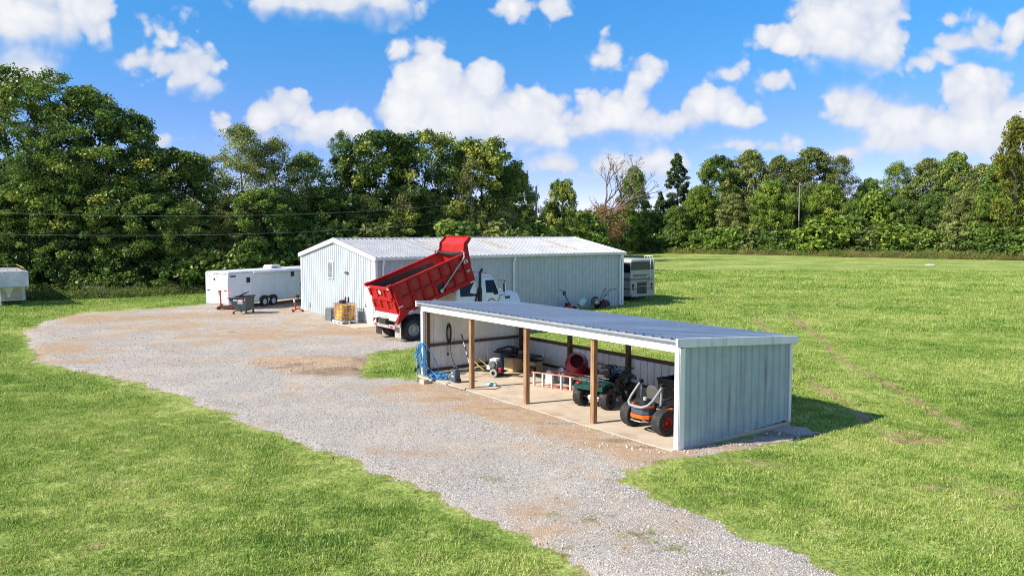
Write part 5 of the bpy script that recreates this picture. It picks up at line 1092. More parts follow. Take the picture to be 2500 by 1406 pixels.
MB().add([(x, .32 - (z - .7) * .22, z) for x, z in bkp] + [(x, .22 - (z - .7) * .22, z) for x, z in bkp], [tuple(range(8)), tuple(range(8, 16))[::-1]] + [(i, (i + 1) % 8, 8 + (i + 1) % 8, 8 + i) for i in range(8)]).build('seat_back', M_seat, zm, bevel=.025)
hoop = [(-.40, .12, 1.22), (-.42, .02, 1.12), (-.41, -.22, .88), (-.36, -.36, .76), (-.22, -.44, .70), (0, -.46, .69), (.22, -.44, .70), (.36, -.36, .76), (.41, -.22, .88), (.42, .02, 1.12), (.40, .12, 1.22)]
MB().tube(hoop, .036, 10).build('roll_bar', M_rops, zm, smooth=45)
for s in (-1, 1): MB().tube([(s * .40, .12, 1.24), (s * .36, .1, .55)], .034, 10).build('roll_bar_post', M_rops, zm, smooth=45); MB().cbox((s * .40, .12, 1.24), (.07, .12, .1)).build('hinge', M_black, zm)

# quad bike, seen from behind; local Y forward
qb = thing('quad_bike', 'dark green quad bike with racks facing the carport back wall', 'quad bike', inport(-4.42, 1.42), RZ + rad(14))
for y, r in ((0, .315), (1.24, .30)):
    for s in (-1, 1): wheel(qb, (s * .46, y, r), r, .27 if y == 0 else .22, .15, M_rubber, M_black, s, lugs=13, lug_h=.014, lug_skew=.5)
    MB().tube([(-.4, y, .3), (.4, y, .3)], .035, 8).build('axle', M_engine, qb)
MB().ball((-.08, -.02, .3), (.13, .14, .13)).build('differential', M_alu, qb, smooth=True); MB().tube([(.02, -.02, .3), (.3, -.02, .3)], .06, 10).build('axle_tube', M_galv, qb, smooth=40)
MB().box(-.14, .14, -.1, 1.2, .32, .5).build('frame', M_black, qb, bevel=.03); MB().cbox((0, .62, .52), (.36, .5, .36)).build('engine', M_engine, qb, bevel=.06)
rf = MB(); rf.loft([[(-.52, y, z - .12), (-.5, y, z - .01), (-.3, y, z + .02), (.3, y, z + .02), (.5, y, z - .01), (.52, y, z - .12), (.46, y, z - .1), (-.46, y, z - .1)] for y, z in ((-.36, .70), (-.2, .78), (.15, .80), (.34, .72))]); rfo = rf.build('rear_fender', M_atv, qb, bevel=.015)
MB().add([(-.5, -.37, .58), (.5, -.37, .58), (.44, -.36, .72), (-.44, -.36, .72)], [(0, 1, 2, 3)]).build('tail_skirt', M_atv, qb)
for s in (-1, 1): MB().cbox((s * .34, -.385, .77), (.11, .06, .08)).build('tail_light', M_redlens, qb, bevel=.02)
ff = MB(); ff.loft([[(-.54, y, z - .16), (-.5, y, z - .01), (-.26, y, z + .05), (.26, y, z + .05), (.5, y, z - .01), (.54, y, z - .16), (.4, y, z - .12), (-.4, y, z - .12)] for y, z in ((.86, .70), (1.0, .86), (1.35, .9), (1.62, .78))]); ff.build('front_fender', M_atv_dark, qb, bevel=.02)
MB().loft([[(-.2 * k, y, .5), (.2 * k, y, .5), (.17 * k, y, z), (-.17 * k, y, z)] for y, z, k in ((.4, .78, 1), (.75, .92, 1.1), (1.0, .95, 1.1), (1.3, .88, .9))]).build('tank_cover', M_atv_dark, qb, bevel=.04)
for s in (-1, 1): MB().add([(s * .3, .55, .36), (s * .34, 1.02, .4), (s * .36, 1.0, .82), (s * .3, .66, .74)], [(0, 1, 2, 3)]).build('leg_shield', M_chrome, qb); MB().box(min(s * .2, s * .5), max(s * .2, s * .5), .3, .9, .3, .34).build('footwell', M_blackp, qb)
st = MB(); st.loft([[(-.15 * k, y, z - .12), (.15 * k, y, z - .12), (.15 * k, y, z - .02), (.08 * k, y, z), (-.08 * k, y, z), (-.15 * k, y, z - .02)] for y, z, k in ((-.02, .92, 1), (.25, .90, 1.1), (.5, .94, .95), (.68, 1.02, .8))]); st.build('seat', M_seat, qb, smooth=40, bevel=.02)
def rack(y0, y1, z, nm):
    r_ = MB(); r_.tube([(-.44, y0, z), (.44, y0, z), (.44, y1, z), (-.44, y1, z)], .013, 6, closed=True)
    o = r_.build(nm, M_black, qb)
    for k in range(5): MB().tube([(-.36 + .18 * k, y0, z), (-.36 + .18 * k, y1, z)], .010, 6).build('rack_bar', M_galv if nm == 'rear_rack' else M_black, o)
    MB().tube([(-.44, (y0 + y1) / 2, z), (.44, (y0 + y1) / 2, z)], .010, 6).build('rack_bar', M_black, o)
    for x in (-.3, .3): MB().tube([(x, y0 + .1, z), (x, y0 + .1, z - .12)], .012, 6).build('rack_leg', M_black, o)
rack(-.5, .12, .88, 'rear_rack'); rack(1.02, 1.6, 1.0, 'front_rack')
MB().tube([(0, .9, .9), (0, .82, 1.12)], .035, 8).build('steering_stem', M_black, qb); MB().tube([(-.40, .62, 1.16), (-.28, .72, 1.2), (-.1, .82, 1.13), (.1, .82, 1.13), (.28, .72, 1.2), (.40, .62, 1.16)], .016, 8).build('handlebar', M_black, qb)
for s in (-1, 1): MB().tube([(s * .42, .6, 1.155), (s * .3, .70, 1.195)], .024, 8).build('grip', M_blackp, qb); MB().tube([(s * .24, .76, 1.2), (s * .26, .86, 1.1), (s * .4, .76, 1.08)], .010, 5).build('brake_lever', M_galv, qb)
MB().cbox((0, .86, 1.1), (.22, .16, .14)).build('instrument_pod', M_blackp, qb, bevel=.03)

# stepladder lying on its edge
a, b_ = Vector((-8.02, 1.88)), Vector((-5.05, 2.86)); dl = (b_ - a)
sl = thing('stepladder', 'pink-orange stepladder lying on its side edge on the concrete', 'ladder', inport(a.x, a.y), RZ + math.atan2(dl.y, dl.x))
LL = dl.length
MB().box(0, LL, -.04, .04, .0, .025).build('rail', M_ladder, sl); MB().box(0, LL, -.04, .04, .47, .495).build('rail', M_ladder, sl)
for k in range(8): MB().box(.06 + k * .36, .115 + k * .36, -.045, .045, .027, .468).build('step', M_alu, sl)
for z0 in (.03, .52): MB().bar((.5, .3, z0 + .02), (LL + .1, .08, z0 + .02), .03, .05).build('back_rail', M_ladder_b, sl)
for k in range(3): MB().tube([(1.0 + k * .7, .24 - k * .06, .05), (1.0 + k * .7, .24 - k * .06, .52)], .015, 6).build('back_brace', M_ladder_b, sl)

# red drum mixer leaning on the back wall
rdm = thing('red_drum', 'dark red tapered drum tipped over on a black stand by the back wall', 'drum', inport(-7.1, 3.55), RZ)
MB().lathe([(0, 0), (.34, 0), (.40, .1), (.40, .34), (.24, .74), (.22, .74), (.37, .34), (.3, .05), (0, .03)], (-.35, -.15, .62), 'Z', 24, (rad(38), rad(62), 0)).build('drum_shell', M_drum, rdm, smooth=35)
for s in (-1, 1): MB().tube([(s * .4, -.25, 0), (s * .12, -.05, .62), (s * .35, .3, 0)], .028, 6).build('stand_leg', M_black, rdm)
MB().cbox((.12, .1, .35), (.45, .35, .4)).build('motor_box', M_blackp, rdm, bevel=.04); MB().tube([(.2, -.3, .72), (.95, -.55, .66), (1.05, -.58, .45)], .02, 6).build('handle', M_rust, rdm)
for s in (-1, 1): MB().lathe([(.02, -.03), (.13, -.03), (.14, 0), (.13, .03), (.02, .03)], (s * .42, .3, .14), 'X', 14).build('wheel', M_rubber, rdm, smooth=40)

def jug(label, x, y, s=1.0):
    j = thing('plastic_jug', label, 'jug', inport(x, y), RZ + rad(20 * x), 'plastic jugs behind the ladder')
    MB().loft([[(px * k * s, py * k * s, z * s) for px, py in ((-.11, -.08), (.11, -.08), (.11, .08), (-.11, .08))] for z, k in ((0, .92), (.03, 1), (.27, 1), (.33, .75), (.37, .35), (.41, .3))]).build('body', M_jug, j, bevel=.02)
    MB().lathe([(0, .41 * s), (.035 * s, .41 * s), (.035 * s, .45 * s), (0, .45 * s)], (0, 0, 0), 'Z', 10).build('cap', M_bluegrey, j); MB().tube([(.03 * s, 0, .39 * s), (.1 * s, 0, .38 * s), (.1 * s, 0, .28 * s)], .014, 6).build('handle', M_jug, j)
jug('white plastic jug nearest the middle front post, behind the ladder', -8.0, 2.65, 1.15); jug('white plastic jug standing closer to the teal bucket', -7.92, 3.15, 1.25)
tb = thing('teal_bucket', 'pale teal round bucket beside the red drum', 'bucket', inport(-7.95, 3.95), 0)
MB().lathe([(0, 0), (.15, 0), (.18, .36), (.195, .36), (.195, .39), (.17, .39), (.14, .02), (0, .02)], (0, 0, 0), 'Z', 20).build('pail', M_teal, tb, smooth=35); MB().tube([(-.19, 0, .36), (-.12, -.1, .3), (.12, -.1, .3), (.19, 0, .36)], .007, 5).build('bail', M_galv, tb)

# long black tub along the back wall
bt = thing('black_tub', 'long black plastic tub along the back wall behind the orange mower', 'tub', inport(-2.0, 3.55), RZ)
MB().loft([[(-1.45 * k, -.45 * k, z), (1.45 * k, -.45 * k, z), (1.45 * k, .45 * k, z), (-1.45 * k, .45 * k, z)] for k, z in ((.9, .0), (1, .82))], caps=False).build('tub_wall', M_blackp, bt); MB().box(-1.31, 1.31, -.41, .41, .0, .03).build('tub_floor', M_blackp, bt)
rim_ = MB(); rim_.tube([(-1.45, -.45, .83), (1.45, -.45, .83), (1.45, .45, .83), (-1.45, .45, .83)], .035, 6, closed=True); rim_.build('rim', M_blackp, bt)

# petrol pressure washer
pw_ = thing('petrol_pressure_washer', 'petrol pressure washer with pale wheels and yellow handle beside the wall', 'pressure washer', inport(-10.3, 1.95), RZ + rad(-62))
# local Y forward (engine end), X across
for s in (-1, 1): wheel(pw_, (s * .3, .1, .15), .15, .08, .075, mat('pale_tyre%d' % (s + 1), (.34, .33, .28), .7), M_black, s)
MB().box(-.26, .26, -.35, .4, .16, .2).build('cart_plate', M_black, pw_); MB().cbox((0, .02, .38), (.4, .38, .32)).build('engine', M_engine, pw_, bevel=.05); MB().cbox((.02, .02, .59), (.36, .3, .12)).build('fuel_tank', M_jug, pw_, bevel=.05)
MB().lathe([(0, 0), (.13, 0), (.12, .09), (0, .09)], (.2, .02, .45), 'X', 16).build('recoil_cover', M_condgrey, pw_); MB().cbox((.25, -.12, .34), (.08, .14, .16)).build('air_filter', M_jug, pw_, bevel=.02); MB().cbox((.1, .28, .26), (.16, .12, .16)).build('pump', M_sign_red, pw_, bevel=.02)
hb_ = MB()
for s in (-1, 1): hb_.tube([(s * .24, -.3, .2), (s * .24, -.6, .42), (s * .2, -.8, .56)], .018, 6)
hb_.tube([(-.2, -.8, .56), (.2, -.8, .56)], .018, 6); hb_.build('handle_frame', M_yellow, pw_)
MB().tube([(.15, -.6, .35), (.05, -.9, .15), (-.1, -1.0, .05)], .02, 6).build('spray_hose', M_tan, pw_)
# crate, bin and clutter in the back corner
tc = thing('tan_fuel_box', 'tan and orange plastic box standing in the carport back corner', 'box', inport(-10.7, 3.1), RZ)
MB().box(-.28, .28, -.25, .25, 0, .50).build('body', M_tan, tc, bevel=.05, seg=3); MB().box(-.2, -.05, -.2, .2, .502, .53).build('lid', M_rust, tc)
tc2 = thing('tan_low_box', 'second lower tan box behind the first near the middle post', 'box', inport(-10.0, 3.5), RZ + rad(8)); MB().box(-.3, .3, -.22, .22, 0, .44).build('body', M_tan, tc2, bevel=.04); MB().box(-.32, .32, -.24, .24, .445, .47).build('lid', M_blackp, tc2)
bb = thing('blue_bin', 'dusty blue bin tucked behind the petrol pressure washer', 'bin', inport(-11.35, 3.4), RZ); MB().loft([[(-.26 * k, -.24 * k, z), (.26 * k, -.24 * k, z), (.26 * k, .24 * k, z), (-.26 * k, .24 * k, z)] for z, k in ((0, .85), (.52, 1), (.52, 1.06), (.56, 1.06))]).build('body', M_bluebin, bb, bevel=.015)
sp_ = thing('folded_black_frame', 'flat folded black machine frame resting across the boxes in the corner', 'frame', inport(-10.85, 3.35, .63), RZ + rad(6))
MB().box(-.95, 1.1, -.3, .3, .0, .06).build('tray', M_blackp, sp_); MB().tube([(-.9, -.2, .1), (-.6, .1, .22), (-.2, .1, .26), (.1, -.1, .1)], .04, 6).build('hose_bundle', M_blackp, sp_); MB().cbox((-.1, .05, .16), (.26, .22, .2)).build('motor', M_black, sp_, bevel=.04); MB().cbox((.35, -.05, .12), (.2, .2, .14)).build('gearbox', M_condgrey, sp_, bevel=.03)
se = thing('small_engine', 'small black engine lying on the pad behind the middle front post', 'engine', inport(-9.5, 2.95), RZ + rad(30)); MB().cbox((0, 0, .18), (.42, .36, .34)).build('block', M_black, se, bevel=.06); MB().lathe([(0, 0), (.14, 0), (.14, .08), (0, .08)], (.1, -.2, .2), 'Y', 14).build('flywheel_cover', M_rust, se); MB().tube([(-.2, 0, .3), (-.28, 0, .42), (-.1, .05, .44)], .02, 6).build('pipe', M_galv, se)
# loose plank on the floor
pk = MB().box(-.45, .55, -.06, .06, 0, .035).build('plank', M_beam); pk.location = inport(-10.0, 2.35, PZ + .002); pk.rotation_euler = (0, 0, RZ + rad(28)); tag(pk, 'short dark plank lying on the concrete before the tan boxes', 'plank')

# upright electric pressure washer
ew = thing('electric_pressure_washer', 'small upright blue-grey electric pressure washer at the pad front', 'pressure washer', inport(-10.1, .12), RZ + rad(8))
MB().loft([[(-.13 * k, -.12 * k, z), (.13 * k, -.12 * k, z), (.13 * k, .12 * k, z), (-.13 * k, .12 * k, z)] for z, k in ((.05, .9), (.1, 1), (.42, .95), (.46, .85))]).build('housing', M_bluegrey, ew, bevel=.02)
MB().tube([(-.11, 0, .44), (-.1, 0, .56), (.1, 0, .56), (.11, 0, .44)], .02, 8).build('carry_handle', M_bluegrey, ew); MB().lathe([(0, 0), (.03, 0), (.03, .02), (0, .02)], (-.02, -.14, .35), 'Y', 12).build('dial', M_jug, ew); MB().box(-.07, .05, -.125, -.118, .2, .27).build('badge', M_silver, ew)
for s in (-1, 1): MB().lathe([(.01, -.02), (.08, -.02), (.08, .02), (.01, .02)], (s * .15, .05, .08), 'X', 14).build('wheel', M_blackp, ew)
# lance leaning on the end wall
ln = thing('spray_lance', 'long thin spray lance leaning upright on the left end wall', 'lance', inport(-10.9, 1.1), RZ)
MB().tube([(.45, .0, .02), (-.55, .25, 1.15)], .017, 6).build('tube', M_alu, ln); MB().tube([(-.55, .25, 1.15), (-.76, .3, 1.42)], .022, 8).build('grip', M_blackp, ln); MB().tube([(-.1, .14, .64), (-.18, .16, .74)], .022, 8).build('collar', M_blackp, ln); MB().tube([(-.28, .18, .86), (-.4, .21, 1.0)], .022, 8).build('collar', M_blackp, ln); MB().tube([(.45, 0, .03), (.52, -.02, .03)], .03, 8).build('nozzle', M_galv, ln)
# power cord hung on the wall
cd = thing('hanging_power_cord', 'black power cord coiled on a hook high on the left end wall', 'cord', loc2(CP, -CL - .0, 1.0, 1.75), RZ)
r_ = random.Random(3); cm = MB()
for k in range(6):
    w2, h2 = .07 + .03 * r_.random(), .28 + .1 * r_.random(); cx, cz = .02 * r_.random(), -.22
    cm.tube([(.05 + .02 * k, w2 * math.cos(t_) + cx, cz + h2 * math.sin(t_)) for t_ in [i * 2 * math.pi / 14 for i in range(14)]], .011, 5, closed=True)
cm.build('coil', M_black, cd); MB().tube([(.08, -.02, -.5), (.08, -.03, -.75), (.07, -.02, -.95)], .011, 5).build('tail', M_black, cd); MB().lathe([(0, 0), (.05, 0), (.015, .12), (0, .12)], (.07, -.02, -1.06), 'Z', 8).build('plug', M_black, cd); MB().tube([(.0, 0, .1), (.06, 0, .1)], .02, 6).build('hook', M_galv, cd)
MB().tube([(.06, .05, -.45), (.05, .12, -.95), (.05, .2, -1.3), (.1, .3, -1.5)], .01, 5).build('lead', M_black, cd)
MB().tube([(.03, -.12, .62), (.03, -.12, -.1)], .018, 6).build('conduit', M_trim, cd)
# blue hose on the corner post
bh = thing('blue_hose', 'bright blue hose looped over the carport corner post', 'hose', inport(-CL + .14, -.12, 0), RZ)
r_ = random.Random(11); hm = MB()
for k in range(7):
    ph = r_.random() * .3; wx = .13 + .2 * r_.random(); hz = .28 + .3 * r_.random(); cx = .02 + .16 * r_.random(); cz = 1.22 - hz + .08 * r_.random(); dep = -.06 - .025 * k
    hm.tube([(cx + wx * math.cos(t_ + ph) * (1 - .25 * math.sin(t_)), dep + .04 * math.sin(2 * t_ + k), cz + hz * math.sin(t_)) for t_ in [i * 2 * math.pi / 20 for i in range(20)]], .013, 6, closed=True)
hm.build('hanging_loops', M_blue, bh, smooth=True); hm = MB()
for k in range(6):
    rx, ry = .35 + .35 * r_.random(), .16 + .12 * r_.random(); cx, cy = .35 + .4 * r_.random(), .1 + .25 * r_.random()
    hm.tube([(cx + rx * math.cos(t_), cy + ry * math.sin(t_) + .05 * math.sin(3 * t_ + k), .08 + .018 * k) for t_ in [i * 2 * math.pi / 22 for i in range(22)]], .015, 6, closed=True)
hm.tube([(.3, -.1, .45), (.5, .05, .3), (.75, .1, .12), (1.1, .15, .09), (1.6, .2, .08), (1.85, .25, .2)], .015, 6); hm.tube([(-.05, -.12, 1.1), (-.15, -.3, .9), (-.02, -.2, .5), (.1, -.15, .1)], .015, 6); hm.tube([(.15, -.05, 1.25), (.4, .1, .95), (.55, .3, .4), (.5, .3, .1)], .015, 6); hm.build('ground_coils', M_blue, bh, smooth=True)
tb2 = thing('teal_hose_coil', 'flat coil of pale teal hose on the concrete behind the first post', 'hose', inport(-9.05, .85), RZ)
hm = MB()
for k in range(4): hm.tube([((.38 - .05 * k) * math.cos(t_) + .05 * k, (.14 - .02 * k) * math.sin(t_), .02 + .02 * k) for t_ in [i * 2 * math.pi / 20 for i in range(20)]], .013, 6, closed=True)
hm.build('coil', M_teal, tb2, smooth=True)
bc = thing('black_lead', 'thin black lead trailing off the pad in front of the first post', 'cord', inport(-10.0, 0, .0), RZ)
MB().tube([(-.1, -.1, .07), (-.05, -.3, .06), (.3, -.42, .05), (.7, -.36, .05), (1.0, -.42, .05), (1.15, -.3, .06), (1.0, -.2, .068), (1.3, .1, .068), (1.7, .55, .068), (1.5, .9, .068), (1.1, 1.0, .068)], .010, 5).build('lead', M_blackp, bc, smooth=True)
# yard hydrant and its board
hy = thing('yard_hydrant', 'thin grey standpipe with bright blue head beside the gravel', 'hydrant', gnd(1018, 936), RZ)
MB().tube([(0, 0, -.1), (0, 0, .85)], .022, 8).build('standpipe', M_galv, hy, smooth=40); MB().loft([[(-.05 * k, -.05 * k, z), (.05 * k, -.05 * k, z), (.05 * k, .05 * k, z), (-.05 * k, .05 * k, z)] for z, k in ((.83, .8), (.9, 1.1), (1.0, .9), (1.05, .4))]).build('head', M_blue, hy, bevel=.015); MB().tube([(.03, -.02, .9), (.12, -.04, .85)], .025, 8).build('spout', M_galv, hy); MB().tube([(0, 0, 1.03), (.1, 0, .92)], .012, 6).build('lever', M_blue, hy)
bo = MB().box(-.12, .62, -.02, .02, -.06, .06).build('board', M_black); bo.location = gnd(1018, 936) + Vector((0, 0, .5)) + AX * .02 - AY * .06; bo.rotation_euler = (0, rad(-3), RZ + rad(98) * 0 + math.atan2(*(lambda d: (d.y, d.x))(loc2(CP, -CL, 0) - gnd(1018, 936))) - RZ); tag(bo, 'short dark board bridging the standpipe and the carport corner', 'board')
cbk = MB().cbox((0, 0, .08), (.3, .22, .2)).build('concrete_block', M_conc, bevel=.02); g = gnd(1036, 938); cbk.location = g; cbk.rotation_euler = (0, 0, RZ); tag(cbk, 'pale concrete block at the foot of the corner post', 'block')

# ---------------------------------------------------------------- trees and shrubs
M_bark = mat('bark', (0.115, 0.092, 0.072), 0.9, 0, 0.4, 2, bump=0.6, bs=12, stretch=(2, 2, 0.4))
M_bark_dark = mat('bark_dark', (0.055, 0.045, 0.036), 0.9, 0, 0.4, 2, bump=0.6, bs=12, stretch=(2, 2, 0.4))
M_deadwood = mat('dead_wood', (0.21, 0.155, 0.135), 0.85, 0, 0.35, 2, bump=0.4, bs=10)
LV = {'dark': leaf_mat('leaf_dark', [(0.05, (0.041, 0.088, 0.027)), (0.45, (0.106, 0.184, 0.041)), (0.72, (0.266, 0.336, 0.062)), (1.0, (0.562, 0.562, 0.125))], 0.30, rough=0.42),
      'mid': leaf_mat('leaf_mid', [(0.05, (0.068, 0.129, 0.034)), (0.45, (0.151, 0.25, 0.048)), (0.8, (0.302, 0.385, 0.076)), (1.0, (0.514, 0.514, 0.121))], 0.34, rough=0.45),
      'olive': leaf_mat('leaf_olive', [(0.05, (0.106, 0.136, 0.045)), (0.45, (0.212, 0.257, 0.076)), (0.8, (0.363, 0.401, 0.113)), (1.0, (0.575, 0.544, 0.197))], 0.34, rough=0.5),
      'bright': leaf_mat('leaf_bright', [(0.05, (0.098, 0.163, 0.029)), (0.45, (0.208, 0.319, 0.047)), (0.8, (0.364, 0.448, 0.072)), (1.0, (0.546, 0.546, 0.104))], 0.38, rough=0.5),
      'yellow': leaf_mat('leaf_yellow', [(0.05, (0.09, 0.11, 0.02)), (0.4, (0.20, 0.22, 0.03)), (0.75, (0.42, 0.36, 0.04)), (1.0, (0.55, 0.42, 0.05))], 0.38),
      'cedar': leaf_mat('leaf_cedar', [(0.05, (0.036, 0.068, 0.031)), (0.5, (0.078, 0.13, 0.047)), (1.0, (0.195, 0.234, 0.078))], 0.2),
      'brown': leaf_mat('leaf_brown', [(0.05, (0.12, 0.065, 0.035)), (0.5, (0.28, 0.15, 0.07)), (1.0, (0.40, 0.25, 0.13))], 0.3),
      'straw': leaf_mat('weed_straw', [(0.05, (0.14, 0.17, 0.04)), (0.45, (0.30, 0.29, 0.09)), (0.8, (0.44, 0.34, 0.16)), (1.0, (0.52, 0.37, 0.21))], 0.35)}
def leaves(name, centres, radii, per, size, seed, m, flat=0.8, clump_tint=0.16, lift=0.35, aspect=0.62, shell=2.2):
    """a crown of many single leaf-sized faces gathered in clumps"""
    r = np.random.default_rng(seed); n = len(centres); c = np.repeat(centres, per, 0); rr = np.repeat(radii, per)
    d = r.normal(size=(n * per, 3)); d /= np.linalg.norm(d, axis=1)[:, None]
    q = d * (rr * r.random(n * per) ** (1 / shell))[:, None]; q[:, 2] *= flat
    p = c + q + r.normal(size=(n * per, 3)) * 0.05
    nr = d * 0.75 + np.array([0, 0, lift]) + r.normal(size=d.shape) * 0.65; nr /= np.linalg.norm(nr, axis=1)[:, None]
    tn = np.cross(nr, r.normal(size=d.shape)); tn /= np.linalg.norm(tn, axis=1)[:, None]; bt = np.cross(nr, tn)
    s = (size * (0.55 + 0.9 * r.random(n * per)))[:, None]
    v = np.stack([p + tn * s, p + bt * s * aspect + nr * s * .15, p - tn * s, p - bt * s * aspect + nr * s * .15], 1).reshape(-1, 3)
    me = bpy.data.meshes.new(name); k = n * per
    me.vertices.add(4 * k); me.vertices.foreach_set('co', v.astype(np.float32).ravel()); me.loops.add(4 * k); me.loops.foreach_set('vertex_index', np.arange(4 * k, dtype=np.int32))
    me.polygons.add(k); me.polygons.foreach_set('loop_start', np.arange(0, 4 * k, 4, dtype=np.int32)); me.update(calc_edges=True)
    t_ = 0.42 + np.repeat(r.normal(0, clump_tint, n), per) + r.normal(0, 0.12, k)
    a = me.attributes.new('tint', 'FLOAT', 'FACE'); a.data.foreach_set('value', np.clip(t_, 0, 1).astype(np.float32)); me.materials.append(m)
    return me
def limb(mb, a, b, ra, rb, r, sag=0.12, n=4, sides=5):
    a, b = Vector(a), Vector(b); L = (b - a).length; j = Vector((r.uniform(-1, 1), r.uniform(-1, 1), r.uniform(-.3, 1))) * L * sag
    pts = [a.lerp(b, t) + j * math.sin(math.pi * t) for t in [k / n for k in range(n + 1)]]
    mb.tube(pts, [ra + (rb - ra) * k / n for k in range(n + 1)], sides, caps=False); return pts
def broadleaf(seed, H, R, base, nclump, per, leaf, crad, m, bark, shape='round', nlimb=8, flat=0.8, ct=0.16, trunk_r=None, lean=0.03):
    """returns (trunk mesh, crown mesh) of a tree of height H and crown radius R"""
    r = random.Random(seed); mb = MB(); tr_ = trunk_r or H * 0.017
    tx, ty = r.uniform(-1, 1) * lean * H, r.uniform(-1, 1) * lean * H
    trunk = [Vector((tx * t * t, ty * t * t, H * .86 * t)) + Vector((r.uniform(-.1, .1), r.uniform(-.1, .1), 0)) * (H * .05 * (0 < t < 1)) for t in [k / 7 for k in range(8)]]
    mb.tube(trunk, [tr_ * (1 - .85 * k / 7) * (1.35 if k == 0 else 1) for k in range(8)], 8, caps=False)
    def env(t):      # crown radius at relative height t
        if shape == 'round': return R * max(0, 1 - ((t - .5) / .52) ** 2) ** .5
        if shape == 'cone': return R * (1 - t) ** .85 + .06 * R
        if shape == 'tall': return R * min(1, (t / .25 + .2)) * max(0, 1 - (t ** 2.6)) ** .6
        return R * min(1, t / .15 + .35) * max(0, 1 - t ** 3) ** .5
    cen = []; tips = []; zb = base * H
    for k in range(nlimb):
        t = .12 + .8 * k / max(1, nlimb - 1); a = k * 2.399 + r.uniform(-.4, .4); e = env(t) * r.uniform(.55, .85)
        z = zb + (H - zb) * t; s_ = max(.12, (z - e * .75) / (H * .86)); s_ = min(s_, .93); p0 = trunk[min(7, int(s_ * 7))]
        tips.append(limb(mb, p0, (tx * t + e * math.cos(a), ty * t + e * math.sin(a), z), tr_ * .42 * (1.1 - t * .6), tr_ * .12, r))
    while len(cen) < nclump:
        t = r.random() ** .8; e = env(t); a = r.uniform(0, 6.283); q = e * (r.random() ** .42) * .95
        p = Vector((tx * t + q * math.cos(a), ty * t + q * math.sin(a), zb + (H - zb) * t)); cen.append(p)
        if len(cen) % 2 == 0:
            best = min((pt for l in tips for pt in l[1:]), key=lambda s: (s - p).length + max(0, s.z - p.z) * .8); limb(mb, best, p, tr_ * .13, tr_ * .04, r, n=3, sides=4)
    me = mb.mesh('trunk', True); me.materials.append(bark)
    rad_ = np.array([crad * r.uniform(.6, 1.35) for _ in cen])
    cm = leaves('crown', np.array([tuple(p) for p in cen]), rad_, per, leaf, seed, m, flat, ct)
    return me, cm
def cedar(seed, H, R, m, bark, leaf=.24, n=150, per=110):
    r = random.Random(seed); mb = MB(); mb.tube([(0, 0, 0), (0, 0, H * .5), (0, 0, H)], [H * .018, H * .01, H * .002], 7, caps=False); cen = []; rd = []
    for k in range(n):
        t = (k + .5) / n; e = R * (1 - t) ** .75 * r.uniform(.25, 1.08) + .1; a = r.uniform(0, 6.283); z = H * (.05 + .95 * t)
        cen.append((e * math.cos(a), e * math.sin(a), z + e * .12)); rd.append(.34 + .55 * (1 - t)); mb.tube([(0, 0, z - e * .1), cen[-1]], [.04, .012], 4, caps=False)
    me = mb.mesh('trunk', True); me.materials.append(bark); return me, leaves('crown', np.array(cen), np.array(rd), per, leaf, seed, m, .55, .12, .5, .35)
def bare(seed, H, m, levels=5, spread=.55, first=.34):
    r = random.Random(seed); mb = MB(); tips = []
    def grow(p, d, L, ra, k):
        e = p + d * L; mid = p.lerp(e, .5) + Vector((r.uniform(-1, 1), r.uniform(-1, 1), r.uniform(-.2, .6))) * L * .07
        mb.tube([p, mid, e], [ra, ra * .84, ra * .68], 6 if k > 2 else 4, caps=False)
        if k == 0: tips.append(tuple(e)); return
        for _ in range(r.choice((2, 3, 3) if k > 1 else (2, 2, 3))):
            nd = (d + Vector((r.uniform(-1, 1), r.uniform(-1, 1), r.uniform(-.35, .75))) * spread * 1.25).normalized(); grow(e if r.random() < .75 else mid, nd, L * r.uniform(.58, .85), ra * .62, k - 1)
    grow(Vector((0, 0, 0)), Vector((.03, 0, 1)).normalized(), H * first, H * .021, levels)
    me = mb.mesh('trunk', True); me.materials.append(m); return me, tips
def shrub(seed, H, R, n, per, leaf, crad, m, flat=.85):
    r = random.Random(seed); mb = MB(); cen = []
    for k in range(n):
        a = r.uniform(0, 6.283); t = r.random(); e = R * (max(0, 1 - (t * .95) ** 2.2) ** .5) * r.random() ** .45; p = (e * math.cos(a), e * math.sin(a), .15 * H + .8 * H * t); cen.append(p)
        if k % 3 == 0: mb.tube([(p[0] * .15, p[1] * .15, 0), (p[0] * .6, p[1] * .6, p[2] * .6), p], [.05, .035, .015], 4, caps=False)
    me = mb.mesh('stems', True); me.materials.append(M_bark); return me, leaves('foliage', np.array(cen), np.array([crad * r.uniform(.6, 1.3) for _ in cen]), per, leaf, seed, m, flat, .17)

PROTO = {}
def proto(k, H, meshes, parts=('trunk', 'crown')): PROTO[k] = (H, meshes, parts)
proto('oak_a', 17, broadleaf(1, 17, 5.6, .16, 175, 150, .122, .80, LV['dark'], M_bark_dark, 'wide', 13, ct=.27))
proto('oak_b', 15, broadleaf(2, 15, 5.2, .14, 220, 150, .122, .80, LV['dark'], M_bark_dark, 'round', 12, ct=.27))
proto('oak_m', 16, broadleaf(31, 16, 5.2, .16, 170, 135, .115, .78, LV['mid'], M_bark_dark, 'tall', 13, ct=.27, flat=.65))
proto('round_a', 14, broadleaf(3, 14, 4.6, .12, 200, 170, .135, .78, LV['dark'], M_bark_dark, 'round', 11, ct=.28))
proto('round_b', 13, broadleaf(4, 13, 4.4, .10, 190, 165, .135, .76, LV['mid'], M_bark, 'round', 10, ct=.2))
proto('feather_a', 15, broadleaf(5, 15, 4.4, .18, 180, 120, .085, .85, LV['olive'], M_bark, 'tall', 14, flat=.6))
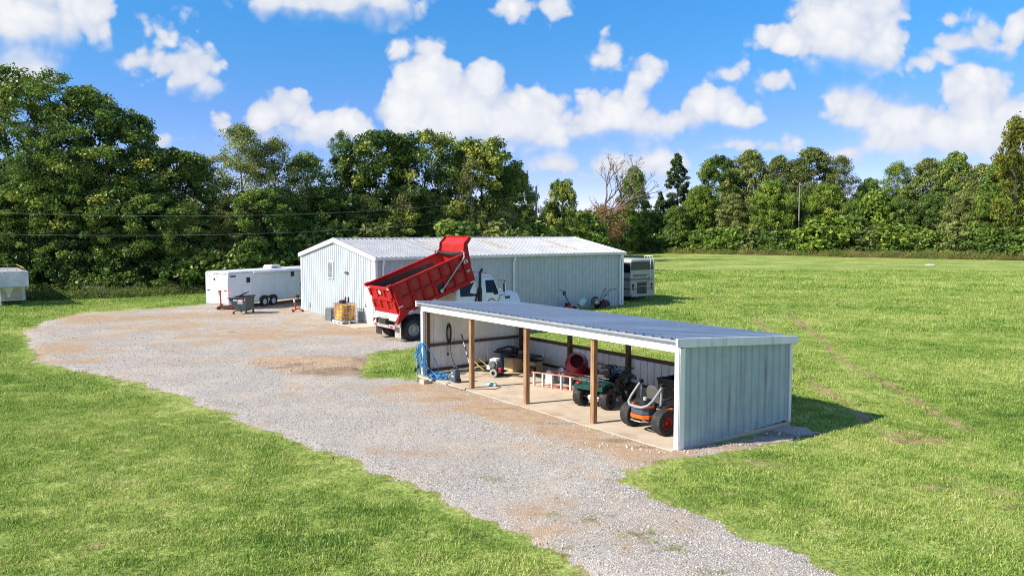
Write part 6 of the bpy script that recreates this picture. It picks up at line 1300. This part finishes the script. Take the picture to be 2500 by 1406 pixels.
proto('feather_b', 13, broadleaf(6, 13, 4.0, .12, 175, 130, .09, .8, LV['mid'], M_bark, 'tall', 13, flat=.65))
proto('sparse', 18, broadleaf(7, 18, 4.6, .30, 130, 130, .09, .85, LV['mid'], M_bark_dark, 'tall', 14, flat=.6))
proto('bushy_a', 12, broadleaf(8, 12, 5.0, .04, 250, 120, .145, .85, LV['bright'], M_bark, 'wide', 8, ct=.22, flat=.62))
proto('bushy_b', 13, broadleaf(9, 13, 5.0, .05, 250, 120, .145, .85, LV['mid'], M_bark, 'tall', 9, ct=.22, flat=.65))
proto('bushy_c', 13, broadleaf(12, 13, 5.2, .05, 260, 120, .13, .82, LV['olive'], M_bark, 'tall', 12, ct=.2, flat=.6))
proto('cedar', 16, cedar(10, 16, 4.3, LV['cedar'], M_bark))
proto('vine', 7, broadleaf(11, 7, 3.0, .02, 85, 110, .2, .75, LV['bright'], M_bark, 'wide', 6, ct=.18))
proto('yellow', 16, broadleaf(13, 16, 4.6, .2, 120, 75, .18, .9, LV['yellow'], M_bark, 'tall', 10))
proto('dying', 10, broadleaf(33, 10, 2.7, .18, 75, 42, .085, .6, LV['straw'], M_deadwood, 'tall', 14, flat=.8))
proto('shrub_a', 4, shrub(14, 4, 2.6, 70, 90, .15, .62, LV['mid']), ('stems', 'foliage'))
proto('shrub_b', 4, shrub(15, 4, 2.6, 70, 90, .15, .62, LV['dark']), ('stems', 'foliage'))
proto('shrub_c', 3.4, shrub(16, 3.4, 2.4, 65, 90, .17, .6, LV['bright']), ('stems', 'foliage'))
proto('shrub_o', 3.6, shrub(17, 3.6, 2.4, 65, 85, .16, .6, LV['olive']), ('stems', 'foliage'))
TR_N = 0
def edge_y(px): return gnd(px, float(np.interp(px, [1480, 1540, 1800, 2500, 2620], [618, 619, 624, 634, 636]))).y
def set_back(px, Yd):
    """the hedgerow stands behind the far edge of the lawn"""
    if px < 1390: return Yd
    ref = float(np.interp(px, [1390, 1540, 1700, 1900, 2500], [104, 120, 132, 136, 127])); tgt = float(np.interp(px, [1390, 1540], [112, edge_y(1540) + 5])) if px < 1540 else edge_y(px) + 5
    return tgt + (Yd - ref) * 1.15
def plant(kind, name, label, px, top, Yd, width=None, cat='tree', group=None, z0=0.0, turn=None):
    """stand a tree so that its foot is at depth Yd under photo column px and its top reaches photo row top"""
    global TR_N; TR_N += 1
    Yd = set_back(px, Yd)
    H, (a, b), parts = PROTO[kind]; g = at_y(px, top, Yd); sz = max(.2, (g.z - z0)) / H; sx = sz if width is None else width * sz
    t_ = thing(name, label, cat, (g.x, Yd, z0), (TR_N * 2.1) % 6.28 if turn is None else turn, group); t_.scale = (sx, sx, sz)
    for n_, me in zip(parts, (a, b)): o = bpy.data.objects.new(n_, me); C.objects.link(o); o.parent = t_
    return t_
GL, GR_ = 'trees of the dark wood on the left', 'trees of the sunny hedgerow on the right'
# --- the wood on the left, front row (left to right)
plant('oak_a', 'oak_tree', 'tall dark oak rising above the gooseneck trailer at the left edge', 15, 172, 70, 1.0, group=GL)
plant('sparse', 'walnut_tree', 'airy feathery tree whose thin top spires into the cloud above the left wood', 130, 172, 68, 1.0, group=GL)
plant('oak_m', 'oak_tree', 'broad dark oak right of the feathery spire in the left wood', 235, 222, 70, 1.15, group=GL)
plant('oak_m', 'oak_tree', 'drooping oak stepping down from the tallest trees towards the low gap', 318, 285, 71, .9, group=GL)
plant('round_a', 'oak_tree', 'lower dark round tree left of the wispy olive tree', 400, 365, 71, 1.1, group=GL)
plant('feather_b', 'elm_tree', 'small leaning green tree at the dip in the left wood', 478, 385, 72, 1.0, group=GL)
plant('feather_a', 'locust_tree', 'wispy olive tree with thin top above the enclosed trailer', 590, 312, 74, 1.0, group=GL)
plant('feather_a', 'locust_tree', 'second wispy olive tree, just right of the enclosed trailer roof unit', 668, 345, 76, .95, group=GL)
plant('feather_b', 'elm_tree', 'low yellowish elm directly behind the workshop gable peak', 742, 380, 78, 1.1, group=GL)
plant('sparse', 'walnut_tree', 'slim spiky tree poking up left of the great round oak', 828, 320, 82, .62, group=GL)
plant('round_a', 'oak_tree', 'great round oak behind the workshop, left half of its crown', 915, 322, 82, 1.05, group=GL)
plant('oak_b', 'oak_tree', 'great round oak behind the raised red canopy of the truck', 1030, 328, 84, 1.0, group=GL)
plant('round_a', 'oak_tree', 'dark dome-shaped oak sloping down to the transformer pole', 1175, 342, 90, 1.05, group=GL)
plant('round_b', 'oak_tree', 'lower shoulder tree touching the transformer pole', 1250, 415, 92, .8, group=GL)
plant('dying', 'dying_tree', 'pale browning tree in front of the dome-shaped oak', 1150, 392, 82, .8, group=GL)
plant('dying', 'dying_tree', 'grey twiggy half-dead tree left of the browning tree', 985, 470, 79, .8, group=GL)
# lower growth in front of the trunks
for k, (px, top, Yd, kind, lab) in enumerate([
        (-40, 470, 66, 'round_b', 'leafy understorey tree at the left frame edge behind the gooseneck trailer'),
        (60, 430, 66.5, 'feather_b', 'light green understorey tree just behind the gooseneck trailer rail'),
        (170, 470, 67, 'round_b', 'understorey tree above the pipe bench frame'),
        (275, 455, 67.5, 'round_a', 'dark understorey tree right of the pipe bench frame'),
        (380, 480, 68, 'round_b', 'dark understorey tree over the open strip of grass'),
        (455, 500, 68, 'feather_b', 'thin understorey tree just left of the enclosed trailer'),
        (560, 480, 71, 'feather_a', 'leaning understorey tree above the trailer ramp doors'),
        (640, 470, 72, 'round_b', 'understorey tree above the trailer roof unit'),
        (720, 480, 75, 'feather_b', 'yellow-green understorey tree left of the workshop gable'),
        (800, 470, 78, 'round_b', 'understorey tree behind the workshop ridge end'),
        (890, 480, 79, 'feather_a', 'greyish understorey tree behind the workshop roof near the dump bed'),
        (980, 500, 80, 'round_a', 'dark understorey tree behind the raised red canopy'),
        (1075, 480, 82, 'feather_a', 'pale understorey tree right of the raised red canopy'),
        (1150, 500, 83, 'feather_b', 'olive understorey tree below the dome-shaped oak'),
        (1230, 505, 86, 'feather_a', 'twiggy understorey tree left of the transformer pole')]):
    plant(kind, 'understorey_tree', lab, px, top, Yd, 1.25, group='understorey trees of the left wood')
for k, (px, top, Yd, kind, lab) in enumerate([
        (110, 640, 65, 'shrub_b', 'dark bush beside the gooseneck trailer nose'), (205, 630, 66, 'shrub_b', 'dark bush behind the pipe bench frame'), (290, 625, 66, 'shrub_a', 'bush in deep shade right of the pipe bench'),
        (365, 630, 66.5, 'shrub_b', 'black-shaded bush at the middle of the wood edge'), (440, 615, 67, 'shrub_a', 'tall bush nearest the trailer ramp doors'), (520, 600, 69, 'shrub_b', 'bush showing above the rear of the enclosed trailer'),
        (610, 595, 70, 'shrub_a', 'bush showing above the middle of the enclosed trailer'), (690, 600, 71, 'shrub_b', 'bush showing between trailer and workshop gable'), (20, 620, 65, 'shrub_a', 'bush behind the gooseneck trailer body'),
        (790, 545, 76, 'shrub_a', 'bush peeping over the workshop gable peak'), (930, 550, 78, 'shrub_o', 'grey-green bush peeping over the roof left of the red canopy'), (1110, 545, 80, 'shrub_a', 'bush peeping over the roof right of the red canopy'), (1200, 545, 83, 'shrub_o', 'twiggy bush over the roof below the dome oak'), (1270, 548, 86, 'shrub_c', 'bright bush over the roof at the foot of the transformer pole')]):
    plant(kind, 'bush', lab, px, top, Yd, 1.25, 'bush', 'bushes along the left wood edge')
# --- beyond the gap: small tree, dead tree, then the hedgerow on the right
plant('round_a', 'small_oak_tree', 'dark small tree just right of the transformer pole', 1372, 440, 100, .62, group=GR_)
plant('bushy_b', 'vine_covered_tree', 'vine-covered tree between transformer pole and bare dead tree', 1345, 500, 102, .8, group=GR_)
dm_, tips = bare(21, 16, M_deadwood, 6, .55, .30)
dt = thing('dead_tree', 'bare dead tree with reddish twigs above the workshop roof end', 'tree', (at_y(1478, 500, 134).x, 134, 0), 0.6)
zs = max(t_[2] for t_ in tips); k_ = (at_y(1480, 374, 134).z) / zs; dt.scale = (k_ * 1.05, k_ * 1.05, k_)
o = bpy.data.objects.new('trunk', dm_); C.objects.link(o); o.parent = dt
tp_ = np.array(tips); tp_ = tp_[np.random.default_rng(4).random(len(tp_)) < .22]
o = bpy.data.objects.new('withered_leaves', leaves('withered_leaves', tp_, np.full(len(tp_), .4), 5, .10, 9, LV['brown'])); C.objects.link(o); o.parent = dt
low = np.array([(r0 * math.cos(a_), r0 * math.sin(a_), z_) for a_, r0, z_ in zip(rng.random(70) * 6.28, rng.random(70) * 3.2 + .4, rng.random(70) * 4.5 + 3.2)])
o = bpy.data.objects.new('withered_vine', leaves('withered_vine', low, np.full(70, .8), 46, .14, 10, LV['brown'])); C.objects.link(o); o.parent = dt
plant('bushy_b', 'hedgerow_tree', 'green tree right behind the bare dead tree', 1548, 412, 118, .62, group=GR_)
plant('cedar', 'cedar_tree', 'pointed dark cedar standing alone against the sky', 1655, 378, 138, .95, group=GR_)
plant('cedar', 'cedar_tree', 'shorter cedar tucked left of the pointed cedar', 1612, 470, 134, 1.0, group=GR_)
for px, top, Yd, kind, wd, lab in [(1765, 384, 152, 'round_a', .9, 'dark round tree just right of the pointed cedar'), (1830, 372, 155, 'bushy_c', .8, 'olive tree left of the field pole'), (1905, 385, 155, 'bushy_c', .8, 'olive tree directly behind the field pole top'), (1985, 366, 154, 'bushy_c', .95, 'tallest olive tree just right of the field pole'), (2055, 385, 152, 'feather_a', .9, 'drooping feathery tree left of the dip in the hedgerow'),
        (2125, 440, 152, 'bushy_b', .8, 'low tree in the dip of the hedgerow'), (2195, 400, 148, 'feather_b', .95, 'thin-topped tree right of the dip'), (2265, 392, 148, 'bushy_c', .8, 'olive tree in the middle of the right group'), (2335, 378, 145, 'bushy_b', .75, 'tree with a spiky top in the right group'), (2400, 405, 142, 'bushy_c', .85, 'olive tree left of the yellowing tree'), (2462, 385, 138, 'bushy_b', .9, 'green tree in front of the yellowing tree'), (2530, 380, 138, 'bushy_b', .9, 'green tree at the right frame edge'),
        (2490, 292, 128, 'yellow', .62, 'yellowing tree cut by the right frame edge')]:
    plant(kind, 'hedgerow_tree', lab, px, top, Yd, wd, group=GR_)
for px, top, Yd, kind, wd, lab in [(1400, 530, 104, 'bushy_a', 1.1, 'sunny vine mound left of the dead tree foot'), (1455, 525, 108, 'bushy_c', 1.0, 'olive vine mound at the dead tree foot'), (1520, 505, 116, 'bushy_a', 1.0, 'sunny vine mound right of the dead tree'), (1580, 525, 124, 'bushy_b', 1.0, 'green vine mound left of the cedars'),
        (1650, 505, 130, 'bushy_b', 1.0, 'green vine mound in front of the cedars'), (1715, 455, 140, 'bushy_a', .75, 'bright pointed vine mound right of the pointed cedar'), (1790, 475, 142, 'bushy_c', .9, 'olive vine mound under the dark round tree'), (1880, 445, 140, 'bushy_a', .85, 'brightest vine mound left of the field pole'), (1955, 470, 148, 'bushy_b', .9, 'shaded vine mound at the field pole'), (2015, 450, 145, 'bushy_a', .8, 'bright vine mound just right of the field pole'),
        (2080, 490, 142, 'bushy_b', .9, 'green vine mound below the feathery tree'), (2140, 475, 140, 'vine', .9, 'vivid green vine mound in the dip'), (2200, 480, 139, 'bushy_b', .9, 'dark vine mound right of the dip'), (2280, 470, 138, 'bushy_b', .9, 'dark vine mound in the middle of the right group'), (2350, 470, 134, 'bushy_c', .9, 'olive vine mound under the spiky-topped tree'), (2420, 470, 132, 'bushy_a', .9, 'bright vine mound left of the frame edge'), (2490, 460, 130, 'bushy_a', .9, 'bright vine mound cut by the right frame edge')]:
    plant(kind, 'vine_mound', lab, px, top, Yd, wd, group='vine-covered growth in the right hedgerow')
k_ = 0
names_ = ['bright', 'olive', 'green', 'dark', 'mixed']
shr = [(1540, 575, 120), (1585, 570, 123), (1635, 560, 127), (1685, 565, 131), (1735, 560, 134), (1785, 555, 135), (1835, 560, 136), (1890, 565, 136), (1945, 560, 137), (2005, 555, 137), (2045, 530, 136), (2090, 545, 136), (2140, 560, 135), (2190, 550, 134), (2240, 560, 133), (2290, 565, 132), (2340, 555, 131), (2390, 560, 129), (2440, 560, 128), (2490, 555, 127)]
for i, (px, top, Yd) in enumerate(shr):
    lab = '%s bush from the workshop end in the front row of the sunny hedge' % ['first', 'second', 'third', 'fourth', 'fifth', 'sixth', 'seventh', 'eighth', 'ninth', 'tenth', 'eleventh', 'twelfth', 'thirteenth', 'fourteenth', 'fifteenth', 'sixteenth', 'seventeenth', 'eighteenth', 'nineteenth', 'twentieth'][i]
    plant(('shrub_c', 'shrub_o', 'shrub_a', 'shrub_c', 'shrub_a')[i % 5], 'hedge_bush', lab, px, top, Yd, 1.35, 'bush', 'front bushes of the sunny hedge')
# distant mass of the same woods behind the front trees
P = []; K = []; SCL = []
kinds = ['oak_b', 'round_a', 'round_b', 'bushy_b', 'bushy_c', 'shrub_b', 'shrub_a']
def mass(px, Yd, topy, kk):
    Yd = set_back(px, Yd)
    g = at_y(px, topy, Yd); P.append((g.x, Yd, 0)); K.append(kk); SCL.append(max(.15, g.z / PROTO[kinds[kk]][0]))
r_ = random.Random(5)
for px in range(-160, 1270, 62):
    base_t = np.interp(px, [-160, 60, 330, 480, 700, 850, 1060, 1200, 1290], [470, 450, 490, 510, 490, 480, 470, 470, 510]); yd = np.interp(px, [-160, 700, 1290], [76, 84, 100])
    mass(px + r_.uniform(-20, 20), yd + r_.uniform(0, 4), base_t + r_.uniform(0, 40), r_.choice((0, 1, 2))); mass(px + 30, yd + 7 + r_.uniform(0, 4), base_t + r_.uniform(10, 60), r_.choice((0, 1))); mass(px + r_.uniform(-20, 20), yd - 4, 560 + r_.uniform(0, 50), 5)
    mass(px + r_.uniform(-20, 20), yd + 2, 520 + r_.uniform(0, 50), 5)
for px in range(1380, 2760, 60):
    base_t = np.interp(px, [1380, 1560, 1600, 1680, 1760, 2050, 2120, 2200, 2400, 2760], [520, 500, 545, 480, 450, 450, 480, 460, 455, 420]); yd = np.interp(px, [1380, 1560, 1760, 2760], [112, 130, 162, 150])
    mass(px + r_.uniform(-20, 20), yd + r_.uniform(0, 4), base_t + r_.uniform(0, 25), r_.choice((3, 4))); mass(px + 25, yd + 9, base_t + r_.uniform(5, 40), r_.choice((3, 4, 2))); mass(px + r_.uniform(-20, 20), yd - 5, 540 + r_.uniform(0, 30), 6); mass(px + 30, yd - 3, 520, 6)
# both woods go on outside the frame
for k in range(26): P.append((-58 - r_.uniform(0, 60), 62 + r_.uniform(0, 45), 0)); K.append(r_.choice((0, 1, 2))); SCL.append(r_.uniform(.8, 1.15))
for k in range(64): P.append((108 + r_.uniform(0, 150), 120 + r_.uniform(-60, 45), 0)); K.append(r_.choice((3, 4, 2))); SCL.append(r_.uniform(1.0, 1.4))
src = []
for kk in kinds:      # one joined piece per kind: trunk and leaves together
    H, (a, b), parts = PROTO[kk]; o = bpy.data.objects.new('wood_piece', a.copy()); bm = bmesh.new(); bm.from_mesh(a); n0 = len(bm.faces); bm.from_mesh(b); 
    for f in bm.faces: f.material_index = 0
    for i, f in enumerate(bm.faces):
        if i >= n0: f.material_index = 1
    bm.to_mesh(o.data); bm.free(); o.data.materials.append(b.materials[0]); src.append(o)
P = np.array(P); n = len(P)
scatter('woodland', P, np.stack([np.zeros(n), np.zeros(n), rng.random(n) * 6.28], 1).astype(np.float32), np.array(SCL, np.float32), np.array(K, np.int32), src, 'mass of distant trees and undergrowth behind the front trees', 'woods')
# rough tall weeds along the foot of the hedge and the wood edge
def weed(seed, n, rad_, hgt, m):
    r = np.random.default_rng(seed); c = np.stack([r.normal(0, rad_ * .5, n), r.normal(0, rad_ * .5, n), np.abs(r.normal(0, hgt * .4, n)) + .08], 1)
    return bpy.data.objects.new('weed', leaves('weed', c, np.full(n, .22), 9, .075, seed, m, 1.2, .15, .2, .3))
ws_ = [weed(70, 60, 1.0, .9, LV['straw']), weed(71, 60, 1.0, 1.0, LV['bright']), weed(72, 60, 1.0, 1.1, LV['olive']), weed(73, 60, .9, .6, LV['brown']), weed(74, 60, 1.0, .8, LV['dark'])]
P = []; K = []; SCL = []
for k in range(900):
    px = r_.uniform(1480, 2620); e = gnd(px, np.interp(px, [1480, 1540, 1800, 2500, 2620], [618, 619, 624, 634, 636])); back = abs(r_.gauss(0, 1)) * 4.5
    P.append((e.x + r_.uniform(-1, 1), e.y - 1.5 + back, 0)); K.append(r_.choice((0, 0, 1, 1, 2)) if back > 1.5 else r_.choice((0, 0, 2, 3))); SCL.append((.6 if back < 1.2 else 1.2) * r_.uniform(.6, 1.3))
for k in range(420):
    px = r_.uniform(-60, 760); e = gnd(px, np.interp(px, [-60, 60, 300, 500, 760], [737, 736, 728, 716, 700])); P.append((e.x, e.y + abs(r_.gauss(0, 1)) * 1.4 + .4, 0)); K.append(r_.choice((4, 4, 4, 2))); SCL.append(r_.uniform(.35, .95))
P = np.array(P); n = len(P)
scatter('undergrowth', P, np.stack([np.zeros(n), np.zeros(n), rng.random(n) * 6.28], 1).astype(np.float32), np.array(SCL, np.float32), np.array(K, np.int32), ws_, 'rough weeds and tall grass along the foot of the hedge and wood', 'weeds')
